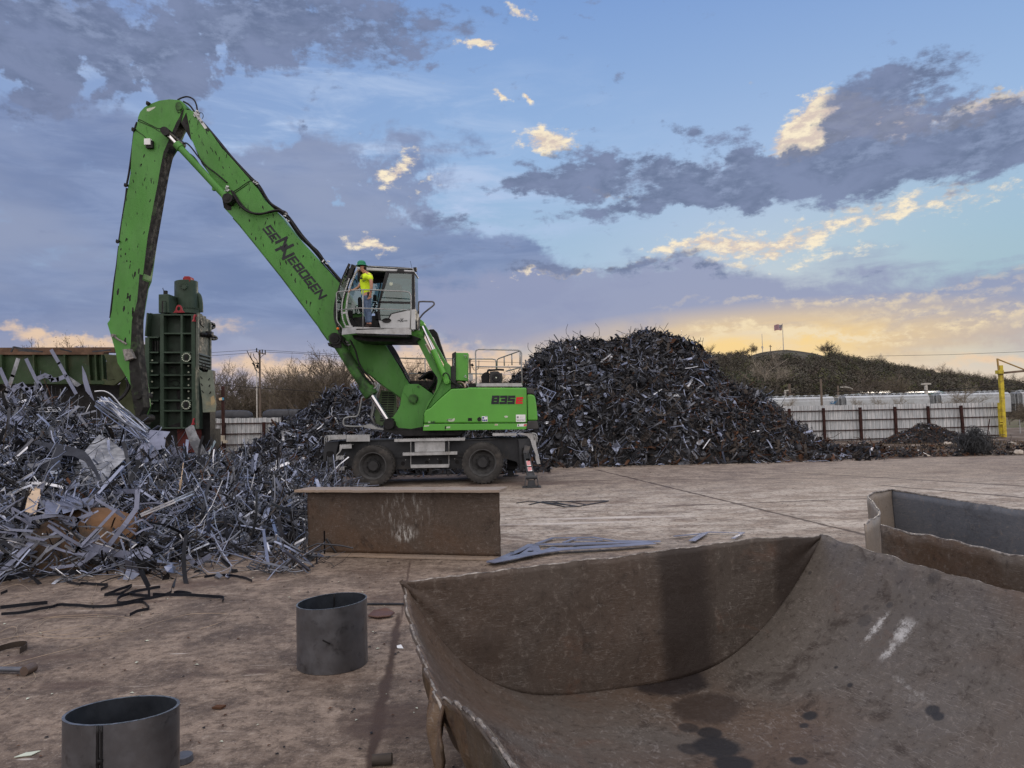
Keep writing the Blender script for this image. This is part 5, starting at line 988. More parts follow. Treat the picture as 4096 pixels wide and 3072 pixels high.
mb = MB(); vs, fs, e_ps = wall([fl_, fl_.lerp(lft, .5)+Vector((-.10, .12, 0)), lft+Vector((0, 0, -.01)), l2+Vector((0, -.15, -.03)), nl+Vector((-.02, .25, -.02))], None); mb.add(vs, fs); obj('end_wall', mb, TAN, tub, sm=True, solid=.02)
mb = MB(); vs, fs, n_ps = wall([nl, nl.lerp(nr, .25)+Vector((0, .05, .0)), nl.lerp(nr, .62), nl.lerp(nr, .8)+Vector((0, .04, 0)), nr], None, jag=.02); mb.add(vs, fs); obj('near_wall', mb, BRN, tub, sm=True, solid=.03)
for pl in (far_ps, e_ps, n_ps):
    mb = MB(); mb.tube([Vector((p.x, p.y, p.z+.012*1.5*mnoise.noise(p*7)+.004)) for p in pl], .011, 7); obj('cut_edge', mb, EDGE, tub, sm=True)
mb = MB(); a = nl.lerp(nr, .78); mb.bar((a.x, a.y-.03, 0), (a.x, a.y-.03, a.z-.03), .14, .05, (0, 1, 0)); a = nl.lerp(nr, .98); mb.bar((a.x, a.y-.03, 0), (a.x, a.y-.03, a.z-.03), .2, .05, (0, 1, 0)); obj('weld_rib', mb, BRN, tub, bevel=.012)
mb = MB(); mb.tube(smooth([P(*z5(1395, 510), 5.6), P(*z5(1410, 485), 5.6), P(*z5(1450, 495), 5.6), P(*z5(1500, 530), 5.6), P(*z5(1530, 565), 5.55)], 5), .022, 7)
ro = obj('bent_strap', mb, mat('dull_strap', (.16, .13, .11), .6, .3, var=.4, vscale=9), loc=(0, 0, 0)); bpy.data.objects.remove(ro)
# ---- deep girder lying on its flange
gA = G(1191, 2226); gB = G(1992, 2246); gA = Vector((gA.x+.02, gA.y, 0)); gd = (gB-gA).normalized(); gn = Vector((gd.y, -gd.x, 0))   # towards the camera
GW = shell_mat('girder_web_rust', warm=(.085, .052, .033), grey=(.068, .050, .038), dark=(.026, .017, .012))
# white scraped patch on the web
wp = P(*zO(866, 1160), 9.1)
m_ = GW; t = NT(m_.node_tree); b_ = t.n['Principled BSDF']; src = b_.inputs['Base Color'].links[0].from_socket; ps = t.new('ShaderNodeNewGeometry').outputs['Position']
v = t.vm('SUBTRACT', ps, tuple(wp)); vl = t.vm('LENGTH', t.mapv(v, scale=(1/.17, .0, 1/.11)), out=1); mk = t.math('MULTIPLY', t.sstep(vl, 1.35, .35), t.sstep(t.noise(t.mapv(ps, scale=(1, 1, .22)), 34, 5, .75), .44, .60))
v2 = t.vm('SUBTRACT', ps, tuple(P(*zO(866, 1110), 9.1))); vl2 = t.vm('LENGTH', t.mapv(v2, scale=(1/.36, .0, 1/.30)), out=1); mk2 = t.math('MULTIPLY', t.math('MULTIPLY', t.sstep(vl2, 1.3, .4), t.sstep(t.noise(t.mapv(ps, scale=(1, 1, .25)), 20, 6, .78), .50, .66)), .5)
t.put(b_.inputs['Base Color'], t.mix(t.math('MAXIMUM', t.math('MULTIPLY', mk, .85), mk2), src, (.48, .48, .46, 1)))
Lg = (gB-gA).length+.02; Hg = .885
gi = thing('rusty_girder', 'deep rusty brown steel girder with a pale scrape, standing on its flange', 'girder', gA+gd*(Lg/2))
FLG = shell_mat('girder_flange', warm=(.30, .225, .165), grey=(.27, .22, .18), dark=(.14, .10, .075))
def gpt(x, y, z): return gA+gd*x+gn*y+Vector((0, 0, z))
def gbox(x0, x1, y0, y1, z0, z1, name, m, wob=0, nx=60):
    mb = MB(); vs = []
    for i in range(nx):
        x = x0+(x1-x0)*i/(nx-1); e = .008*mnoise.noise(Vector((x*8, y0, z0)))
        zz = .006*mnoise.noise(Vector((x*3, 1, z0)))+.004*mnoise.noise(Vector((x*20, 5, z0)))
        vs += [gpt(x, y0, z0+zz), gpt(x, y1+e, z0+zz), gpt(x, y1+e, z1+zz), gpt(x, y0, z1+zz)]
    fs = [(i*4+k, i*4+(k+1) % 4, i*4+4+(k+1) % 4, i*4+4+k) for i in range(nx-1) for k in range(4)]+[(0, 3, 2, 1), tuple((nx-1)*4+k for k in range(4))]
    mb.add(vs, fs); return obj(name, mb, m, gi, bevel=.004)
yf0, yf1 = -.40, .0
gbox(-.03, Lg, yf0, yf1, 0.004, .032, 'bottom_flange', FLG); gbox(-.06, Lg+.02, yf0, yf1+.01, Hg-.035, Hg, 'top_flange', FLG)
def webp(a, b_):
    x = .04+(Lg-.07+.012*mnoise.noise(Vector((b_*9, 3, 1))))*a; return gpt(x, -.17+.01*mnoise.noise(Vector((a*4, b_*2, 0))), .03+(Hg-.063)*b_)
mb = MB(); mb.grid(webp, 70, 20); obj('web_plate', mb, GW, gi, sm=True, solid=.025)
# ---- pipe rings
STL = mat('mill_scale_steel', (.165, .172, .19), .36, .85, var=.14, vscale=5, dirt=(.06, .06, .065), dirt_amt=.25, dirt_scale=9, scratch=.15, rvar=.08)
INN = mat('dark_inner_steel', (.030, .036, .046), .5, .4, var=.25, vscale=6)
RIMC = mat('bright_cut_rim', (.22, .23, .25), .35, .8, var=.35, vscale=20)
def ring(name, label, c, rx, ry, rot, h, tilt, seam_ang, wall=.009):
    rt = thing(name, label, 'pipe offcut', c); 
    def f(a, zz, r=0): 
        p = Vector(((rx+r)*math.cos(a), (ry+r)*math.sin(a), 0)); q = Matrix.Rotation(rot, 3, 'Z') @ p; return Vector(c)+q+Vector((0, 0, zz + (tilt*math.cos(a-rot*0) if zz > h*.5 else 0)))
    N = 96
    mb = MB(); mb.add([f(2*math.pi*i/N, z_) for z_ in (.003, h*.5, h) for i in range(N)], [(j*N+i, j*N+(i+1) % N, (j+1)*N+(i+1) % N, (j+1)*N+i) for j in range(2) for i in range(N)]); obj('outer_wall', mb, STL, rt, sm=True)
    mb = MB(); mb.add([f(2*math.pi*i/N, z_, -wall) for z_ in (.003, h*.5, h) for i in range(N)], [(j*N+(i+1) % N, j*N+i, (j+1)*N+i, (j+1)*N+(i+1) % N) for j in range(2) for i in range(N)]); obj('inner_wall', mb, INN, rt, sm=True)
    mb = MB(); ps_ = []
    mb.add([f(2*math.pi*i/N, h+.001*(1+mnoise.noise(Vector((i*.5, 0, 0)))), r) for r in (0.001, -wall*.5, -wall-.001) for i in range(N)], [(j*N+i, j*N+(i+1) % N, (j+1)*N+(i+1) % N, (j+1)*N+i) for j in range(2) for i in range(N)]); obj('cut_rim', mb, RIMC, rt)
    mb = MB(); sp = [f(seam_ang+.02*k_, z_*h/12, .002) for k_ in (0,) for z_ in range(13)]; mb.tube([p+Vector((.002*mnoise.noise(p*40), 0, 0)) for p in sp], .004, 6); mb.tube([f(seam_ang, z_*h/12, -wall-.002) for z_ in range(13)], .005, 6)
    off = MB(); obj('weld_seam', mb, BLKP, rt, sm=True); return rt, f
c1 = Vector(((P(1192, 2540, 5.3).x+P(1467, 2540, 5.3).x)/2, 5.30, 0))
r1, f1 = ring('pipe_ring', 'round dark steel pipe offcut standing upright beside the torn shell', c1, .253, .245, 0, .455, .012, R(100))
mb = MB(); mb.box(c1+Vector((.02, -.243, .23)), (.06, .004, .012), (0, .5, 0)); obj('scorch_mark', mb, BLKP, r1)
cl = P(254, 2860, 3.30); crr = P(715, 2792, 3.42); cc = (cl+crr)/2
r2, f2 = ring('oval_pipe_ring', 'oval grey steel pipe offcut with black welded seam, nearest at the bottom left', Vector((cc.x, 3.36, 0)), .247, .168, .16, .455, .0, R(-100), .011)
mb = MB(); a0 = R(-97)
for k_ in (-.035, .025): mb.tube([f2(a0+k_, z_*.455/14, .002) for z_ in range(15)], .005, 6)
mb.box(f2(a0, .30, .003), (.022, .010, .022), (.3, .2, .5)); obj('weld_seam', mb, BLKP, r2, sm=True)
# ------------------------------------------------------------------ background: fences, gate post, train, shed, poles, hill, trees
RSTP = mat('rusty_red_post', (.034, .014, .012), .8, var=.4, vscale=4, bump=.2)
SHEET = mat('galvanised_fence_sheet', (.41, .44, .46), .5, .1, var=.2, vscale=2, stretch=(9, 1, .5), dirt=(.22, .21, .20), dirt_amt=.3, dirt_scale=2, col2=(.62, .63, .64), c2scale=2.5)
_t = NT(SHEET.node_tree); _b = _t.n['Principled BSDF']; _src = _b.inputs['Base Color'].links[0].from_socket; _x = _t.sep(_t.new('ShaderNodeNewGeometry').outputs['Position'])[0]
_fr = _t.math('FRACT', _t.math('MULTIPLY', _x, 1/.215)); _t.put(_b.inputs['Base Color'], _t.mix(_t.math('MULTIPLY', _t.math('LESS_THAN', _fr, .16), .62), _src, (.10, .10, .10, 1)))
def fence(px0, px1, Y, top, bot, posts, rails, label, lean=0.0, rib=.215, postw=.12, name='sheet_fence'):
    """top, bot: photo y at px0 and px1"""
    A = P(px0, top[0], Y); B = P(px1, top[1], Y); a = P(px0, bot[0], Y); b = P(px1, bot[1], Y)
    ft = thing(name, label, 'fence', ((a.x+b.x)/2, Y, a.z), None)
    mb = MB(); n = int((B-A).length/rib); vs = []; 
    for i in range(n*4+1):
        f = i/(n*4); T = A.lerp(B, f); Bo = a.lerp(b, f); T.z += .012*math.sin((i//4)*2.3); dy = (0, 0, .035, .035)[i % 4]; vs += [Vector((Bo.x, Y+dy, Bo.z-.05)), Vector((T.x, Y+dy+lean, T.z))]
    mb.add(vs, [(2*i, 2*i+2, 2*i+3, 2*i+1) for i in range(n*4)]); obj('sheet_panel', mb, SHEET, ft, solid=.004)
    for r0 in rails:
        mb = MB(); c0 = a.lerp(A, r0); c1 = b.lerp(B, r0); mb.bar(c0+Vector((0, -.05+lean*r0, 0)), c1+Vector((0, -.05+lean*r0, 0)), .05, .055); obj('rail', mb, RSTP, ft)
    for p in posts:
        f = (p[0]-px0)/(px1-px0); T = a.lerp(b, f).lerp(A.lerp(B, f), p[1]); Bo = a.lerp(b, f); dxp = p[2]*Y/FPX if len(p) > 2 else 0
        mb = MB(); mb.bar(Bo+Vector((dxp, -.14, -.2)), T+Vector((0, -.14, 0)), postw, postw, (0, 1, 0)); obj('post', mb, RSTP, ft)
    return ft
yl = lambda x: 0
F1 = [zQ(-60, 322), zQ(1985, 288)]; F2 = [zQ(-60, 655), zQ(1998, 590)]
fr = fence(F1[0][0]-120, F1[1][0], 41, (F1[0][1]+3, F1[1][1]), (F2[0][1]+2, F2[1][1]), [(zQ(x, 0)[0], .93, d) for x, d in ((118, 3), (420, 7), (744, 7), (1053, 7), (1345, 9), (1637, 12))], (.10-.06, .30, .58, .85), 'corrugated metal fence with rust red posts and rails behind the large scrap heap', postw=.13)
fl = fence(zN(60, 0)[0], zN(1120, 0)[0], 36, (zN(0, 1196)[1], zN(0, 1180)[1]), (zN(0, 1665)[1], zN(0, 1640)[1]), [(zN(298, 0)[0], .86), (zN(882, 0)[0], .86)], (.16, .50, .83), 'corrugated metal fence seen between the green shear and the middle scrap heap', postw=.13)
# free-standing rusty post with a flag-like tag, meter boxes
st = thing('steel_post', 'tall rust red steel post with a torn pale tag, in front of the left fence', 'post', P(*zN(265, 1640), 35.5))
mb = MB(); mb.bar(P(*zN(272, 1659), 35.5), P(*zN(265, 718), 35.5), .13, .13, (0, 1, 0)); obj('shaft', mb, RSTP, st)
mb = MB(); mb.ext(pts(zN, [(200, 905), (215, 890), (250, 885), (255, 925), (215, 928)], 35.4), (0, .03, 0)); obj('tag', mb, mat('tan_tag', (.55, .40, .25), .7), st); mb = MB(); mb.ext(pts(zN, [(250, 885), (277, 885), (277, 922), (253, 926)], 35.39), (0, .03, 0)); obj('blue_tag', mb, mat('blue_tag', (.05, .22, .35), .6), st)
ub = thing('utility_box', 'pair of beige electrical boxes mounted on the left fence', 'electrical box', P(*zN(200, 1600), 35.2))
mb = MB(); mb.ext(pts(zN, [(135, 1448), (195, 1448), (195, 1530), (135, 1530)], 35.2), (0, .2, 0)); BG = mat('beige_box', (.42, .38, .30), .6, var=.1); obj('box', mb, BG, ub, bevel=.01); mb = MB(); mb.ext(pts(zN, [(198, 1448), (272, 1445), (272, 1532), (198, 1532)], 35.2), (0, .2, 0)); obj('box', mb, BG, ub, bevel=.01); mb = MB(); mb.ext(pts(zN, [(262, 1520), (317, 1518), (317, 1560), (262, 1560)], 35.2), (0, .2, 0)); obj('box', mb, BG, ub, bevel=.01)
# yellow gate post with arm
YEL = mat('yellow_paint', (.52, .42, .045), .55, var=.2, vscale=4, dirt=(.2, .12, .05), dirt_amt=.4, dirt_scale=3)
gp = thing('gate_post', 'tall yellow steel gate post with braced swing arm at the end of the fence', 'gate post', P(*zQ(2035, 590), 40.6)); K_ = 40.6
mb = MB(); mb.bar(P(*zQ(2036, 596), K_), P(*zF(2050, 445), K_), .20, .20, (0, 1, 0)); obj('post', mb, YEL, gp, bevel=.01)
mb = MB(); mb.bar(P(*zQ(2012, 590), K_+.1), P(*zQ(1998, 290), K_+.1), .18, .18, (0, 1, 0)); obj('gate_stile', mb, YEL, gp, bevel=.01)
mb = MB(); mb.bar(P(*zF(2042, 500), K_-.12), P(*zF(2030, 398), K_-.12), .07, .07, (0, 1, 0)); mb.bar(P(*zF(2030, 402), K_-.12), P(*zF(2330, 520), K_-.12), .06, .06, (0, 1, 0)); obj('brace', mb, mat('weathered_yellow', (.30, .20, .07), .7, var=.3), gp)
mb = MB(); mb.bar(P(*zF(2035, 500), K_-.12), P(*zF(2330, 472), K_-.12), .12, .14, (0, 1, 0)); obj('swing_arm', mb, mat('rusty_arm', (.13, .095, .07), .8, var=.4), gp); mb = MB()
for y in (455, 478): mb.box(P(*zQ(2008, y), K_-.05), (.2, .1, .08))
mb.box(P(*zF(2045, 490), K_-.1), (.3, .3, .2)); obj('hinge', mb, YEL, gp)
# rod leaning on the fence
ro = MB(); ro.tube([P(*zQ(1887, 585), 40.4), P(*zQ(1906, 436), 40.8)], .03, 6); o = obj('leaning_bar', ro, RSTP, loc=P(*zQ(1887, 585), 40.4)); tag(o, 'thin dark steel bar leaning on the fence near the yellow post', 'steel bar')
# ---- freight train: covered hopper cars
HOP = mat('pale_grey_railcar', (.40, .43, .455), .55, var=.08, vscale=.4, streak=.25, dirt=(.25, .24, .23), dirt_amt=.3, dirt_scale=.4); DK2 = mat('dark_underframe', (.03, .032, .034), .7); ENDM = mat('grey_end_plate', (.14, .15, .16), .6)
TY = 112.0
def ztop(px): return P(px, 1590-(px-3060)*.0195, TY).z
zt_ = P(3600, 1578, TY).z
def hopper(x0, x1, label, graffiti=False, group=None, first=None):
    L = x1-x0; c = Vector(((x0+x1)/2, TY+1.5, 0)); t = thing('hopper_car', label, 'railcar', c, 'covered hopper cars in the train'); top = zt_; 
    mb = MB(); prof = [(-1.55, 1.1), (-1.62, 1.7), (-1.62, top-.75), (-1.45, top-.3), (-1.0, top-.04), (0, top), (1.0, top-.04), (1.45, top-.3), (1.62, top-.75), (1.62, 1.7), (1.55, 1.1)]
    a = x0+.95; b = x1-.95; vs = [(xx, TY+1.5+y, z) for xx in (a, a+.01, b-.01, b) for y, z in prof]; n = len(prof); fs = [(i*n+k, i*n+k+1, (i+1)*n+k+1, (i+1)*n+k) for i in range(3) for k in range(n-1)]+[tuple(range(n)), tuple(range(3*n, 4*n))[::-1]]
    mb.add(vs, fs); bd = obj('body', mb, HOP, t)
    mb = MB(); mb.bar((a+.3, TY+1.5, top+.16), (b-.3, TY+1.5, top+.16), .9, .05); 
    for i in range(12): x = a+.6+(b-a-1.2)*i/11; mb.box((x, TY+1.5, top+.08), (.12, .9, .2)); mb.box((x, TY+1.15, top+.22), (.5, .25, .12))
    mb.bar((a, TY-.15, top-.34), (b, TY-.15, top-.34), .06, .06); obj('roof_walk', mb, HOP, t)
    mb = MB()
    for xx, s_ in ((a, -1), (b, 1)):
        mb.ext([(xx-s_*.5, TY-.05, 1.1), (xx+s_*.1, TY-.05, 2.3), (xx+s_*.95, TY-.05, 2.3), (xx+s_*1.2, TY-.05, 1.1)], (0, 3, 0))
    obj('slope_frame', mb, DK2, t)
    mb = MB()
    for xx, s_ in ((a, -1), (b, 1)): mb.ext([(xx+s_*.1, TY+.1, 2.35), (xx+s_*.1, TY+.1, top-.2), (xx+s_*.9, TY+.1, top-.35), (xx+s_*.9, TY+.1, 2.35)], (0, 2.6, 0))
    obj('end_plate', mb, ENDM, t)
    mb = MB()
    for xx, s_ in ((a, -1), (b, 1)):
        for o_ in (.95, 1.2): mb.tube([(xx+s_*o_, TY-.05, 1.1), (xx+s_*o_, TY-.05, top-.1)], .03, 5)
        mb.tube([(xx+s_*.2, TY-.05, top+.1), (xx+s_*.95, TY-.05, top+.1), (xx+s_*1.2, TY-.05, top-.2)], .03, 5)
    obj('ladder', mb, HOP, t)
    for xx, s_ in ((a, 1), (b, -1)):
        mb = MB(); mb.box((xx+s_*.2, TY+1.5, .62), (2.6, 2.2, .3))
        for w_ in (-.85, .85): mb.cyl((xx+s_*.2+w_, TY+.2, .46), (xx+s_*.2+w_, TY+2.8, .46), .46, n=18)
        obj('wheel_truck', mb, DK2, t)
    mb = MB(); mb.box(((x0+x1)/2, TY+1.5, 1.05), (L-.5, 2.4, .18)); obj('underframe', mb, DK2, t)
    return t
def xw(px): return (px-2048)/FPX*TY*1.0
X_ = [xw(2960), xw(3358), xw(3738), xw(4062), xw(4440)]
labs = ['leftmost pale hopper railcar above the fence, blue graffiti near its right end', 'pale grey hopper railcar in front of the shed with solar panels', 'pale hopper railcar directly left of the yellow gate post', 'pale hopper railcar at the right edge beyond the yellow gate post']
for i in range(4):
    t_ = hopper(X_[i], X_[i+1], labs[i])
    if i == 0:
        GRF = mat('blue_graffiti', (.03, .16, .33), .6); mb = MB()
        for st_ in ([(890, 690), (902, 705), (912, 688)], [(905, 688), (897, 706), (915, 704), (922, 690)], [(920, 706), (924, 688), (932, 690), (928, 700), (920, 698)], [(930, 704), (936, 686), (946, 686)], [(888, 706), (930, 708)]): mb.tube([P(*zF(*q), TY-.16) for q in st_], .03, 4)
        [setattr(o_, 'parent', o_.parent) for o_ in []]; bdy = [c for c in t_.children if c.name.startswith('body')][0]; obj('graffiti', mb, GRF, bdy)
mb = MB(); mb.ext([(-200, TY-2.5, .0), (300, TY-2.5, 0), (300, TY-1.2, .22), (-200, TY-1.2, .22)], (0, 0, .001)); mb = MB(); mb.add([(-150, TY-2.5, .031), (300, TY-2.5, .031), (300, TY-.6, .28), (-150, TY-.6, .28), (300, TY+4, .28), (-150, TY+4, .28)], [(0, 1, 2, 3), (3, 2, 4, 5)]); o = obj('rail_embankment', mb, DIRT); tag(o, kind='structure')
# shed with solar panels
SY = 150.0; sh_ = thing('shed', 'low shed with green metal roof carrying blue solar panels behind the train', 'shed', P(3600, 1640, SY)); sh_.location.z = 0; ROOTLOC[sh_] = Vector((sh_.location.x, SY, 0))
sc_ = SY/FPX
r0 = P(*zQ(660, 222), SY); r1 = P(*zQ(1530, 212), SY); t0 = P(*zQ(722, 205), SY+9); t1 = P(*zQ(1480, 190), SY+9)
mb = MB(); mb.add([r0, r1, t1, t0], [(0, 1, 2, 3)]); obj('roof', mb, mat('green_shed_roof', (.09, .17, .15), .6, var=.1), sh_, solid=.1)
mb = MB(); mb.ext([Vector((r0.x+.5, SY+.3, 0)), Vector((r1.x-.5, SY+.3, 0)), Vector((r1.x-.5, SY+.3, r1.z-.1)), Vector((r0.x+.5, SY+.3, r0.z-.1))], (0, 10, 0)); obj('wall', mb, mat('cream_siding', (.5, .48, .42), .7), sh_)
PV_ = mat('solar_panel_blue', (.045, .09, .17), .25, .2)
for a_, b__ in ((755, 1050), (1140, 1475)):
    mb = MB(); p0 = P(*zQ(a_, 217), SY+1); p1 = P(*zQ(b__, 211), SY+1); p2 = P(*zQ(b__-10, 196), SY+7.5); p3 = P(*zQ(a_+10, 206), SY+7.5); mb.add([p0+Vector((0, 0, .25)), p1+Vector((0, 0, .25)), p2+Vector((0, 0, .25)), p3+Vector((0, 0, .25))], [(0, 1, 2, 3)]); obj('solar_panel', mb, PV_, sh_, solid=.08)
# poles
WOOD = mat('weathered_wood', (.13, .105, .085), .9, var=.3, stretch=(1, 1, .2), vscale=6); MET = mat('pale_pole_metal', (.42, .41, .38), .6)
def pole(name, label, foot, head, Y, r, m_, cross=(), cat='utility pole', gz=None):
    A = P(*foot, Y); B = P(*head, Y); A.z = 0; A.x = B.x if gz is None else A.x
    t = thing(name, label, cat, A); mb = MB(); mb.cyl(A, B, r, r*.75, n=8); obj('shaft', mb, m_, t)
    for (q0, q1, th) in cross: mb = MB(); mb.bar(P(*q0, Y-.15), P(*q1, Y-.15), th, th); obj('crossarm', mb, m_, t)
    return t
ZN = zN
p1 = pole('utility_pole', 'tall wooden utility pole with crossarm and black insulators behind the left fence', zN(815, 1180), zN(806, 188), 62, .115, WOOD, [(zN(752, 208), zN(893, 248), .09)])
mb = MB()
for x, y in ((762, 190), (845, 212), (888, 222)): c = P(*zN(x, y+8), 61.8); mb.cyl(c-Vector((0, 0, .1)), c+Vector((0, 0, .25)), .05, n=8)
mb.tube(pts(zN, [(785, 235), (820, 298), (865, 252)], 61.8), .03, 5)
for x, y, sz in ((718, 385, .14), (775, 400, .12), (770, 440, .1)):
    c = P(*zN(x, y), 61.5)
    for k in range(6): mb.box(c+Vector((random.uniform(-sz, sz), 0, random.uniform(-sz, sz))), (.08, .06, .12), (0, random.uniform(-1, 1), 0))
mb.tube(pts(zN, [(620, 195), (650, 260), (690, 330), (720, 365)], 61.5), .035, 5); mb.tube(pts(zN, [(678, 230), (672, 280), (700, 340), (720, 370)], 61.5), .03, 5); mb.tube(pts(zN, [(712, 235), (725, 290), (765, 330), (775, 385)], 61.5), .03, 5); mb.tube(pts(zN, [(740, 378), (790, 380)], 61.5), .05, 5); mb.tube(pts(zN, [(722, 405), (740, 470), (762, 500), (800, 520)], 61.5), .03, 5); mb.tube(pts(zN, [(733, 405), (750, 460), (770, 500)], 61.5), .03, 5); obj('line_hardware', mb, BLK, p1)
p2 = pole('conduit_mast', 'pale grey conduit mast standing against the tall wooden utility pole', zN(765, 1180), zN(762, 500), 61, .06, MET, cat='mast')
pole('fence_pole', 'short weathered wooden pole beyond the dark tanks on the left', zN(953, 1060), zN(962, 888), 70, .12, WOOD)
p3 = pole('utility_pole', 'wooden utility pole standing behind the material handler engine deck', zG(1020, 1060), zG(1017, 645), 45, .075, WOOD, [(zG(990, 680), zG(1055, 672), .07)])
mb = MB(); c = P(*zG(1035, 975), 44.8); mb.box(c, (.25, .3, .42)); obj('transformer_box', mb, GALV, p3); mb = MB(); mb.tube(smooth(pts(zG, [(1065, 800), (1090, 850), (1150, 840), (1170, 780), (1172, 690)], 44.8), 4), .02, 5); mb.tube(pts(zG, [(1040, 780), (1075, 755)], 44.7), .1, 6); obj('line_hardware', mb, BLK, p3)
# right side poles and lamps
pole('utility_pole', 'slender dark wooden pole rising behind the fence left of the graffiti railcar', zQ(407, 315), zQ(405, 80), 60, .12, WOOD)
pole('utility_pole', 'pale metal pole with short crossarm above the solar panels', zQ(1341, 190), zQ(1338, 115), 145, .42, MET, [(zQ(1300, 126), zQ(1383, 122), .3)])
pole('utility_pole', 'tall dark wooden pole beyond the train left of the shed', zQ(128, 240), zQ(126, 122), 150, .4, WOOD, [(zQ(80, 215), zQ(168, 213), .2)])
pole('utility_pole', 'small pale pole with side bracket beyond the train at the scrap heap edge', zQ(92, 240), zQ(90, 180), 140, .25, MET, [(zQ(84, 184), zQ(122, 180), .2)])
pole('utility_pole', 'leaning dark pole beyond the train above the graffiti railcar', zQ(572, 225), zQ(558, 140), 160, .3, WOOD)
l1 = pole('street_lamp', 'street lamp with curved arm reaching left above the shed end', zQ(688, 225), zQ(688, 168), 145, .25, WOOD, cat='street lamp'); mb = MB(); mb.tube(smooth(pts(zQ, [(688, 170), (660, 157), (630, 152), (600, 152)], 144.8), 4), .12, 6); mb.box(P(*zQ(606, 152), 144.8), (1.2, .4, .25)); obj('lamp_arm', mb, MET, l1)
pole('marker_post', 'thin pale post with small box among brush right of the yellow post', zQ(2160, 560), zQ(2172, 440), 46, .03, GALV, cat='post')
# overhead wires
def wire(label, l, Y, r):
    mb = MB(); mb.tube([P(*p, Y) for p in l], r, 5); o = obj('overhead_wire', mb, BLK, loc=P(*l[0], Y)); tag(o, label, 'wire', 'overhead wires')
wire('black overhead cable sagging low across the left trees', [zN(-1200, 560), zN(110, 685), zN(750, 738), zN(1700, 802), zN(2600, 850)], 52, .022)
wire('upper thin power line passing the left utility pole top', [zN(-2000, 300), zN(100, 222), zN(760, 180), zN(1700, 235), (1700, 1440), (2800, 1470)], 62, .016)
wire('second thin power line just under the utility pole top', [zN(-2000, 370), zN(100, 268), zN(620, 232), zN(760, 208)], 62, .016)
wire('thin power line leaving the left pole towards the right', [zN(893, 215), zN(1400, 236), zN(1740, 265), (2000, 1480)], 62, .016)
wire('black overhead cable above the train roofs on the right', [zQ(-600, 260), zQ(-60, 225), zQ(407, 187), zQ(900, 193), zQ(1500, 178), zQ(2100, 135), zQ(2700, 100)], 60, .03)
wire('thin high wire crossing the sky above the hill', [zF(1150, 383), zF(1700, 372), zF(2212, 352), zF(2700, 335)], 90, .022)
# dark tanks
TK = mat('dark_tank_paint', (.035, .038, .045), .5, var=.2)
def tank(x0, x1, y0, y1, Y, label):
    A = P(*zN(x0, (y0+y1)/2), Y); B = P(*zN(x1, (y0+y1)/2), Y); r = (y1-y0)*.27122*Y/FPX/2; t = thing('storage_tank', label, 'tank', Vector((A.lerp(B, .5).x, Y, 0))); u = (B-A).normalized()
    mb = MB(); mb.lathe(A, u, [(.01, 0), (r*.6, .1), (r*.92, .35), (r, .7), (r, (B-A).length-.7), (r*.92, (B-A).length-.35), (r*.6, (B-A).length-.1), (.01, (B-A).length)], 28); obj('drum', mb, TK, t, sm=True)
    for f in (.25, .75):
        mb = MB(); c = A.lerp(B, f); mb.box((c.x, c.y, (c.z-r*.5)/2), (.4, r*1.6, c.z-r*.5)); obj('saddle', mb, DK2, t)
tank(100, 710, 1072, 1250, 48, 'dark horizontal storage tank behind the left fence beside the shear'); tank(845, 1560, 1058, 1240, 48, 'dark horizontal storage tank behind the left fence, right of the utility pole')
# ---- hill
HY = 420.0
sil = [(-400, 1640), (700, 1640), (1200, 1610), (1800, 1560), (2300, 1500), (2600, 1445), (2800, 1420), (2900, 1412), (3000, 1407), (3060, 1400), (3130, 1399), (3200, 1401), (3260, 1404), (3310, 1409), (3380, 1424), (3450, 1435), (3560, 1455), (3660, 1475), (3760, 1492), (3860, 1508), (3960, 1522), (4096, 1540), (4400, 1580), (5200, 1640)]
sx = [s[0] for s in sil]; sy = [s[1] for s in sil]
def ridge_z(px): return P(px, float(np.interp(px, sx, sy)), HY).z
def hillz(x, y):
    px = 2048+x/HY*FPX*1.0
    if y < HY: f = max(0, min(1, (y-185)/(HY-185)))
    else: f = max(0, 1-(y-HY)/300)
    px2 = 2048+x/max(y, 200)*FPX*.4+(x/HY*FPX)*.6
    pr = 2048+x/max(y, 150)*FPX; dz0 = 7.0*(1-(max(0, 1-abs(pr-3155)/190)**.3 if abs(pr-3155) < 190 else 0)); rz = ridge_z(pr)-dz0
    e = math.sin(f*math.pi/2)**.75; z = (rz-1.75)*(y/HY if y < HY else 1)*e+1.75*e
    return z + f*(1-f)*(1-f)*14*mnoise.noise(Vector((x*.012, y*.012, 4)))
HILLM = mat('leaf_litter_hill', (.046, .038, .029), .95, var=.4, vscale=.3, col2=(.052, .050, .028), c2scale=.05)
mb = MB(); nx, ny = 170, 50; vs = []
for i in range(nx):
    x = -450+i*1100/(nx-1)
    for j in range(ny): y = 185+j*530/(ny-1); vs.append((x, y, hillz(x, y)-.5))
mb.add(vs, [(i*ny+j, (i+1)*ny+j, (i+1)*ny+j+1, i*ny+j+1) for i in range(nx-1) for j in range(ny-1)]); o = obj('hill', mb, HILLM, sm=True); tag(o, kind='structure')
# grassy bare crown of the hill
GH = mat('dry_grass_crown', (.046, .040, .026), .95, var=.5, vscale=.5, bump=.6, bscale=2)
mb = MB(); vs = []
for i in range(40):
    px = 2985+i*340/39; x = (px-2048)/FPX*HY
    for j in range(8): y = HY-22+j*6; vs.append((x, y, hillz(x, y)+.15-(.8 if i in (0, 39) or j in (0, 7) else 0)))
mb.add(vs, [(i*8+j, (i+1)*8+j, (i+1)*8+j+1, i*8+j+1) for i in range(39) for j in range(7)]); o = obj('grass_crown_ground', mb, GH, sm=True); tag(o, kind='structure')
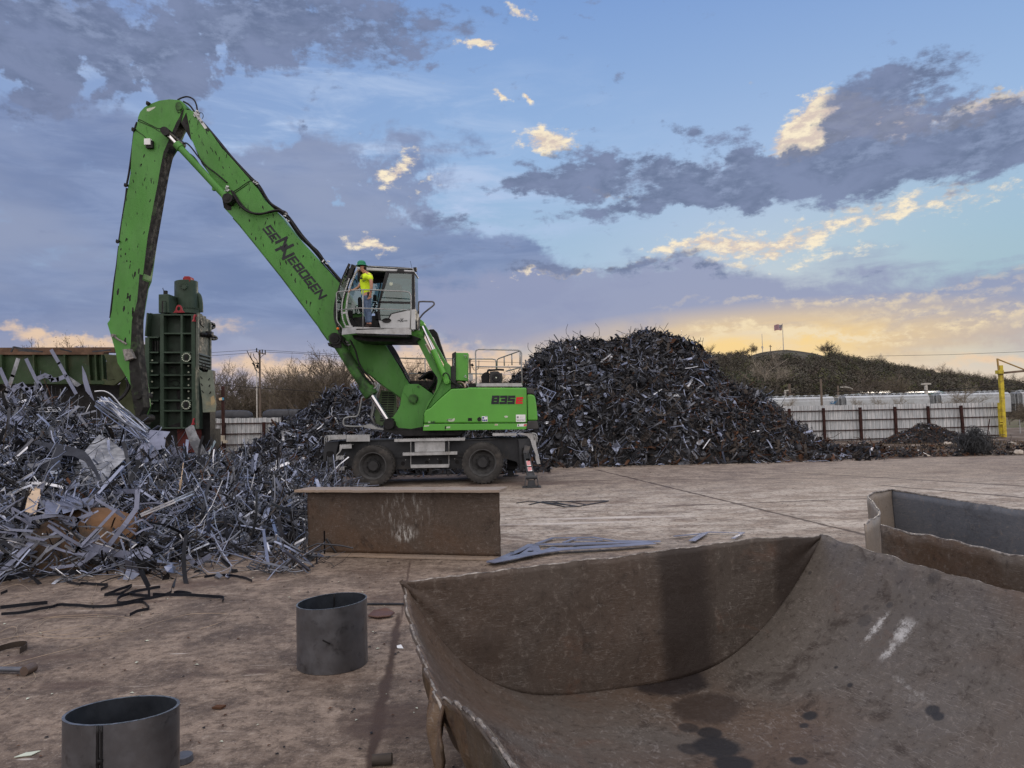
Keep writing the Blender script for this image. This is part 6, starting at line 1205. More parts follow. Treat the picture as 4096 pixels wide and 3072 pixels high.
# wooded slope: thousands of crowns of small leaf faces in one mass
WM = [mat('twig_brown', (.066, .060, .045), .95, var=.35, vscale=.1), mat('twig_grey', (.084, .080, .066), .95, var=.3, vscale=.1), mat('spring_green', (.082, .086, .042), .95, var=.35, vscale=.1), mat('twig_dark', (.065, .055, .046), .95, var=.3, vscale=.1), mat('evergreen_leaf', (.045, .058, .034), .95, var=.3, vscale=.1)]
rng = np.random.default_rng(7)
def crowns(centres, radii, heights, nfaces, size, mids, squash=1.0):
    V = []; Mi = []
    for c, r, h, mi in zip(centres, radii, heights, mids):
        n = nfaces; d = rng.normal(size=(n, 3)); d /= np.linalg.norm(d, axis=1)[:, None]; rad = rng.uniform(.55, 1.0, n)**.6
        lob = 1+.28*np.sin(d[:, 0]*5+c[0])*np.cos(d[:, 1]*4+c[1])
        p = np.array(c)+d*(rad*lob)[:, None]*np.array([r, r, h])
        a = rng.normal(size=(n, 3)); a /= np.linalg.norm(a, axis=1)[:, None]; b = np.cross(a, rng.normal(size=(n, 3))); b /= np.linalg.norm(b, axis=1)[:, None]
        s = size*rng.uniform(.5, 1.3, n)[:, None]
        V.append(np.stack([p-a*s, p+b*s*.7, p+a*s, ], 1).reshape(-1, 3)); m = np.full(n, mi); m[rng.random(n) < .05] = 3; Mi.append(m)
    return np.concatenate(V), np.concatenate(Mi)
def leafmesh(name, V, Mi, mats_, label=None, kind='stuff', loc=(0, 0, 0)):
    n = len(V)//3; me = bpy.data.meshes.new(name); me.vertices.add(len(V)); me.vertices.foreach_set('co', (V-np.array(loc)).astype(np.float32).ravel()); me.loops.add(len(V)); me.loops.foreach_set('vertex_index', np.arange(len(V), dtype=np.int32)); me.polygons.add(n); me.polygons.foreach_set('loop_start', np.arange(0, len(V), 3, dtype=np.int32)); me.polygons.foreach_set('loop_total', np.full(n, 3, dtype=np.int32))
    for q in mats_: me.materials.append(q)
    me.polygons.foreach_set('material_index', Mi.astype(np.int32)); me.update(calc_edges=True); me.validate()
    o = bpy.data.objects.new(name, me); COL.objects.link(o); o.location = loc; tag(o, label, None, None, kind); return o
cs = []; rs = []; hs_ = []; ms = []
random.seed(21)
for i in range(6500):
    y = 190+(HY+12-190)*random.random()**.9; px = random.uniform(1900, 4400); x = (px-2048)/FPX*y; 
    pxr = 2048+x/HY*FPX
    if y > HY-24 and 2990 < pxr < 3320: continue
    z = hillz(x, y); r = random.uniform(1.8, 3.4); h = random.uniform(2.2, 4.2); top = z+h*1.9+.8; lim = (ridge_z(px)-1.75)/HY
    if (top-1.75)/y > lim+(-.002 if 2970 < px < 3320 else random.uniform(.0, .006)): continue
    cs.append((x, y, z+h*.9+.8)); rs.append(r); hs_.append(h)
    g = mnoise.noise(Vector((x*.02, y*.02, 9))); ms.append(random.choices([0, 1, 2, 4, 3], [5, 3.5, 1.2+5*max(0, g), .7, 2])[0])
V, Mi = crowns(cs, rs, hs_, 150, .46, ms); leafmesh('hillside_wood', V, Mi, WM, 'mixed early spring wood covering the hillside')
# low wood filling the horizon left and behind the yard
cs = []; rs = []; hs_ = []; ms = []
for i in range(1500):
    y = random.uniform(100, 200); px = random.uniform(-600, 2500) if i % 3 else random.uniform(700, 1600); x = (px-2048)/FPX*y; lim = .75 if 780 < px < 1600 else .7
    if px > 2050: continue
    h = random.uniform(2.5, 5.5)*lim; cs.append((x, y, h*.9+.5)); rs.append(random.uniform(2, 3.6)); hs_.append(h); ms.append(random.choices([0, 1, 2, 4, 3], [5, 4, 1.5, .6, 2])[0])
V, Mi = crowns(cs, rs, hs_, 70, .34, ms); leafmesh('distant_thicket', V, Mi, WM, 'bare brown thicket along the horizon behind the yard')
cs = [((px-2048)/FPX*y, y, 1.2) for px, y in [(random.uniform(3000, 4300), random.uniform(100, 108)) for _ in range(60)]]
# ---- bare trees built as branching limbs
BARK = mat('bare_bark', (.105, .088, .072), .95, var=.3); BARKP = mat('pale_bark', (.24, .21, .17), .95, var=.2); TWIG = mat('twig_tip', (.125, .105, .086), .95, var=.3); BUD = mat('bud_green', (.10, .085, .045), .95, var=.3)
def tree_mesh(seed, H, spread=.5, thin=1.0, levels=5, lean=0.0):
    rd = random.Random(seed); trunk = MB(); tw = MB(); buds = []
    def br(p, d, L, r, lv):
        n = 4; ps_ = [p]; dd = d.copy()
        for i in range(n):
            dd = (dd+Vector((rd.uniform(-1, 1), rd.uniform(-1, 1), rd.uniform(-.4, .7)))*.13).normalized(); ps_.append(ps_[-1]+dd*(L/n))
        (trunk if lv < 2 else tw).tube(ps_, r, 5 if lv < 2 else 3, r2=r*.55)
        if lv >= levels:
            buds.append(ps_[-1]); return
        k = rd.choice((2, 3, 3)) if lv else rd.choice((3, 4))
        for i in range(k+ (1 if lv > 1 else 0)):
            t = rd.uniform(.35, 1); q = ps_[min(n, int(t*n)+0)]; a = rd.uniform(0, 6.283); up = rd.uniform(.25, .9)
            nd = (dd*up + Vector((math.cos(a), math.sin(a), rd.uniform(-.05, .5)))*spread).normalized(); br(q.copy(), nd, L*rd.uniform(.55, .8), r*.55, lv+1)
        br(ps_[-1].copy(), (dd+Vector((rd.uniform(-.3, .3), rd.uniform(-.3, .3), .1))).normalized(), L*.7, r*.6, lv+1)
    br(Vector((0, 0, 0)), Vector((lean, 0, 1)).normalized(), H*.33, H*.018*thin, 0)
    return trunk, tw, buds
PROT = []
for sd_, H_, sp_ in ((1, 10, .55), (2, 10, .75), (3, 10, .45), (5, 10, .65)):
    tk, tw, buds = tree_mesh(sd_, H_, sp_); m1 = bpy.data.meshes.new('trunk'); m1.from_pydata([tuple(v) for v in tk.v], [], tk.f); m1.materials.append(BARK); m2 = bpy.data.meshes.new('crown')
    bv = list(tw.v); bf = list(tw.f); bm_ = [0]*len(bf); rd = random.Random(sd_)
    for b in buds:
        for k in range(1):
            c = b+Vector((rd.uniform(-.2, .2), rd.uniform(-.2, .2), rd.uniform(-.2, .2))); a = Vector((rd.uniform(-1, 1), rd.uniform(-1, 1), rd.uniform(-1, 1))).normalized()*.06; b2 = a.orthogonal()*.8; i0 = len(bv); bv += [tuple(c-a), tuple(c+b2), tuple(c+a)]; bf.append((i0, i0+1, i0+2)); bm_.append(1)
    m2.from_pydata([tuple(v) for v in bv], [], bf); m2.materials.append(TWIG); m2.materials.append(BUD); m2.polygons.foreach_set('material_index', bm_); m1.update(); m2.update(); PROT.append((m1, m2))
mp = []
for m1, m2 in PROT[:2]:
    a = m1.copy(); a.materials.clear(); a.materials.append(BARKP); b = m2.copy(); b.materials.clear(); b.materials.append(BARKP); b.materials.append(BARKP); mp.append((a, b))
def bare_tree(loc, H, k, label, group, rot=None, pale=False, wide=1.0, lean=0):
    m1, m2 = (mp if pale else PROT)[k % (2 if pale else 4)]
    t = thing('bare_tree', label, 'tree', loc, group); t.scale = (H/8.5*wide, H/8.5*wide, H/8.5); t.rotation_euler = (0, lean, random.uniform(0, 6.28) if rot is None else rot)
    for nm, m in (('trunk', m1), ('crown', m2)): o = bpy.data.objects.new(nm, m); COL.objects.link(o); o.parent = t
random.seed(5)
def tree_at(px, py, Y, k, label, group=None, **kw):
    p = P(px, py, Y); bare_tree(Vector((p.x, Y, 0)), p.z, k, label, group, **kw)
tall = [((1290, 1395, 66), 'tallest bare tree right of the left utility pole, leafing out'), ((1345, 1408, 70), 'bare tree close behind the tall boom cylinder'), ((1215, 1412, 68), 'bare spreading tree leaning left beside the tallest one'), ((1130, 1460, 75), 'shorter bushy bare tree just right of the left utility pole'), ((890, 1462, 80), 'rounded bare tree beside the right edge of the shear')]
for (q, lab), k in zip(tall, (0, 1, 3, 2, 1)): tree_at(*q, k, lab, wide=1.1)
for i, (px, py, Y) in enumerate([(985, 1478, 85), (1060, 1478, 88), (940, 1470, 84), (1020, 1474, 90), (1090, 1470, 80), (1170, 1450, 78), (1250, 1430, 82), (1320, 1430, 84), (1380, 1425, 72), (1160, 1500, 66), (1240, 1480, 64), (1300, 1490, 62), (860, 1480, 90), (1420, 1440, 75)]): tree_at(px, py, Y, i, 'bare brown tree in the thicket behind the left fence', 'bare trees behind the left fence')
for i, (px, py, Y) in enumerate([(1600, 1430, 72), (1640, 1424, 76), (1690, 1445, 74), (1560, 1440, 80), (1730, 1452, 78), (1660, 1460, 68), (1780, 1462, 84), (1840, 1475, 90), (1900, 1490, 90), (1950, 1500, 95), (1510, 1430, 78), (2010, 1495, 95)]): tree_at(px, py, Y, i+1, 'bare tree showing behind the boom foot and deck railing', 'bare trees behind the material handler')
for i, (px, py, Y) in enumerate([(170, 1382, 110), (200, 1385, 115), (320, 1376, 105), (345, 1372, 110), (370, 1378, 112)]): tree_at(px, py, Y, i, 'treetop just showing above the green hopper rim', 'treetops above the green hopper')
def hill_tree(px, H, k, label, group=None, dy=0, **kw):
    y = HY+dy; x = (px-2048)/FPX*y; bare_tree(Vector((x, y, hillz(x, y)-.3)), H, k, label, group, **kw)
hill_tree(2850, 13, 0, 'tall bare tree on the ridge next to the big scrap heap', wide=1.2); hill_tree(3010, 8, 1, 'bare tree on the ridge left of the flagpole')
for px, H in ((2880, 7), (2905, 8), (2930, 7.5), (2955, 9), (2975, 7), (2990, 6), (3030, 6), (2820, 8), (2865, 8)): hill_tree(px, H, px, 'small bare tree on the ridge left of the flagpole', 'ridge trees left of the flagpole', dy=random.uniform(-4, 6))
for px, H in ((3310, 9), (3325, 12), (3340, 10), (3365, 9), (3390, 8), (3410, 10), (3435, 8), (3470, 9), (3510, 12), (3530, 11), (3560, 8), (3600, 9), (3640, 10), (3680, 10), (3720, 11), (3760, 13), (3790, 11), (3820, 12), (3850, 11), (3880, 13), (3910, 12), (3940, 12), (3970, 11), (4000, 12), (4030, 13), (4060, 12), (4090, 12)): hill_tree(px, H, px//7, 'bare ridge tree on the skyline right of the flagpole', 'ridge trees right of the flagpole', dy=random.uniform(-6, 4), wide=1.25)
def slope_tree(px, py_foot, H, Y, k, label, **kw):
    x = (px-2048)/FPX*Y; bare_tree(Vector((x, Y, hillz(x, Y))), H, k, label, None, **kw)
slope_tree(3085, 0, 15, 205, 0, 'pale bare spreading tree at the foot of the wooded hill', pale=True, wide=1.5)
slope_tree(3480, 0, 9, 130, 1, 'wide pale leafless tree behind the shed', wide=1.5); slope_tree(3570, 0, 9, 128, 2, 'leafless tree behind the right end of the shed', wide=1.3)
for px, Y, lab in ((3160, 100, 'thin brush tree against the graffiti railcar'), (3500, 102, 'thin brush tree against the middle railcar'), (3600, 101, 'low wide brush tree against the middle railcar'), (3845, 100, 'bare brush tree against the railcar left of the gate post'), (3420, 104, 'thin twiggy bush against the railcar by the shed')): bare_tree(Vector(((px-2048)/FPX*Y, Y, 0)), 3.9 if px != 3845 else 5.5, px, lab, None, wide=1.2, pale=True)
# brush right of gate post
for i in range(10):
    px = random.uniform(4010, 4200); Y = random.uniform(55, 90); bare_tree(Vector(((px-2048)/FPX*Y, Y, 0)), random.uniform(1.2, 2.4), i, 'low bare brush beyond the yellow gate post', 'brush beyond the gate post', wide=1.6)
# flagpole, mast
fp_ = P(3134, 1400, HY-6); ftp = P(*zF(568, 160), HY-6); fp_.z = hillz(fp_.x, HY-6)-.5
ft = thing('flagpole', 'tall flagpole flying a striped flag on the hilltop', 'flagpole', fp_); mb = MB(); mb.cyl(fp_, ftp, .28, .15, n=8); obj('pole', mb, MET, ft)
def flagp(u, v):
    a = P(*zF(566-52*u, 166+4*u+38*v+2*math.sin(u*7)), HY-6); return a+Vector((0, .8*math.sin(u*8+v), 0))
FR = mat('flag_red', (.30, .06, .07), .8, var=.05); FW = mat('flag_white', (.42, .40, .44), .8, var=.05); FB = mat('flag_blue', (.03, .035, .09), .8, var=.05)
mb = MB(); NU = 20
for k in range(13):
    for i in range(NU):
        u0, u1 = i/NU, (i+1)/NU; m_ = 2 if (k < 7 and u0 < .42) else (0 if k % 2 == 0 else 1); mb.add([flagp(u0, k/13), flagp(u1, k/13), flagp(u1, (k+1)/13), flagp(u0, (k+1)/13)], [(0, 1, 2, 3)], m_)
fo = obj('flag', mb, [FR, FW, FB], ft, solid=.02)
mb = MB()
for r_ in range(5):
    for c_ in range(6): p = flagp(.04+c_*.062, .04+r_*.1)+Vector((0, -.12, 0)); mb.box(p, (.22, .06, .22), (0, .78, 0))
obj('flag_star', mb, FW, fo)
a = P(*zF(433, 350), HY); b = P(*zF(428, 230), HY); a.z = hillz(a.x, HY); t = thing('radio_mast', 'thin radio mast on the ridge left of the flagpole', 'mast', a); mb = MB(); mb.cyl(a, b, .22, .12, n=6); obj('shaft', mb, MET, t); mb = MB(); mb.box(P(*zF(431, 322), HY-.5), (.9, .5, 1.2)); obj('antenna_panel', mb, MET, t)
a = P(*zF(487, 350), HY); b = P(*zF(485, 305), HY); a.z = hillz(a.x, HY); t = thing('cross_pole', 'small crossarm pole on the ridge between mast and flagpole', 'pole', a); mb = MB(); mb.cyl(a, b, .25, .2, n=6); obj('shaft', mb, WOOD, t); mb = MB(); mb.bar(P(*zF(476, 314), HY-.3), P(*zF(496, 316), HY-.3), .3, .3); obj('crossarm', mb, WOOD, t)
# ------------------------------------------------------------------ worker standing on the cab platform, facing left
YW = 19.62
SKIN = mat('sunned_skin', (.42, .22, .15), .55, var=.08); HIVIS = mat('hi_vis_yellow_cloth', (.62, .85, .03), .8, var=.08, vscale=10); DENIM = mat('blue_denim', (.085, .125, .20), .85, var=.3, vscale=14); BOOT = mat('brown_boot_leather', (.035, .022, .02), .7, var=.3); HELM = mat('green_hard_hat', (.012, .17, .085), .3, var=.05); HAIR = mat('dark_hair', (.02, .013, .01), .8)
pw = thing('person', 'worker in green hard hat, yellow shirt and jeans standing outside the cab', 'person', P(*zK(765, 1335), YW))
def W(x, y, dy=0): return P(*zK(x, y), YW+dy)
PXM = .23146*YW/FPX
def skin(name, chains, m_, parent, sub=2, root=None):
    """chains: lists of (point, radius_x, radius_y); first chain holds the root"""
    vs = []; es = []; rad = []; off = rootloc(parent); idx = {}
    def vid(p, r):
        key = tuple(round(c, 4) for c in p)
        if key in idx: return idx[key]
        idx[key] = len(vs); vs.append(tuple(p-off)); rad.append(r); return idx[key]
    for ch in chains:
        last = None
        for p, rx, ry in ch:
            i = vid(p, (rx, ry))
            if last is not None and last != i: es.append((last, i))
            last = i
    me = bpy.data.meshes.new(name); me.from_pydata(vs, es, []); o = bpy.data.objects.new(name, me); COL.objects.link(o)
    md = o.modifiers.new('skin', 'SKIN'); md.use_smooth_shade = True
    if not me.skin_vertices:
        # the modifier adds the layer on creation in most builds; otherwise make it
        pass
    for i, r in enumerate(rad): me.skin_vertices[0].data[i].radius = r; me.skin_vertices[0].data[i].use_root = (i == 0)
    sb = o.modifiers.new('sub', 'SUBSURF'); sb.levels = sub; sb.render_levels = sub
    dg = bpy.context.evaluated_depsgraph_get(); me2 = bpy.data.meshes.new_from_object(o.evaluated_get(dg)); bpy.data.objects.remove(o)
    me2.materials.clear(); me2.materials.append(m_); me2.polygons.foreach_set('use_smooth', [True]*len(me2.polygons))
    o = bpy.data.objects.new(name, me2); COL.objects.link(o); o.parent = parent; return o
# near side (camera side) is the left arm / left leg, dy negative
pel = W(728, 800); ch1 = [(pel, .115, .15), (W(722, 740), .10, .14), (W(716, 640), .115, .165), (W(712, 520), .125, .185), (W(712, 440), .11, .17), (W(700, 395), .06, .065), (W(672, 372), .055, .055), (W(650, 345), .072, .072), (W(645, 300), .085, .078), (W(648, 265), .075, .07)]
armL = [(W(712, 440), .11, .17), (W(775, 455, -.19), .062, .06), (W(800, 560, -.24), .052, .05), (W(800, 660, -.25), .044, .042), (W(788, 740, -.24), .034, .033), (W(778, 778, -.24), .030, .024), (W(772, 805, -.24), .034, .02)]
armR = [(W(712, 440), .11, .17), (W(665, 470, .19), .058, .055), (W(622, 570, .22), .048, .046), (W(585, 640, .18), .042, .04), (W(520, 680, .02), .034, .033), (W(480, 695, -.08), .028, .026), (W(455, 697, -.14), .03, .02)]
legL = [(pel, .115, .15), (W(735, 860, -.085), .105, .11), (W(745, 1020, -.10), .075, .08), (W(760, 1100, -.10), .068, .068), (W(770, 1200, -.10), .055, .055), (W(778, 1290, -.10), .045, .045), (W(760, 1322, -.10), .035, .04), (W(715, 1326, -.10), .03, .04)]
legR = [(pel, .115, .15), (W(715, 860, .085), .105, .11), (W(712, 1020, .10), .075, .08), (W(725, 1100, .10), .068, .068), (W(740, 1200, .10), .055, .055), (W(745, 1290, .10), .045, .045), (W(725, 1322, .10), .035, .04), (W(690, 1326, .10), .03, .04)]
try:
    bdy = skin('body', [ch1, armL, armR, legL, legR], SKIN, pw)
    def sc_(c, k): return [(p, a*k, b*k) for p, a, b in c]
    shirt = skin('shirt', [[(W(722, 800), .125, .155), (W(720, 745), .118, .155), (W(716, 640), .13, .18), (W(710, 540), .142, .2), (W(712, 450), .13, .185), (W(702, 400), .075, .08)], [(W(712, 450), .13, .185), (W(775, 455, -.19), .085, .085), (W(795, 535, -.235), .078, .075)], [(W(712, 450), .13, .185), (W(665, 470, .19), .082, .08), (W(635, 540, .215), .072, .07)]], HIVIS, pw)
    jeans = skin('jeans', [[(W(728, 800), .128, .165), (W(722, 765), .12, .155)], [(W(728, 800), .128, .165)]+sc_(legL[1:3], 1.1)+[(W(758, 1100, -.10), .085, .085), (W(768, 1200, -.10), .075, .075), (W(772, 1272, -.10), .075, .075)], [(W(728, 800), .128, .165)]+sc_(legR[1:3], 1.1)+[(W(722, 1100, .10), .085, .085), (W(738, 1200, .10), .075, .075), (W(742, 1272, .10), .075, .075)]], DENIM, pw)
    for nm, dy, x0 in (('boot', -.10, 775), ('boot', .10, 742)): skin(nm, [[(W(x0, 1265, dy), .058, .058), (W(x0-2, 1305, dy), .056, .056), (W(x0-22, 1322, dy), .045, .048), (W(x0-62, 1326, dy), .035, .046)]], BOOT, pw)
    # hands: palm already ends the arm; five fingers each
    for base, dirs, spread in ((W(772, 812, -.24), Vector((-.25, 0, -1)), -1), (W(452, 698, -.15), Vector((-1, -.1, -.1)), 1)):
        mbf = []
        dirs.normalize(); sidev = Vector((1, 0, 0)) if spread < 0 else Vector((0, -1, 0)); curl = Vector((-.6, 0, .2)) if spread < 0 else Vector((0, 0, -1))
        for k in range(4):
            p0 = base+sidev*((k-1.5)*.019); L = (.075, .085, .08, .062)[k]; p1 = p0+dirs*L*.5+curl*.01; p2 = p0+dirs*L*.8+curl*.035; p3 = p0+dirs*L*.85+curl*.06; mbf.append([(p0-dirs*.02, .009, .009), (p1, .009, .009), (p2, .008, .008), (p3, .007, .007)])
        p0 = base+sidev*.034-dirs*.03; mbf.append([(p0, .011, .011), (p0+sidev*.018+dirs*.03, .010, .010), (p0+sidev*.012+dirs*.055+curl*.02, .009, .009)])
        for fch in mbf: skin('finger', [fch], SKIN, bdy, 1)
except Exception as e_:
    print('PERSON FAIL', e_)
mb = MB(); hc = W(632, 272)
mb.lathe(hc+Vector((0, 0, -.0)), (0, 0, 1), [(.142, .0), (.146, .012), (.128, .022), (.124, .06), (.108, .105), (.075, .135), (.04, .148), (.001, .150)], 28); hm = obj('hard_hat', mb, HELM, pw, sm=True)
mb = MB(); mb.lathe(hc, (0, 0, 1), [(.12, .004), (.165, -.006), (.172, -.004), (.165, .004), (.13, .02)], 28); br_ = obj('brim', mb, HELM, hm, sm=True)
mb = MB(); mb.box(hc+Vector((-.115, -.03, .05)), (.02, .04, .04), (0, -.5, .2)); obj('helmet_sticker', mb, WHT, hm)
mb = MB(); c = W(682, 318); mb.lathe(c, (0, 0, 1), [(.001, .04), (.05, .035), (.062, 0), (.055, -.03), (.03, -.045)], 14); mb.box(W(612, 385), (.05, .07, .035)); mb.box(W(595, 362), (.02, .06, .014)); obj('hair', mb, HAIR, pw, sm=True)
mb = MB(); mb.box(W(578, 350), (.035, .026, .03), (0, .5, 0)); mb.box(W(580, 374), (.012, .04, .008)); mb.box(W(585, 330, -.03), (.008, .022, .01)); mb.box(W(585, 330, .03), (.008, .022, .01)); mb.box(W(662, 335, -.085), (.028, .014, .05)); mb.box(W(662, 335, .085), (.028, .014, .05)); obj('face_detail', mb, SKIN, pw)
mb = MB(); mb.tube([W(640, 440, -.15), W(632, 475, -.19), W(625, 500, -.19)], .012, 6); mb.box(W(625, 488, -.20), (.05, .02, .05)); obj('sunglasses', mb, BLK, pw)
mb = MB(); mb.box(W(752, 775, -.17), (.06, .05, .13)); mb.tube([W(752, 730, -.18), W(740, 690, -.18)], .006, 5); obj('radio', mb, BLK, pw)
mb = MB()
for dx_ in (-1.6, -.4, .8, 2): mb.box(W(672+dx_*10, 530+(dx_ % 1)*8, -.20), (.014, .01, .04), (0, .3*dx_, 0))
obj('shirt_logo', mb, BLK, pw)
# ------------------------------------------------------------------ scrap metal
def scrapmat(name, col, rough, metal, var=.35): return mat(name, col, rough, metal, var=var, vscale=2.5, rvar=.12)
SM = [scrapmat('scrap_dark_steel', (.045, .047, .053), .5, .6), scrapmat('scrap_blue_steel', (.22, .25, .34), .42, .7), scrapmat('scrap_black', (.012, .012, .014), .55, .3), scrapmat('scrap_rust', (.085, .042, .024), .8, .1), scrapmat('scrap_grey', (.13, .14, .165), .5, .5), scrapmat('scrap_bright', (.50, .52, .56), .35, .75), scrapmat('scrap_brown_grey', (.065, .055, .048), .7, .3)]
class Pieces:
    def __init__(s): s.mb = MB()
def frame(n, rd):
    n = n.normalized(); a = n.orthogonal().normalized(); b = n.cross(a); t = rd.uniform(0, 6.283); u = a*math.cos(t)+b*math.sin(t); return u, n.cross(u), n
def strip(mb, c, u, v, n, L, wd, th, rd, m, bend=.8, seg=6):
    k = rd.uniform(-bend, bend)/L*1.5; tw = rd.uniform(-1, 1)*.8; k2 = rd.uniform(-bend, bend)/L*.5; vs = []
    for i in range(seg+1):
        t = (i/seg-.5)*L; off = u*t + n*(k*t*t) + v*(k2*t*t); a = tw*t/L; vv = v*math.cos(a)+n*math.sin(a); nn = n*math.cos(a)-v*math.sin(a)
        p = c+off; vs += [p-vv*wd/2-nn*th/2, p+vv*wd/2-nn*th/2, p+vv*wd/2+nn*th/2, p-vv*wd/2+nn*th/2]
    fs = [(4*i+q, 4*i+(q+1) % 4, 4*i+4+(q+1) % 4, 4*i+4+q) for i in range(seg) for q in range(4)]+[(0, 3, 2, 1), (4*seg, 4*seg+1, 4*seg+2, 4*seg+3)]
    mb.add(vs, fs, m)
def plate_(mb, c, u, v, n, L, wd, th, rd, m, bend=.45):
    k = rd.choice((4, 5, 5, 6, 7)); fold = rd.uniform(-bend, bend)*2; f2 = rd.uniform(-bend, bend)*1.6; ps_ = []
    for i in range(k):
        a = 6.283*(i+rd.uniform(-.3, .3))/k; x = math.cos(a)*L/2*rd.uniform(.7, 1.1); y = math.sin(a)*wd/2*rd.uniform(.7, 1.1); ps_.append((x, y))
    # fan with centre raised for a bend
    vs = []
    for off in (-th/2, th/2):
        vs.append(c+n*off)
        for x, y in ps_: vs.append(c+u*x+v*y+n*(off+fold*abs(x)+f2*max(0, y)))
    fs = []
    for i in range(k):
        j = (i+1) % k; fs += [(0, 1+j, 1+i), (k+1, k+2+i, k+2+j), (1+i, 1+j, k+2+j, k+2+i)]
    mb.add(vs, fs, m)
def angle_(mb, c, u, v, n, L, wd, th, rd, m):
    mb.box(c+v*wd/2, (L, wd, th), Matrix((u, v, n)).transposed(), m); mb.box(c+n*wd/2, (L, th, wd), Matrix((u, v, n)).transposed(), m)
def skeleton(mb, c, u, v, n, L, wd, th, rd, m, nx=None, ny=None, bw=.025):
    """sheet left over after cutting: a net of bars round rectangular holes"""
    nx = nx or rd.randint(3, 8); ny = ny or rd.randint(1, 3); F = Matrix((u, v, n)).transposed(); cv = rd.uniform(-.25, .25)
    def q(x, y): return c+u*x+v*y+n*(cv*x*x/L)
    for i in range(nx+1):
        x = (i/nx-.5)*L; mb.bar(q(x, -wd/2), q(x, wd/2), bw*rd.uniform(.8, 1.3), th, n, m)
    for j in range(ny+1):
        y = (j/ny-.5)*wd
        for i in range(nx): mb.bar(q((i/nx-.5)*L, y), q(((i+1)/nx-.5)*L, y), bw*rd.uniform(.9, 1.6), th*.93, n, m)
def wire_(mb, c, u, v, n, L, r, rd, m):
    ps_ = [c]; d = u.copy()
    for i in range(6):
        d = (d+v*rd.uniform(-.7, .7)+n*rd.uniform(-.5, .5)).normalized(); ps_.append(ps_[-1]+d*L/6)
    mb.tube(ps_, r, 4, m)
def heap(name, label, hf, sampler, N, seed, scale, weights, mats_, core_rng, fr_kinds=(.55, .2, .1, .02, .13), stick_out=.12, big=0, bigname=None, biggroup=None, biglabels=None, sink=.05, core_mat=None, core_n=(90, 60), Nfine=0, thin=False):
    rd = random.Random(seed); x0, x1, y0, y1 = core_rng
    root = None
    mb = MB(); nx, ny = core_n; vs = []
    for i in range(nx):
        for j in range(ny):
            x = x0+(x1-x0)*i/(nx-1); y = y0+(y1-y0)*j/(ny-1); z = hf(x, y); vs.append((x, y, z-.10*scale-.05+.25*scale*mnoise.noise(Vector((x*2/scale, y*2/scale, 0))) if z > .02 else -.3))
    mb.add(vs, [(i*ny+j, (i+1)*ny+j, (i+1)*ny+j+1, i*ny+j+1) for i in range(nx-1) for j in range(ny-1)], 2)
    objs = []
    def nrm(x, y): e = .15*scale; return Vector((hf(x-e, y)-hf(x+e, y), hf(x, y-e)-hf(x, y+e), 2*e)).normalized()
    for i in range(N):
        x, y = sampler(rd); z = hf(x, y)
        if z < .015: 
            if rd.random() < .7: continue
        n = nrm(x, y); nn = (n+Vector((rd.gauss(0, 1), rd.gauss(0, 1), rd.gauss(0, 1)))*(.55 if rd.random() > stick_out else 1.6)).normalized()
        u, v, n_ = frame(nn, rd); c = Vector((x, y, max(z, .02)))+n*rd.uniform(-.12, sink)*scale; m = rd.choices(range(7), weights(x, y, z, rd))[0]
        k = rd.choices(range(5), fr_kinds)[0]; s_ = scale*rd.uniform(.5, 1.35)
        isbig = i < big
        tgt = MB() if isbig else mb
        if isbig: s_ = scale*rd.uniform(1.2, 1.9); k = rd.choices((0, 1, 3), (2, 5, 1.5))[0]; c = c+n*.05*scale
        if k == 0: strip(tgt, c, u, v, n_, s_*(rd.uniform(.5, 2.1) if thin else rd.uniform(.35, 1.25)), s_*rd.choice((.02, .025, .03, .045, .07, .12) if not thin else (.012, .016, .02, .028, .04, .08)), .003+.003*s_, rd, m, rd.choice((.1, .4, 1.2)))
        elif k == 1: plate_(tgt, c, u, v, n_, s_*rd.uniform(.2, .6), s_*rd.uniform(.12, .4), .008, rd, m)
        elif k == 2: angle_(tgt, c, u, v, n_, s_*rd.uniform(.4, 1.2), s_*rd.uniform(.03, .07), .007, rd, m)
        elif k == 3: skeleton(tgt, c, u, v, n_, s_*rd.uniform(.5, 1.1), s_*rd.uniform(.2, .5), .006, rd, m, bw=.014 if thin else .025)
        else: wire_(tgt, c, u, v, n_, s_*rd.uniform(.5, 1.3), .007+.004*scale, rd, m)
        if isbig: objs.append((tgt, m, c, k))
    for i in range(Nfine):
        x, y = sampler(rd); z = hf(x, y)
        if z < .015: continue
        n = nrm(x, y); u, v, n_ = frame((n+Vector((rd.gauss(0, 1), rd.gauss(0, 1), rd.gauss(0, 1)))*.8), rd); c = Vector((x, y, z))+n*rd.uniform(-.06, .12 if thin else .04)*scale
        wire_(mb, c, u, v, n_, scale*rd.uniform(.2, .6), .005+.003*scale, rd, rd.choices(range(7), weights(x, y, z, rd))[0])
    hp = obj(name, mb, mats_); tag(hp, label, 'scrap heap'if 0 else None, None, 'stuff')
    for tgt, m, c, k in objs:
        nm = ('steel_strip', 'steel_plate', '', 'cut_out_sheet')[k]; col_ = ('dark grey', 'blue grey', 'black', 'rusty brown', 'grey', 'bright bare', 'brownish grey')[m]; kk = ('bent %s steel strip', 'crumpled %s steel plate', '', '%s steel sheet full of cut holes')[k] % col_
        o = obj(nm, tgt, mats_[m], loc=c); tag(o, kk+' '+bigname, nm.replace('_', ' '), nm.replace('_', ' ')+'s, '+col_+', '+biggroup)
    return hp
def interp(px, xs_, ys_): return float(np.interp(px, xs_, ys_))
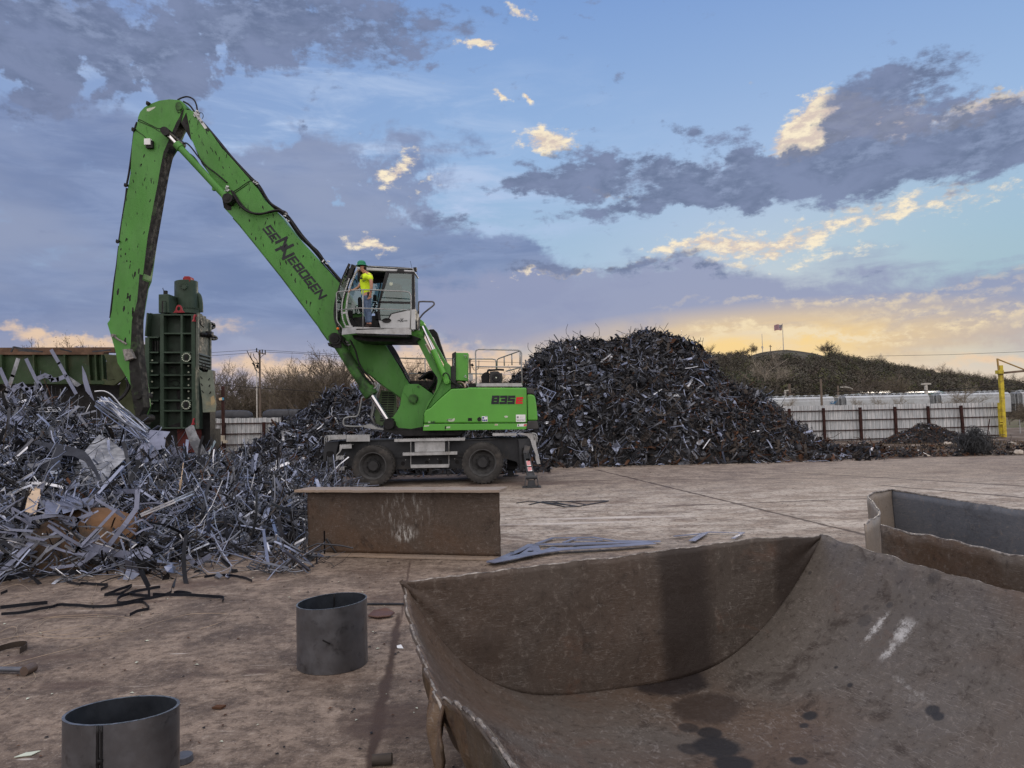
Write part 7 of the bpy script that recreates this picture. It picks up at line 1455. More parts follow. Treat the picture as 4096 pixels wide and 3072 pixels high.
# big heap on the right of the machine
BX = [2010, 2060, 2110, 2135, 2190, 2225, 2330, 2400, 2450, 2500, 2550, 2600, 2680, 2780, 2850, 2890, 3000, 3050, 3110, 3150, 3220, 3315, 3345, 3400]
BY = [1560, 1490, 1450, 1410, 1375, 1360, 1335, 1345, 1350, 1335, 1310, 1300, 1312, 1345, 1425, 1500, 1535, 1560, 1615, 1665, 1710, 1790, 1832, 1870]
RY = 30.2
BW = [(px-2048)/FPX*RY for px in BX]; BZ = [P(px, py+26, RY).z for px, py in zip(BX, BY)]; BW = [-4.0, -2.5]+BW; BZ = [1.6, 3.2]+BZ
def big_h(x, y):
    # silhouette height along the ridge, scaled to follow sight lines towards the viewer
    H = interp(x*(RY/max(y, 25))**.35, BW, BZ); yf = 25.6+1.1*max(0, 1-abs(x-2)/4)*.5+.4*mnoise.noise(Vector((x*.5, 0, 3)))
    if x > 9: yf = 25.6+(x-9)*.35
    H = max(0, H)
    if y < RY: f = (y-yf)/(RY-yf)
    else: f = 1-(y-RY)/6.5
    f = max(0, min(1, f)); f = f**.82 if y < RY else f*f*(3-2*f)
    return max(0, H*f + .35*mnoise.noise(Vector((x*.8, y*.8, 1)))*min(1, f*4)*(1-f*.7)) if f > 0 else 0
def big_w(x, y, z, rd):
    rusty = max(0, min(1, (x-3)/8))*.8+max(0, 1-z/1.5)*.7
    return (5, 2.4-rusty*1.2, 4.2, .35+rusty*1.3, 2.4, .22, 1.2+rusty*4)
heap('scrap_heap', 'huge dark heap of mixed scrap steel right of the machine', big_h, lambda rd: (rd.uniform(-4.5, 13.5), 25.2+(rd.random()**1.0)*6.2), 17500, 5, .66, big_w, SM, (-5, 14.2, 25, 37), fr_kinds=(.44, .32, .08, .02, .14), stick_out=.07, big=150, bigname='in the big scrap heap', biggroup='big heap', sink=.18, Nfine=5000)
# debris run-out to the right of the big heap on the dirt strip
def run_h(x, y):
    d = 0
    for cx_, cy_, rx, ry, h in ((12.0, 27.7, 1.3, 1.0, .38), (13.5, 27.5, 1.1, .9, .52), (14.6, 27.6, 1.2, .8, .22), (11.0, 27.6, 1.3, 1.1, .55)):
        d = max(d, h*max(0, 1-((x-cx_)/rx)**2-((y-cy_)/ry)**2))
    return d
heap('scrap_run_out', 'low rusty scrap run-out at the right foot of the big heap', run_h, lambda rd: (rd.uniform(9.8, 16), rd.uniform(26.4, 28.8)), 1500, 8, .55, lambda x, y, z, rd: (3, .6, 3, 3, 1.2, .3, 4), SM, (9.6, 16, 26.4, 28.8), core_n=(50, 30))
for px, py, w_ in ((3355, 1802, 9), (3372, 1822, 12), (3390, 1832, 10), (3396, 1790, 5), (3616, 1803, 7), (3675, 1812, 5), (3560, 1798, 5), (3700, 1826, 6), (3840, 1810, 4), (3480, 1800, 5)):
    p = G(px, py); mb = MB(); rd = random.Random(px); u, v, n_ = frame(Vector((.2, -.6, .8)), rd); plate_(mb, Vector((p.x, p.y, .12)), u, v, n_, w_*p.y/FPX*2.2, w_*p.y/FPX*1.6, .01, rd, 0); o = obj('litter_scrap', mb, WHT, loc=(p.x, p.y, 0)); tag(o, 'small white scrap of litter on the dirt right of the big heap', 'litter', 'white litter on the dirt')
# middle heap behind the machine
MX = [1010, 1045, 1080, 1120, 1170, 1210, 1260, 1290, 1320, 1340, 1380, 1420, 1450, 1500, 1560, 1700]; MY = [1790, 1745, 1720, 1680, 1668, 1640, 1610, 1575, 1552, 1540, 1535, 1540, 1545, 1560, 1620, 1760]
MYR = 27.5; MW = [(px-2048)/FPX*MYR for px in MX]; MZ = [P(px, py+14, MYR).z for px, py in zip(MX, MY)]
def mid_h(x, y):
    H = max(0, interp(x, MW, MZ)); yf = 24.0; f = (y-yf)/(MYR-yf) if y < MYR else 1-(y-MYR)/4; f = max(0, min(1, f)); return max(0, H*f**.85+.2*mnoise.noise(Vector((x, y, 7)))*min(1, f*4)) if f > 0 else 0
heap('scrap_heap', 'dark scrap heap behind the machine, left of its boom foot', mid_h, lambda rd: (rd.uniform(-10.6, -3.2), rd.uniform(23.8, 28.4)), 5200, 12, .60, lambda x, y, z, rd: (5, 3, 3.2, .6, 2.5, .6, .8), SM, (-10.8, -3, 23.6, 31.4), big=40, bigname='in the heap behind the boom', biggroup='middle heap', core_n=(60, 50), sink=.15, Nfine=2500)
# low scrap line under and behind the machine
def low_h(x, y): return max(0, .42*(1-((y-24.6)/1.1)**2)*(.8+.5*mnoise.noise(Vector((x, 0, 2))))) if abs(y-24.6) < 1.1 else 0
heap('scrap_line', 'low line of loose scrap on the ground behind the machine wheels', low_h, lambda rd: (rd.uniform(-8, 1.2), rd.uniform(22.8, 25.6)), 1400, 14, .5, lambda x, y, z, rd: (3, .4, 4, 1.5, .8, .1, 4), SM, (-8, 1.2, 23.4, 25.8), core_n=(50, 12))
# near heap, left
NXp = [-1200, -300, 0, 60, 150, 230, 300, 380, 450, 520, 600, 700, 830, 900, 960, 1040, 1120, 1200, 1270, 1330, 1390, 1450]
NYp = [1530, 1575, 1580, 1585, 1580, 1600, 1640, 1670, 1715, 1765, 1795, 1810, 1845, 1858, 1865, 1872, 1882, 1892, 1915, 1945, 1985, 2060]
NRY = 15.0; NW = [(px-2048)/FPX*NRY for px in NXp]; NZ = [P(px, py, NRY).z for px, py in zip(NXp, NYp)]
def near_front(x):
    # front foot of the heap seen at the photo
    return float(np.interp(x, [-14, -6.2, -5.6, -4.6, -3.7, -3.3, -3.05, -2.9], [8.3, 8.6, 8.85, 9.3, 10.0, 11.2, 12.6, 14.0]))
def near_h(x, y):
    k = (NRY/max(y, 8))**.75; H = max(0, interp(x*k, NW, NZ)); yf = near_front(x*1.0)
    if y < NRY: f = (y-yf)/(NRY-yf)
    else: f = 1-(y-NRY)/4.2
    f = max(0, min(1, f)); f = f**.62 if y < NRY else f
    q = H*f; q *= .82 if y < NRY-1 else .9
    if x > -3.1: q *= max(0, 1-(x+3.1)/.8)
    return max(0, q+.22*mnoise.noise(Vector((x*1.1, y*1.1, 5)))*min(1, f*5)) if f > 0 else 0
def near_w(x, y, z, rd):
    b = max(0, min(1, (-3.8-x)/2)); return (3.0, 3.2+b*1.4, 2.8, .3, 3.4, .8+.5*b, .6)
def near_s(rd):
    while True:
        x = rd.uniform(-12.5, -2.4); y = rd.uniform(8.3, 16.5)
        if -.82 < x/y < -.232: return x, y
heap('scrap_heap', 'near heap of blue grey sheet offcuts and strips on the left', near_h, near_s, 11500, 31, .56, near_w, SM, (-13, -2.2, 8, 19.4), fr_kinds=(.60, .09, .06, .04, .24), big=190, thin=True, bigname='in the near left heap', biggroup='near heap', sink=.24, stick_out=.25, core_n=(120, 110), Nfine=3500)
# ---- individual pieces of the near heap that can be pointed at
BLS = mat('blue_grey_sheet', (.19, .21, .29), .5, .35, var=.18, vscale=3, dirt=(.09, .09, .10), dirt_amt=.25, scratch=.15)
BLD = mat('dark_blue_sheet', (.020, .023, .032), .5, .2, var=.2); GLV2 = mat('spangled_old_sheet', (.30, .315, .34), .5, .3, var=.35, vscale=5, col2=(.16, .17, .19), c2scale=3, dirt=(.22, .12, .05), dirt_amt=.15)
TANB = mat('tan_board', (.55, .42, .29), .7, var=.12)
def surf_depth(q, hf=None):
    hf = hf or near_h; d = cf + cr*((q[0]-2048)/FPX) + cu*((1536-q[1])/FPX); d = d/d.y; y = 7.8
    while y < 15.2:
        if CAMH+d.z*y < max(hf(d.x*y, y), drum_top(d.x*y, y)): return y
        y += .05
    return 15.0
def drum_top(x, y):
    if -6.6 < x < -4.7 and abs(y-(9.35+(x+6.3)*.3)) < .6: return .74
    return 0
def near_plane(qs, gap=.14):
    lo = max(qs, key=lambda q: q[1]); hi = min(qs, key=lambda q: q[1]); Y0 = surf_depth(lo); Y1 = surf_depth(hi)
    Y1 = min(Y1, Y0+2.2); sh_ = 0
    for q in qs+[((qs[0][0]+qs[len(qs)//2][0])/2, (qs[0][1]+qs[len(qs)//2][1])/2)]:
        f = (lo[1]-q[1])/(lo[1]-hi[1]) if lo[1] != hi[1] else 0; sh_ = max(sh_, Y0+(Y1-Y0)*f-surf_depth(q))
    return Y0-sh_-gap, Y1-sh_-gap
def piece(name, z, poly, Y0, Y1, th, m_, label, cat, holes=(), sm=False):
    """flat or leaning sheet: polygon points in photo px, depth running from Y0 at its lowest point to Y1 at its highest"""
    ys_ = [z(*p)[1] for p in poly]; lo, hi = max(ys_), min(ys_); Y0, Y1 = near_plane([z(*p) for p in poly])
    def pt(p): q = z(*p); f = (lo-q[1])/(lo-hi) if lo != hi else 0; return P(*q, Y0+(Y1-Y0)*f)
    mb = MB(); ps_ = [pt(p) for p in poly]; mb.ext(ps_, (0, th, 0)); c = sum(ps_, Vector())/len(ps_); o = obj(name, mb, m_, loc=(c.x, c.y, min(p.z for p in ps_))); tag(o, label, cat); return o
def outline_frame(name, z, pl, Y, wd, th, m_, label, cat, Y1=None, closed=False):
    mb = MB(); n = len(pl); qs = [z(*p) for p in pl]; ds_ = [surf_depth(q)-.16 for q in qs]; ds_ = [min(ds_[max(0, i-1):i+2]) for i in range(n)]; ps_ = [P(*q, dd) for q, dd in zip(qs, ds_)]
    if closed: ps_.append(ps_[0])
    for a, b in zip(ps_[:-1], ps_[1:]): d = (b-a).normalized(); mb.bar(a-d*wd*.3, b+d*wd*.3, wd, th, (0, 1, 0))
    c = sum(ps_, Vector())/len(ps_); o = obj(name, mb, m_, loc=c); tag(o, label, cat); return o
piece('steel_sheet', zE, [(858, 82), (985, 155), (1108, 262), (1040, 330), (960, 400), (930, 470), (880, 545), (780, 540), (700, 470), (625, 400), (640, 340), (700, 270), (760, 190)], 11.6, 13.0, .01, GLV2, 'big curved pale galvanised sheet in the middle of the near heap', 'steel sheet')
piece('steel_sheet', zE, [(1298, 42), (1470, 58), (1432, 110), (1420, 200), (1370, 215), (1350, 300), (1290, 345), (1165, 300), (1190, 210), (1250, 130)], 12.6, 13.6, .01, BLS, 'large blue grey sheet leaning below the green shear', 'steel sheet')
piece('steel_sheet', zE, [(1598, 35), (1650, 0), (1672, 5), (1700, 80), (1790, 250), (1700, 262), (1640, 160)], 13.0, 14.0, .012, GLV2, 'long pale grey sheet strip leaning against the shear foot', 'steel sheet')
piece('steel_sheet', zE, [(205, 140), (340, 145), (470, 160), (620, 190), (720, 220), (770, 270), (830, 370), (905, 545), (868, 540), (820, 420), (740, 320), (640, 270), (540, 260), (520, 330), (540, 380), (480, 405), (400, 400), (340, 370), (440, 310), (450, 240), (400, 190)], 10.6, 11.8, .01, BLD, 'black curved profile offcut with swept arms in front of the pale sheet', 'profile offcut')
piece('wooden_board', zE, [(268, 535), (338, 548), (332, 600), (340, 605), (318, 680), (295, 770), (212, 745), (240, 620)], 9.9, 10.3, .03, TANB, 'pale tan rectangular board standing in the near heap', 'board')
piece('steel_sheet', zE, [(388, 705), (395, 652), (520, 650), (515, 605), (528, 560), (560, 555), (700, 640), (795, 612), (812, 650), (800, 690), (700, 718), (545, 768), (530, 720), (500, 768), (386, 770)], 9.6, 10.2, .008, BLS, 'lavender blue folded sheet offcut right of the tan board', 'steel sheet')
piece('steel_sheet', zE, [(318, 640), (340, 600), (380, 600), (392, 700), (310, 710)], 9.9, 10.2, .008, BLS, 'small lavender sheet tucked behind the tan board', 'steel sheet')
piece('steel_sheet', zE, [(985, 1110), (1180, 1065), (1270, 1045), (1320, 1110), (1290, 1150), (1065, 1203)], 9.05, 9.5, .008, BLS, 'blue grey perforated sheet lying flat at the foot of the heap', 'steel sheet')
for i in range(14):
    pass
PFY = min(near_plane([zE(*p) for p in [(985, 1110), (1180, 1065), (1270, 1045), (1320, 1110), (1290, 1150), (1065, 1203)]]))
mb = MB()
for r_ in range(2):
    for i in range(8):
        x = 1030+i*27+r_*12; y = 1118-i*7-r_*24; YY = PFY-.012-.0; mb.ext([P(*zE(x, y), YY), P(*zE(x+20, y-5), YY), P(*zE(x+12, y+16), YY)], (0, .004, 0))
o = obj('perforation', mb, BLKP, [q for q in bpy.data.objects if q.get('label', '').startswith('blue grey perforated')][0])
piece('profile_offcut', zE, [(0, 1248), (130, 1130), (240, 1010), (300, 985), (330, 1000), (250, 1060), (180, 1130), (100, 1210), (0, 1290)], 8.7, 9.1, .01, BLS, 'leftmost blue grey ladder like offcut at the foot of the heap', 'profile offcut')
piece('profile_offcut', zE, [(340, 1035), (420, 1030), (640, 1110), (770, 1100), (850, 1105), (780, 1160), (690, 1220), (600, 1230), (470, 1252), (420, 1225), (600, 1205), (720, 1170), (745, 1140), (690, 1125), (560, 1100)], 8.75, 9.2, .008, BLS, 'long open blue grey sheet offcut below the rusty drum', 'profile offcut')
outline_frame('strip_frame', zE, [(420, 870), (540, 950), (700, 1043), (860, 880), (1000, 730), (1075, 800), (960, 720), (830, 640)], 9.0, .035, .006, BLS, 'thin zigzag frame strip crossing the rusty drum', 'strip frame', 9.4)
outline_frame('strip_frame', zE, [(930, 580), (1190, 570), (1180, 720), (1080, 860), (940, 1040)], 9.5, .06, .008, BLS, 'bent corner frame strip arching over the drum', 'strip frame', 8.9)
outline_frame('strip_frame', zE, [(1620, 1135), (1690, 1212), (1810, 1132)], 9.75, .06, .006, BLS, 'pale V shaped strip lying at the right foot of the heap', 'strip frame', 9.8)
outline_frame('strip_frame', zE, [(700, 1030), (840, 1070), (1110, 1130)], 8.95, .10, .008, BLS, 'straight blue grey strip leading to the perforated sheet', 'strip frame')
outline_frame('steel_strip', zE, [(1215, 770), (1500, 650), (1660, 580)], 9.9, .02, .02, SM[5], 'pair of bright rods slanting up across the heap middle', 'rod')
outline_frame('steel_strip', zE, [(1225, 785), (1510, 668), (1670, 600)], 9.9, .02, .02, SM[5], 'lower of the two bright rods across the heap middle', 'rod')
outline_frame('steel_strip', zE, [(1582, 335), (1565, 480), (1540, 620)], 10.4, .04, .01, TANB, 'upright pale strip standing in the heap right part', 'steel strip')
outline_frame('steel_strip', zD, [(155, 838), (110, 980), (60, 1120), (5, 1250)], 11.8, .085, .008, GLV2, 'long pale strip leaning far left over the heap top', 'steel strip', 11.4)
outline_frame('steel_strip', zD, [(228, 838), (300, 990), (370, 1110), (435, 1240)], 12.0, .07, .008, BLS, 'blue grey strip leaning right of the pale one at the heap top', 'steel strip', 11.6)
outline_frame('steel_strip', zD, [(445, 760), (510, 870), (570, 980), (655, 1130)], 12.6, .07, .008, BLS, 'dark blue strip rising highest in front of the hopper', 'steel strip', 12.0)
outline_frame('steel_strip', zD, [(0, 920), (50, 1030), (110, 1160), (160, 1260), (210, 1320)], 11.6, .08, .008, BLS, 'blue grey strip slanting down at the left frame edge', 'steel strip')
outline_frame('steel_strip', zD, [(60, 1180), (130, 1080), (190, 1055), (230, 1100), (280, 1095), (350, 1060)], 11.8, .10, .008, BLS, 'wavy blue grey ribbon near the left heap top', 'steel strip')
outline_frame('steel_strip', zD, [(330, 1000), (390, 975), (430, 990), (450, 1015), (500, 1010), (560, 985)], 12.1, .09, .008, BLS, 'short wavy ribbon in front of the green hopper', 'steel strip')
piece('steel_sheet', zD, [(555, 955), (700, 1055), (665, 1075), (600, 1040)], 12.2, 12.5, .008, GLV2, 'folded pale sheet below the dark blue strip', 'steel sheet')
piece('steel_sheet', zD, [(708, 890), (740, 960), (775, 1080), (815, 1200), (740, 1110), (715, 1020)], 12.2, 12.8, .008, BLS, 'narrow pointed sheet standing upright before the hopper end', 'steel sheet')
piece('steel_sheet', zD, [(0, 1280), (60, 1330), (130, 1320), (215, 1330), (180, 1400), (100, 1400), (0, 1360)], 11.0, 11.4, .008, BLS, 'light blue crumpled sheet at the left frame edge', 'steel sheet')
piece('steel_sheet', zE, [(90, 185), (260, 200), (420, 235), (690, 262), (680, 310), (480, 300), (250, 262), (90, 235)], 11.2, 11.4, .008, BLS, 'long level lavender sheet behind the black profile', 'steel sheet')
piece('steel_sheet', zE, [(455, 30), (510, 10), (640, 75), (780, 130), (740, 165), (600, 110), (470, 70)], 12.0, 12.3, .008, BLS, 'lavender sheet above the pale curved sheet', 'steel sheet')
piece('steel_sheet', zE, [(1480, 190), (1530, 200), (1590, 290), (1600, 350), (1450, 330)], 11.8, 12.0, .008, BLS, 'grey blue sheet below the shear foot', 'steel sheet')
rdx = random.Random(55)
for i in range(34):   # open strips and bars hanging over the drum and the foot of the heap
    x = rdx.uniform(0, 1300); y = rdx.uniform(760, 1200); ang = rdx.uniform(-.9, .9); L = rdx.uniform(150, 420); k = rdx.uniform(-60, 60)
    pl = [(x-math.cos(ang)*L/2, y-math.sin(ang)*L/2), (x+k*.5, y+k), (x+math.cos(ang)*L/2, y+math.sin(ang)*L/2)]
    outline_frame('steel_strip', zE, pl, 9, rdx.choice((.014, .02, .03, .045)), .006, rdx.choice((BLS, SM[4], SM[1], SM[0])), 'bent steel strip hanging over the rusty drum and heap foot', 'steel strip')
    bpy.data.objects[-1] if 0 else None
for i in range(46):
    x = rdx.uniform(-50, 2300); y = rdx.uniform(380, 1080); w_ = rdx.uniform(120, 300); h_ = rdx.uniform(40, 130); an = rdx.uniform(-.7, .7); sk = rdx.uniform(-40, 40)
    if zE(x, y)[0] > 1230 or (x > 1200 and y < 560): continue
    pl = [(x+math.cos(an)*dx_*w_/2-math.sin(an)*dy_*h_/2+sk*dy_, y+math.sin(an)*dx_*w_/2+math.cos(an)*dy_*h_/2) for dx_, dy_ in ((-1, -1), (.2, -1.1), (1, -1), (1, 1), (-.1, .8), (-1, 1), (-1, -1))]
    outline_frame('strip_frame', zE, pl[:rdx.choice((4, 5, 7, 7))], 9, rdx.choice((.015, .022, .03)), .006, rdx.choice((BLS, BLS, SM[4], SM[1], SM[5])), 'open bent frame of cut sheet lying on the near heap', 'strip frame')
for o in [q for q in bpy.data.objects if q.get('label') == 'open bent frame of cut sheet lying on the near heap']: o['group'] = 'open frames on the near heap'
for o in [q for q in bpy.data.objects if q.get('label') == 'bent steel strip hanging over the rusty drum and heap foot']: o['group'] = 'strips over the drum'
for i in range(42):   # bundle of thin bright rods sliding down from the stick
    rd = random.Random(900+i); mb = MB(); a = P(*zD(880+rd.uniform(-60, 60), 1200+rd.uniform(-40, 40)), 13.6+rd.uniform(-.3, .3)); b = P(*zD(1260+rd.uniform(-60, 40), 1500+rd.uniform(-70, 60)), 12.6+rd.uniform(-.3, .3)); mid = a.lerp(b, .5)+Vector((rd.uniform(-.05, .05), 0, rd.uniform(-.05, .1))); mb.tube(smooth([a, mid, b], 4), .012, 5); o = obj('thin_rod', mb, rd.choice((SM[5], SM[4], SM[1])), loc=mid); tag(o, 'thin rod in the bright bundle below the stick end', 'rod', 'thin rods in the bundle below the stick')
for pl, lab in (([(820, 1115), (900, 1112), (970, 1150), (1050, 1240), (1130, 1310), (1210, 1370), (1275, 1450)], 'long pale rod arching down to the shear foot'), ([(850, 1200), (960, 1210), (1060, 1300), (1150, 1340), (1240, 1390)], 'lower pale rod arching under the long one')):
    mb = MB(); mb.tube(smooth([P(*zD(*p), 13.2) for p in pl], 4), .014, 6); o = obj('curved_rod', mb, SM[5], loc=P(*zD(*pl[0]), 13.2)); tag(o, lab, 'rod')
# rusty drum shell under the sheets
mb = MB(); c0 = G(200, 2240); A = Vector((-5.75, 8.95, .02)); 
def drum(a, b_):
    th = math.pi*(a*1.15-.05); L = 1.35; r = .22+.50*math.sin(math.pi*min(1, .10+b_*.74))**.8; ax2 = Vector((.95, .31, 0)); p = Vector((-6.35, 9.3, 0))+ax2*(b_*L); nrm_ = Vector((.24, -.97, 0)); q = p+nrm_*(math.cos(th)*r*.9)+Vector((0, 0, math.sin(th)*r)); return q+Vector((0, 0, .03*mnoise.noise(q*3)))
mb.grid(drum, 30, 30); DRM = mat('orange_rust_drum', (.15, .082, .04), .7, .1, var=.35, vscale=2, col2=(.075, .055, .04), c2scale=1.6, scratch=.2, bump=.2); o = obj('rusty_drum', mb, DRM, sm=True, solid=.012, loc=(-5, 9.3, 0)); tag(o, 'large orange brown rusty drum half under the near heap', 'drum')
# ------------------------------------------------------------------ green shear tower, hopper
SG = mat('shear_green_paint', (.045, .072, .053), .5, .1, var=.18, vscale=1.2, dirt=(.02, .028, .022), dirt_amt=.35, dirt_scale=1.5, scratch=.12); SGD = mat('shear_green_recess_shade', (.030, .047, .036), .55, var=.25, vscale=1.5, dirt=(.015, .02, .016), dirt_amt=.5); HG = mat('hopper_green_paint', (.030, .055, .026), .6, var=.25, vscale=1.5, scratch=.35, dirt=(.05, .035, .02), dirt_amt=.3)  # recess green is a darker copy with the recess shade put into its colour
LUG = mat('red_lug_paint', (.30, .035, .045), .5, var=.15); OLV = mat('olive_paint', (.050, .062, .030), .6, var=.2)
SY0 = 24.0
sh = thing('scrap_shear', 'tall dark green ribbed scrap shear tower with big cylinder and red lifting lugs', 'scrap shear', P(760, 1790, 25)); 
mb = MB(); L_ = zD
mb.ext(pts(zD, [(1390, 455), (1655, 450), (1700, 440), (1702, 1440), (1385, 1440)], SY0+.28), (0, .75, 0)); fr_ = obj('tower_frame', mb, SGD, sh)
mb = MB()
def rib(x0, y0, x1, y1, wd=14, dp=.28, m=None):
    if abs(y1-y0) > abs(x1-x0): poly = [(x0-wd/2, y0), (x0+wd/2, y0), (x1+wd/2, y1), (x1-wd/2, y1)]
    else: poly = [(x0, y0-wd/2), (x1, y1-wd/2), (x1, y1+wd/2), (x0, y0+wd/2)]
    mb.ext(pts(zD, poly, SY0), (0, dp, 0))
rib(1398, 440, 1398, 1440, 32); rib(1568, 450, 1568, 1435, 18); rib(1668, 445, 1675, 1438, 34)
for y in (452, 613, 777, 867, 974, 1085, 1193, 1282, 1430): rib(1414, y, 1560, y, 13); rib(1576, y, 1655, y, 13)
obj('stiffener_rib', mb, SG, sh, bevel=.008)
mb = MB()
for x, y in ((1610, 820), (1608, 1230)):
    c = P(*zD(x, y), SY0-.02); mb.cyl(c, c+Vector((0, .25, 0)), 38*S*SY0/FPX*1.0, n=28)
cv = obj('bolted_cover', mb, SG, sh, sm=2); mb = MB()
for x, y in ((1610, 820), (1608, 1230)):
    c = P(*zD(x, y), SY0-.035); mb.box(c, (.13, .02, .2))
    pass
obj('cover_slot', mb, BLKP, cv); mb = MB()
for x, y in ((1610, 820), (1608, 1230)):
    c = P(*zD(x, y), SY0-.03); r = 35*S*SY0/FPX
    for k in range(14): a = 6.283*k/14; q = c+Vector((r*math.cos(a), 0, r*math.sin(a))); mb.cyl(q-Vector((0, .02, 0)), q+Vector((0, .02, 0)), .022, n=6)
for x, y in ((1630, 893), (1632, 948), (1632, 1008), (1632, 1060), (1632, 1113), (1632, 1172), (1318, 845), (1316, 938), (1316, 1030), (1316, 1127), (1316, 1220)): q = P(*zD(x, y), SY0+.2); mb.cyl(q-Vector((0, .03, 0)), q, .03, n=8)
obj('bolt', mb, WHT2, cv)
mb = MB(); mb.ext(pts(zD, [(1293, 433), (1325, 442), (1384, 440), (1384, 1440), (1270, 1440), (1272, 640), (1278, 620)], SY0+.35), (0, .8, 0)); sf = obj('side_frame', mb, SGD, sh, bevel=.01)
mb = MB(); mb.bar(P(*zD(1292, 440), SY0+.2), P(*zD(1275, 640), SY0+.2), .05, .3, (0, 1, 0)); mb.bar(P(*zD(1290, 650), SY0+.2), P(*zD(1288, 1440), SY0+.2), .14, .3, (0, 1, 0))
for y in (650, 780, 868, 975, 1085, 1195, 1285): mb.bar(P(*zD(1290, y), SY0+.2), P(*zD(1384, y), SY0+.2), .05, .25, (0, 1, 0))
obj('side_rib', mb, SG, sf, bevel=.006)
mb = MB()
for k in range(3): mb.bar(P(*zD(1322+k*22, 680), SY0+.25), P(*zD(1322+k*22, 775), SY0+.25), .04, .04, (0, 1, 0))
for l in ([(1480, 960), (1460, 920), (1490, 900), (1520, 920), (1525, 960)], [(1470, 1030), (1520, 1015), (1550, 1040), (1530, 1070), (1495, 1060)], [(1632, 893), (1650, 920), (1635, 948)]): mb.tube(smooth(pts(zD, l, SY0+.2), 4), .012, 5)
mb.ext(pts(zD, [(1440, 1418), (1500, 1400), (1555, 1380), (1555, 1425), (1440, 1428)], SY0+.26), (0, .02, 0)); mb.ext(pts(zD, [(1525, 1105), (1555, 1095), (1558, 1180), (1535, 1180)], SY0+.26), (0, .02, 0)); mb.ext(pts(zD, [(1520, 1215), (1558, 1200), (1558, 1270), (1530, 1270)], SY0+.26), (0, .02, 0)); obj('hose_and_stain', mb, BLKP, sh)
# top housings and cylinder
mb = MB(); mb.ext(pts(zL, [(527, 612), (790, 605), (800, 1082), (527, 1082)], SY0+.3), (0, .95, 0)); hb = obj('valve_housing', mb, SG, sh, bevel=.02); mb = MB(); mb.ext(pts(zL, [(612, 782), (718, 782), (718, 1080), (612, 1080)], SY0+.29), (0, .01, 0)); obj('housing_slot', mb, BLKP, hb); mb = MB(); c = P(*zL(690, 800), SY0+.285); mb.cyl(c, P(*zL(690, 1075), SY0+.285), .05, n=10); obj('slot_pipe', mb, SG, hb)
mb = MB(); mb.box(P(*zL(708, 570), SY0+.8), (.11, .1, .13)); mb.tube(smooth(pts(zL, [(690, 540), (660, 510), (640, 475), (645, 450)], SY0+.8), 3), .012, 5); obj('sensor', mb, BLKP, hb)
cb = P(*zL(1260, 1060), SY0+1.2); ct = P(*zL(1235, 300), SY0+1.2); rr = 270*.15851*25.2/FPX
mb = MB(); mb.lathe(cb, (ct-cb), [(rr, 0), (rr, (ct-cb).length), (rr*.97, (ct-cb).length+.01), (.001, (ct-cb).length+.012)], 48); cy = obj('main_cylinder', mb, SG, sh, sm=2)
mb = MB(); mb.lathe(cb-Vector((0, 0, .08)), (0, 0, 1), [(.001, .14), (rr*1.12, .14), (rr*1.12, 0)], 40); 
for k in range(30): a = 6.283*k/30; q = cb+Vector((rr*1.06*math.cos(a), rr*1.06*math.sin(a), .07)); mb.cyl(q, q+Vector((0, 0, .05)), .03, n=6)
obj('cylinder_flange', mb, SG, cy); mb = MB(); c = P(*zL(1160, 405), SY0+1.2-rr-.02); mb.cyl(c, c+Vector((0, .1, 0)), .13, n=20)
for k in range(8): a = 6.283*k/8; q = c+Vector((.1*math.cos(a), 0, .1*math.sin(a))); mb.cyl(q-Vector((0, .02, 0)), q, .02, n=6)
obj('port_cover', mb, SG, cy); mb = MB(); mb.ext(pts(zL, [(928, 285), (1000, 288), (1000, 1040), (928, 990)], SY0+1.3), (0, .1, 0)); mb.tube(smooth([cb+Vector((rr, .1, .62))+Vector(v_) for v_ in ((-.10, 0, .05), (-.01, 0, -.05), (.04, 0, -.3), (.05, 0, -.62))], 4), .09, 10); obj('side_pipe', mb, SG, cy)
mb = MB(); mb.ext(pts(zL, [(1168, 155), (1300, 155), (1320, 180), (1322, 292), (1168, 285)], SY0+.9), (0, .35, 0)); mb.ext(pts(zL, [(1142, 182), (1166, 182), (1166, 285), (1142, 285)], SY0+1.0), (0, .2, 0)); obj('red_valve_block', mb, mat('red_block', (.33, .03, .035), .5), sh, bevel=.015)
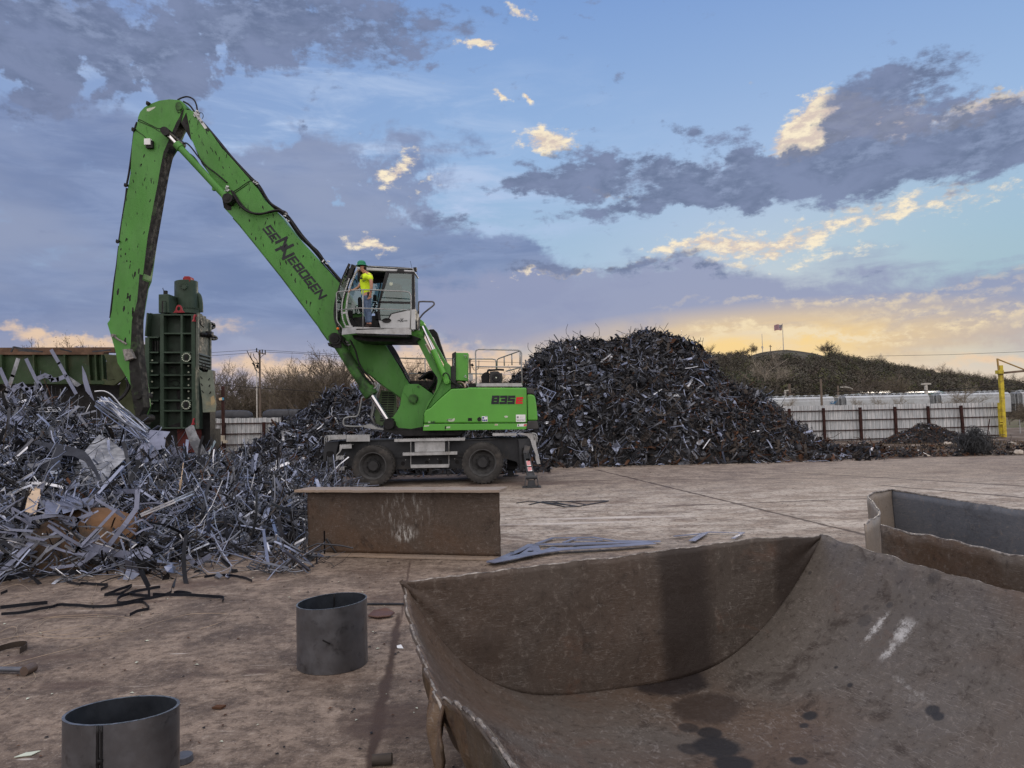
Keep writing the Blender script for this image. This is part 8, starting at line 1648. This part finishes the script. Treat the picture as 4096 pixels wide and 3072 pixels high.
def lug(z, cx_, cy_, w_, h_, Y, yaw=0, m_=LUG):
    mb = MB(); c = P(*z(cx_, cy_), Y); u = Vector((math.cos(yaw), math.sin(yaw), 0)); N = 20; out_ = []; inn = []
    for i in range(N+1):
        a = math.pi*i/N; out_.append(c+u*(-math.cos(a)*w_*.55)+Vector((0, 0, math.sin(a)*h_*.5+h_*.25)))
    out_ = [c-u*w_]+out_+[c+u*w_]; 
    hole = [c+u*(-math.cos(2*math.pi*i/22)*w_*.28)+Vector((0, 0, h_*.38+math.sin(2*math.pi*i/22)*h_*.2)) for i in range(22)]
    th = Vector((-u.y, u.x, 0))*.05; n = len(out_); vs = out_+[p+th for p in out_]+hole+[p+th for p in hole]; fs = []
    ho = 2*n
    for i in range(n-1):
        j = int(i/(n-1)*11); j2 = int((i+1)/(n-1)*11); fs.append((i, i+1, ho+j2, ho+j) if j != j2 else (i, i+1, ho+j)); fs.append((n+i, n+i+1, i+1, i))
        fs.append((n+i, ho+22+j, ho+22+j2, n+i+1) if j != j2 else (n+i, ho+22+j, n+i+1))
    low = [ho+k for k in (11, 12, 13, 14, 15, 16, 17, 18, 19, 20, 21, 0)]
    fs += [(n-1, ho+16, ho+15, ho+14, ho+13, ho+12, ho+11), (n-1, 0, ho+17, ho+16), (0, ho+0, ho+21, ho+20, ho+19, ho+18, ho+17)]
    mb.add(vs, fs); return obj('lifting_lug', mb, m_, sh)
lug(zL, 1040, 1075, .20, .36, SY0+.1); lug(zL, 1475, 1310, .16, .34, SY0-.0, R(80)); lug(zM, 955, 1240, .14, .30, SY0, R(75))
# right face (turned away): plates with writing
RF = mat('shear_side_grey_green', (.10, .115, .10), .55, var=.2, vscale=2, dirt=(.03, .035, .03), dirt_amt=.4)
def rp(x, y, dy=0): # right face runs back in depth between x=1702 (near) and 1822 (far)
    f = max(-.3, min(1.6, (x-1702)/120)); return P(*zD(x, y), SY0+.05+f*1.05+dy)
mb = MB(); mb.add([rp(1702, 440), rp(1742, 445), rp(1745, 470), rp(1815, 500), rp(1822, 640), rp(1822, 940), rp(1710, 900)], [(0, 1, 2, 3, 4, 5, 6)]); rf = obj('side_face', mb, RF, sh, solid=.04)
mb = MB()
for x in (1706, 1815): mb.bar(rp(x, 470 if x < 1800 else 520, -.06), rp(x, 925, -.06), .07, .09, (0, 1, 0))
for y in (800, 830, 858, 885): mb.bar(rp(1710, y-6, -.05), rp(1815, y+22, -.05), .09, .08, (0, 1, 0))
obj('side_rib', mb, RF, rf)
mb = MB(); mb.add([rp(1730, 570, -.045), rp(1754, 580, -.045), rp(1754, 640, -.045), rp(1730, 640, -.045)], [(0, 1, 2, 3)]); mb.add([rp(1708, 710, -.045), rp(1780, 735, -.045), rp(1792, 770, -.045), rp(1792, 800, -.045), rp(1710, 770, -.045)], [(0, 1, 2, 3, 4)]); obj('opening', mb, BLKP, rf)
mb = MB(); mb.tube(smooth([rp(1728, 500, -.05), rp(1730, 530, -.05), rp(1745, 545, -.05), rp(1760, 560, -.05)], 3), .02, 5); obj('trim_line', mb, BLKP, rf)
def sidetext(s, x0, y0, x1, y1, h, nm='lettering'):
    cu_ = bpy.data.curves.new('t', 'FONT'); cu_.body = s; cu_.offset = .02; to = bpy.data.objects.new('t', cu_); COL.objects.link(to); dg = bpy.context.evaluated_depsgraph_get(); me = bpy.data.meshes.new_from_object(to.evaluated_get(dg)); bpy.data.objects.remove(to)
    v = [p.co.copy() for p in me.vertices]; xa = min(p.x for p in v); xb = max(p.x for p in v); ya = min(p.y for p in v); yb = max(p.y for p in v); mb = MB(); A = rp(x0, y0, -.06); B = rp(x1, y1, -.06); up = Vector((0, 0, 1))
    mb.add([A.lerp(B, (p.x-xa)/(xb-xa))+up*((p.y-ya)/(yb-ya)*h) for p in v], [tuple(f.vertices) for f in me.polygons]); bpy.data.meshes.remove(me); obj(nm, mb, DECAL, rf)
sidetext('SIERRA', 1729, 532, 1768, 542, .26); sidetext('1900', 1726, 712, 1764, 722, .30)
mb = MB(); mb.bar(rp(1735, 622, -.1), rp(1820, 622, -.1), .12, .12, (0, 1, 0)); mb.box(rp(1800, 622, -.1), (.25, .3, .2)); mb.tube(smooth([rp(1822, 632), rp(1855, 640), rp(1872, 655), rp(1850, 662), rp(1822, 660)], 4), .05, 8)
for y in (548, 1378): mb.tube(smooth([rp(1822, y-20), rp(1845, y-12), rp(1848, y+8), rp(1822, y+22)], 4), .06, 8)
obj('dark_lug', mb, BLKP, sh, sm=True)
# dark back frame and hanging blade guard
mb = MB(); mb.ext(pts(zD, [(1704, 900), (1815, 930), (1815, 1600), (1700, 1600)], SY0+.75), (0, .45, 0)); obj('back_frame', mb, BLKP, sh)
gd_ = mat('scuffed_guard', (.17, .20, .165), .65, var=.2, vscale=3, dirt=(.40, .34, .2), dirt_amt=.2, dirt_scale=.8, streak=.3)
mb = MB(); mb.ext(pts(zD, [(1712, 920), (1745, 945), (1790, 948), (1800, 925), (1830, 935), (1866, 1230), (1858, 1292), (1752, 1296), (1745, 1180)], SY0+.1), (0, .06, 0)); gq = obj('hanging_guard', mb, gd_, sh, bevel=.01)
mb = MB(); mb.ext(pts(zD, [(1820, 1165), (1848, 1148), (1860, 1200), (1825, 1235)], SY0+.095), (0, .01, 0)); obj('worn_patch', mb, mat('bare_tan', (.42, .34, .2), .7, var=.2), gq); mb = MB()
for a, b in (((1730, 985), (1748, 1005)), ((1735, 1045), (1750, 1065)), ((1742, 1105), (1758, 1125)), ((1812, 1000), (1800, 1018)), ((1815, 1055), (1805, 1075)), ((1822, 1115), (1810, 1135))): mb.bar(P(*zD(*a), SY0+.09), P(*zD(*b), SY0+.09), .03, .01, (0, 1, 0))
mb.tube(smooth(pts(zD, [(1745, 860), (1750, 900), (1765, 930), (1775, 890), (1770, 865)], SY0+.02), 3), .02, 5); obj('slot', mb, BLKP, gq)
# foot of the shear
mb = MB(); mb.ext(pts(zD, [(1530, 1440), (1690, 1440), (1700, 1640), (1540, 1640)], SY0+.3), (0, 1.5, 0)); obj('foot', mb, mat('oxide_red', (.085, .022, .02), .7, var=.2), sh); mb = MB(); a = P(*zD(1270, 1440), SY0+.4); b = P(*zD(1700, 1440), SY0+.4); mb.ext([a, b, Vector((b.x, b.y, -.05)), Vector((a.x, a.y, -.05))], (0, 2, 0)); obj('base_block', mb, BLKP, sh)
mb = MB(); mb.ext(pts(zD, [(1205, 720), (1240, 705), (1275, 715), (1290, 1440), (1200, 1440)], SY0+1.0), (0, 1, 0)); obj('olive_side_plate', mb, OLV, sh, bevel=.02)
# ---- long green charging hopper to the left
HY0 = 22.5
hp = thing('charging_box', 'long dark green ribbed loading hopper with rusty rim behind the near heap', 'hopper', Vector((-13, 23.5, 0)))
mb = MB(); mb.ext(pts(zD, [(-900, 790), (890, 785), (905, 1055), (880, 1060), (-900, 1050)], HY0), (0, .15, 0)); bx_ = obj('front_plate', mb, HG, hp)
mb = MB(); mb.ext(pts(zD, [(-900, 738), (985, 732), (990, 775), (-900, 780)], HY0+1.6), (0, .3, 0)); mb.ext(pts(zD, [(-900, 778), (895, 775), (895, 795), (-900, 798)], HY0-.12), (0, .3, 0)); RSTR = mat('rusty_rim', (.115, .070, .048), .8, var=.3, vscale=4); obj('rim_beam', mb, RSTR, hp)
mb = MB()
for x in (-250, 5, 285, 553, 760, 820, 878): mb.ext(pts(zD, [(x-4, 795), (x+5, 795), (x+22, 1050), (x+2, 1052)], HY0-.16), (0, .18, 0))
mb.ext(pts(zD, [(-900, 1015), (900, 1020), (905, 1050), (-900, 1045)], HY0-.2), (0, .2, 0)); obj('stiffener_rib', mb, HG, hp)
mb = MB(); mb.ext(pts(zD, [(895, 790), (1005, 800), (1090, 975), (1060, 1010), (985, 1062), (885, 1055), (880, 1000), (925, 1020), (990, 1015)], HY0-.2), (0, .12, 0)); mb.ext(pts(zD, [(915, 860), (960, 805), (1000, 810), (1060, 960), (1020, 1005), (930, 1020)], HY0-.1), (0, .1, 0)); obj('end_bracket', mb, OLV, hp, bevel=.01)
mb = MB(); mb.ext(pts(zD, [(-900, 1050), (1060, 1055), (1200, 1150), (1200, 1700), (-900, 1700)], HY0+1.2), (0, 1.5, 0)); obj('dark_underside', mb, BLKP, hp)
mb = MB(); mb.ext(pts(zD, [(1035, 1050), (1060, 1010), (1100, 1010), (1180, 1300), (1160, 1400), (1020, 1400)], HY0+.6), (0, .3, 0)); obj('support_leg', mb, OLV, hp)
for i, (a, b) in enumerate((((95, 775), (120, 727)), ((120, 730), (370, 775)), ((130, 735), (300, 768)), ((520, 745), (620, 772)), ((160, 760), (370, 772)), ((800, 770), (960, 755)))):
    mb = MB(); mb.bar(P(*zD(*a), HY0+.4), P(*zD(*b), HY0+.5), .05, .03, (0, 1, 0)); o = obj('steel_strip', mb, SM[0], loc=P(*zD(*a), HY0+.4)); tag(o, 'dark steel strip lying on the rim of the green hopper', 'steel strip', 'strips on the hopper rim')
# ------------------------------------------------------------------ small things on the yard
STRAP = mat('black_strapping', (.012, .014, .020), .45, .2, var=.2)
def strap(z, pl, wd, label, h=.022, rise=None, grp=None):
    mb = MB(); ps_ = [G(*z(*p)) for p in pl]; ps_ = smooth(ps_, 4) if len(ps_) > 2 else ps_; vs = []; n = len(ps_)
    for i, p in enumerate(ps_):
        z0 = .006+ (rise[0]+(rise[1]-rise[0])*i/(n-1) if rise else 0)+.010*abs(mnoise.noise(p*5)); vs += [p+Vector((0, 0, z0)), p+Vector((0, 0, z0+wd)), p+Vector((.004, .004, z0+wd)), p+Vector((.004, .004, z0))]
    mb.add(vs, [(4*i+k, 4*i+(k+1) % 4, 4*i+4+(k+1) % 4, 4*i+4+k) for i in range(n-1) for k in range(4)]+[(0, 3, 2, 1), (4*n-4, 4*n-3, 4*n-2, 4*n-1)]); o = obj('metal_strap', mb, STRAP, loc=ps_[0]); tag(o, label, 'strap', grp); return o
strap(zE, [(0, 1600), (70, 1590), (240, 1570), (405, 1555)], .035, 'thick black bar strap lying at the left frame edge')
strap(zE, [(10, 1655), (160, 1645), (330, 1610), (450, 1590), (510, 1570), (640, 1575), (850, 1590), (1000, 1580), (1200, 1545), (1270, 1580), (1280, 1610), (1180, 1630), (1120, 1659)], .028, 'long black strap wandering across the concrete at left')
strap(zE, [(1380, 1415), (1300, 1430), (1110, 1475), (1280, 1495)], .03, 'black strap bent into an acute corner below the upright one'); strap(zE, [(1480, 1435), (1470, 1465), (1380, 1495), (1200, 1530), (1060, 1555), (1010, 1545), (1030, 1510), (1110, 1480)], .03, 'black strap curved into an open hook')
strap(zE, [(1320, 1485), (1500, 1485), (1680, 1490), (1850, 1500), (1930, 1510), (1920, 1540)], .03, 'black strap running right from the tangle'); strap(zE, [(900, 1490), (1000, 1450), (1130, 1405), (1110, 1430), (1040, 1475), (900, 1490)], .03, 'folded black strap triangle with leaves')
strap(zE, [(695, 1385), (800, 1392), (930, 1400), (870, 1440)], .03, 'short black strap bent at its right end'); strap(zE, [(575, 1370), (640, 1385), (690, 1395)], .03, 'very short black strap left of the bent one'); strap(zE, [(1765, 1330), (1870, 1312), (2000, 1318), (2100, 1335), (2175, 1362)], .028, 'gently arched black strap alone on the concrete')
strap(zE, [(850, 1215), (850, 1240), (900, 1265), (840, 1300), (750, 1322)], .03, 'dark strap creeping out from under the heap'); strap(zE, [(0, 1365), (200, 1330), (750, 1290)], .06, 'long flat rusty bar along the foot of the heap'); strap(zE, [(5, 1475), (60, 1450)], .03, 'stub of black strap at the left frame edge')
strap(zE, [(1500, 1470), (1530, 1460), (1600, 1465), (1650, 1480)], .03, 'short doubled strap piece in the tangle')
mb = MB(); a = G(*zE(1290, 1500)); b = a+Vector((-.10, .1, .42)); b2 = P(*zE(1212, 1252), a.y); a2 = P(*zE(1285, 1400), a.y); mb.bar(a2, b2, .05, .006, (0, 1, 0)); mb.bar(a, a2, .02, .01, (0, 1, 0)); o = obj('metal_strap', mb, STRAP, loc=a); tag(o, 'black strap end standing upright above the tangle', 'strap')
mb = MB(); rd = random.Random(3)
Y0_ = mat('wet_scrap', (.03, .025, .02), .4)
def ground_wire(pl, label, r=.0022):
    mb = MB(); ps_ = smooth([G(*q)+Vector((0, 0, .006+.02*abs(math.sin(i*1.7)))) for i, q in enumerate(pl)], 8); mb.tube(ps_, r, 4); o = obj('loose_wire', mb, mat('pale_wire', (.34, .27, .20), .5, .4) if 'pale_wire' not in MATS else MATS['pale_wire'], loc=ps_[0]); tag(o, label, 'wire', 'thin pale wires on the concrete')
zP = mkz(0, 2200, 1700/2212)
for pl in ([(200, 400), (260, 370), (380, 358), (480, 375), (450, 420), (330, 455), (210, 440), (200, 400)], [(95, 470), (100, 400), (250, 355), (500, 350), (690, 370), (640, 430), (500, 465), (300, 470), (140, 450), (150, 400), (300, 360), (560, 355), (600, 380), (420, 460)], [(0, 470), (300, 430), (480, 400), (640, 440), (840, 380), (1000, 345), (1180, 342)], [(10, 610), (250, 560), (450, 500), (640, 440), (840, 340), (838, 305)], [(230, 330), (330, 250), (440, 170), (495, 160), (500, 200), (475, 270), (487, 290)], [(0, 210), (100, 190), (160, 230), (60, 260), (0, 290)], [(0, 120), (120, 95), (230, 105), (200, 140), (0, 180)], [(1040, 415), (1150, 390), (1180, 350)], [(0, 800), (100, 740), (180, 680), (175, 655)], [(0, 430), (60, 415), (90, 420), (60, 470)]): ground_wire([zP(*p) for p in pl], 'thin pale wire looped loosely on the concrete at left')
# pipe stub, hose clamp loop, offcuts
pt_ = thing('bar_offcut', 'rusty pipe end with a welded collar at the left frame edge', 'pipe', G(*zP(80, 640))); a = G(*zP(-60, 640)); b = G(*zP(150, 645)); a.z = b.z = .03; mb = MB(); mb.cyl(a, b, .018, n=14); obj('bar', mb, SM[4], pt_, sm=2); mb = MB(); d_ = (b-a).normalized(); e = Vector((-d_.y, d_.x, 0)); mb.cyl(b-e*.045+Vector((0, 0, .004)), b+e*.045+Vector((0, 0, .004)), .034, n=16); obj('collar', mb, mat('worn_collar', (.12, .09, .075), .5, .5), pt_, sm=2)
mb = MB(); c = G(*zP(30, 545)); 
for i in range(25): pass
ps_ = [c+Vector((.11*math.cos(t*.25), .19*math.sin(t*.25), 0)) for t in range(22)]; vs = []
for p in ps_: vs += [p+Vector((0, 0, .004)), p+Vector((0, 0, .05))]
mb.add(vs, [(2*i, 2*i+2, 2*i+3, 2*i+1) for i in range(21)]); o = obj('strap_loop', mb, mat('dull_brown_strap', (.06, .048, .04), .5, .3), solid=.003, loc=c); tag(o, 'open loop of brown steel strap at the left frame edge', 'strap')
mb = MB(); c = G(*zP(1985, 350)); mb.ext([c+Vector(v_) for v_ in ((-.12, -.03, .012), (-.02, -.07, .01), (.09, -.05, .012), (.12, .03, .02), (.03, .09, .05), (-.09, .08, .03))], (0, 0, .018)); o = obj('slag_plate', mb, mat('dark_red_slag', (.07, .038, .03), .4, var=.4), bevel=.01, loc=c); tag(o, 'flat dark reddish slag plate beside the round pipe ring', 'offcut')
mb = MB(); mb.bar(G(*zP(1910, 287))+Vector((0, 0, .01)), G(*zP(2130, 287))+Vector((0, 0, .01)), .03, .015); o = obj('flat_bar', mb, SM[0], loc=G(*zP(1910, 287))); tag(o, 'straight dark flat bar between pipe ring and torn shell', 'flat bar')
mb = MB(); c = G(*zP(960, 1110)); mb.cyl(c+Vector((-.02, .02, .001)), c+Vector((-.02, .02, .035)), .055, .05, n=24); o = obj('round_blank', mb, SM[4], bevel=.003, loc=c); tag(o, 'round steel blank half hidden behind the oval pipe ring', 'disc')
mb = MB(); c = G(*zP(2000, 1118)); mb.cyl(c+Vector((-.06, 0, .025)), c+Vector((.04, 0, .03)), .028, n=20); o = obj('pipe_stub', mb, SM[6], loc=c); tag(o, 'short brown pipe stub at the bottom edge beside the dark joint', 'pipe')
mb = MB(); c = G(*zP(1140, 828)); mb.ext([c+Vector(v_) for v_ in ((-.04, -.01, .004), (.02, -.015, .004), (.04, .01, .01), (-.02, .015, .01))], (0, 0, .012)); o = obj('rust_flake', mb, SM[3], loc=c); tag(o, 'dark red rust flake lying alone between the pipe rings', 'rust flake')
mb = MB(); c = G(*zP(2083, 510)); mb.ext([c+Vector(v_) for v_ in ((-.02, -.02, .004), (.03, -.03, .004), (.0, .04, .012), (-.03, .02, .01))], (0, 0, .003)); o = obj('paper_scrap', mb, WHT, loc=c); tag(o, 'tiny white paper scrap right of the round pipe ring', 'litter')
mb = MB(); c = G(*zP(140, 1070)); mb.ext([c+Vector(v_) for v_ in ((-.05, -.03, .004), (.03, -.01, .004), (.05, .04, .006), (-.02, .02, .005))], (0, 0, .003)); o = obj('paper_scrap', mb, WHT2, loc=c); tag(o, 'flat pale scrap left of the oval pipe ring', 'litter')
# laser-cut frames lying behind the torn shell
zS = mkz(1500, 2000, 1300/2012)
def flat(z, polys, label, m_=BLS, zz=.03, th=.008, lift=0):
    mb = MB()
    for pl, wd in polys:
        ps_ = [G(*z(*p), .0) for p in pl]
        for k, (a, b) in enumerate(zip(ps_[:-1], ps_[1:])): d = (b-a).normalized(); mb.bar(a-d*wd*.4+Vector((0, 0, zz+.0015*k)), b+d*wd*.4+Vector((0, 0, zz+.0015*k)), wd, th)
    c = G(*z(*polys[0][0][0])); o = obj('cut_sheet', mb, m_, loc=c); tag(o, label, 'sheet frame'); return o
flat(zS, [([(1005, 282), (1100, 248), (1350, 245), (1500, 268), (1720, 270)], .06), ([(1170, 275), (1240, 250)], .05), ([(720, 400), (900, 325), (960, 292), (1050, 290), (1750, 272)], .09), ([(1240, 262), (1400, 262)], .05)], 'long blue grey cut-out frame with tapering end behind the torn shell')
flat(zS, [([(740, 405), (900, 372), (1040, 345), (1150, 330), (1300, 322), (1500, 310), (1700, 295)], .16), ([(905, 372), (990, 310), (1005, 340)], .10), ([(1040, 340), (1100, 318), (1140, 325)], .05), ([(1000, 300), (1250, 300), (1700, 285)], .035)], 'wide blue grey cut-out sheet right behind the shell rim', zz=.05)
flat(z5, [([(0, 360), (160, 345), (190, 338), (385, 342), (330, 375)], .05), ([(100, 385), (165, 345)], .09)], 'narrow blue strip frame ending right behind the shell rim', zz=.035)
flat(zS, [([(880, 20), (950, 10), (1100, 22), (1260, 42)], .05), ([(960, 30), (1040, 12), (1250, 10), (1440, 8)], .06), ([(1050, 18), (1180, 45), (1260, 42), (1440, 10)], .05), ([(1000, 12), (1150, 40)], .03), ([(1100, 12), (1220, 40)], .03), ([(1200, 12), (1300, 30)], .03)], 'dark flat lattice of cut sheet lying on the bare concrete', SM[0], zz=.01, th=.006)
mb = MB()
for x, y in ((850, 350), (960, 345), (1183, 313), (1240, 317)): c = G(*zS(x, y)); mb.cyl(c+Vector((0, 0, .058)), c+Vector((0, 0, .0605)), .03, n=14)
obj('bolt_hole', mb, BLKP, [q for q in bpy.data.objects if q.get('label', '').startswith('wide blue grey cut-out')][0])
# strewn chips and flecks on the concrete
rd = random.Random(77); mb = MB()
for i in range(1500):
    y = 3.0+rd.random()**1.6*20; x = rd.uniform(-.75, .72)*y; s_ = rd.uniform(.004, .016)*(1+y*.05); a = rd.uniform(0, 6.28); c = Vector((x, y, .005)); u = Vector((math.cos(a), math.sin(a), 0)); v = Vector((-u.y, u.x, 0)); mb.add([c+u*s_, c+v*s_*.6+Vector((0, 0, .004)), c-u*s_*.9, c-v*s_*.5+Vector((0, 0, s_*.3))], [(0, 1, 2, 3)], rd.choice((0, 0, 1, 2, 2)))
o = obj('ground_chips', mb, [SM[3], WHT2, SM[2]]); tag(o, 'fine chips and flakes strewn over the concrete', kind='stuff')
# ---- dirt strip: small debris mound, wire ball, rocks
def mound_h(x, y): cx_, cy_ = G(*zQ(1320, 670)).x, 38.2; d = math.hypot((x-cx_)/2.6, (y-cy_)/1.5); return max(0, 1.22*(1-d)**1.0*(1+.2*mnoise.noise(Vector((x*2, y*2, 0))))) if d < 1 else 0
cx_ = (zQ(1320, 0)[0]-2048)/FPX*36.5*1.0
def mound_h(x, y):
    d = math.hypot((x-cx_)/2.6, (y-36.5)/1.5); return max(0, 1.15*(1-d)**.95*(1+.15*mnoise.noise(Vector((x*2, y*2, 0))))) if d < 1 else 0
heap('rubble_mound', 'small conical mound of brown rubble before the fence', mound_h, lambda rd: (cx_+rd.uniform(-3, 3), 36.5+rd.uniform(-1.6, .6)), 2600, 41, .26, lambda x, y, z, rd: (1, .1, 1.5, 3, .8, .25, 5), SM, (cx_-3, cx_+3, 34.8, 38.2), fr_kinds=(.15, .75, .05, 0, .05), core_n=(40, 30))
wb = thing('wire_ball', 'big tangled ball of dark fence wire on the dirt', 'wire tangle', Vector((G(*zQ(1780, 775)).x, 26.7, 0)))
def wball(cx_, cz_, rx, rz, N, seed, nm):
    rd = random.Random(seed); mb = MB()
    for i in range(N):
        c = Vector((cx_+rd.gauss(0, .25)*rx, 26.9+rd.gauss(0, .25)*rx*.6, cz_+rd.gauss(0, .22)*rz)); n = Vector((rd.gauss(0, 1), rd.gauss(0, 1), rd.gauss(0, 1))).normalized(); u = n.orthogonal().normalized(); v = n.cross(u); r = rd.uniform(.25, .75); ps_ = [c+u*(math.cos(t*.5)*r*rx*.7)+v*(math.sin(t*.5)*r*rz*.8)+n*(.03*math.sin(t*2.1)) for t in range(12)]
        ps_ = [Vector((p.x, p.y, max(.01, p.z))) for p in ps_]; mb.tube(ps_, .009, 3)
    obj(nm, mb, mat('dull_wire', (.055, .058, .062), .7, .2) if 'dull_wire' not in MATS else MATS['dull_wire'], wb)
p_ = P(*zQ(1775, 690), 26.9); wball(p_.x, .42, .95, .50, 300, 2, 'wire_bundle'); p_ = P(*zQ(1765, 555), 26.9); wball(p_.x, p_.z, .36, .28, 45, 3, 'loose_coil')
ROCK = mat('pale_limestone', (.42, .38, .33), .9, var=.25, vscale=3, bump=.5, bscale=8)
def rock(px, py, sx, sz, label, seed):
    p = G(px, py); mb = MB()
    def f(a, b_): th = a*2*math.pi; ph = b_*math.pi; d = Vector((math.sin(ph)*math.cos(th), math.sin(ph)*math.sin(th), math.cos(ph))); k = 1+.35*mnoise.noise(d*1.7+Vector((seed, 0, 0))); return Vector((p.x, p.y, sz*.7))+Vector((d.x*sx*k, d.y*sx*.8*k, d.z*sz*k))
    mb.grid(f, 24, 16); o = obj('rock', mb, ROCK, sm=True, loc=(p.x, p.y, 0)); tag(o, label, 'rock')
rock(*zQ(2105, 672), .22, .10, 'pale flat rock on the dirt below the gate post', 1); rock(*zQ(2165, 752), .16, .11, 'pale blocky rock at the right frame edge', 5); rock(*zQ(1342, 770), .12, .05, 'small pale rock below the rubble mound', 8); rock(*zQ(1535, 668), .22, .1, 'small pale rock right of the rubble mound', 9)
# dry brown grass and dark soil clumps on the dirt strip
rd = random.Random(9); mb = MB()
for i in range(5200):
    x = rd.uniform(9, 27); y = rd.uniform(26.6, 36); z0 = dz_(x, y); h = rd.uniform(.04, .16); a = rd.uniform(0, 6.28); w_ = Vector((math.cos(a), math.sin(a), 0))*.02; c = Vector((x, y, z0)); l_ = Vector((rd.uniform(-.6, .6)*h, rd.uniform(-.6, .6)*h, h)); mb.add([c-w_, c+w_, c+l_], [(0, 1, 2)], rd.choice((0, 0, 1)))
o = obj('dry_grass', mb, [mat('dead_grass', (.13, .10, .065), .9), mat('dark_stalk', (.035, .028, .022), .9)]); tag(o, 'short dead grass and weeds on the dirt strip', kind='stuff')
rd = random.Random(19); mb = MB()
for i in range(2600):
    x = rd.uniform(9, 27); y = 26.3+rd.random()**1.3*7; c = Vector((x, y, dz_(x, y)+.02)); u, v, n_ = frame(Vector((rd.gauss(0, .4), rd.gauss(0, .4)-.2, 1)), rd); plate_(mb, c, u, v, n_, rd.uniform(.06, .3), rd.uniform(.04, .16), .02, rd, rd.choice((0, 0, 1, 2)))
o = obj('dirt_debris', mb, [SM[2], SM[6], SM[3]]); tag(o, 'dark dirt clods and rusty bits along the edge of the concrete', kind='stuff')
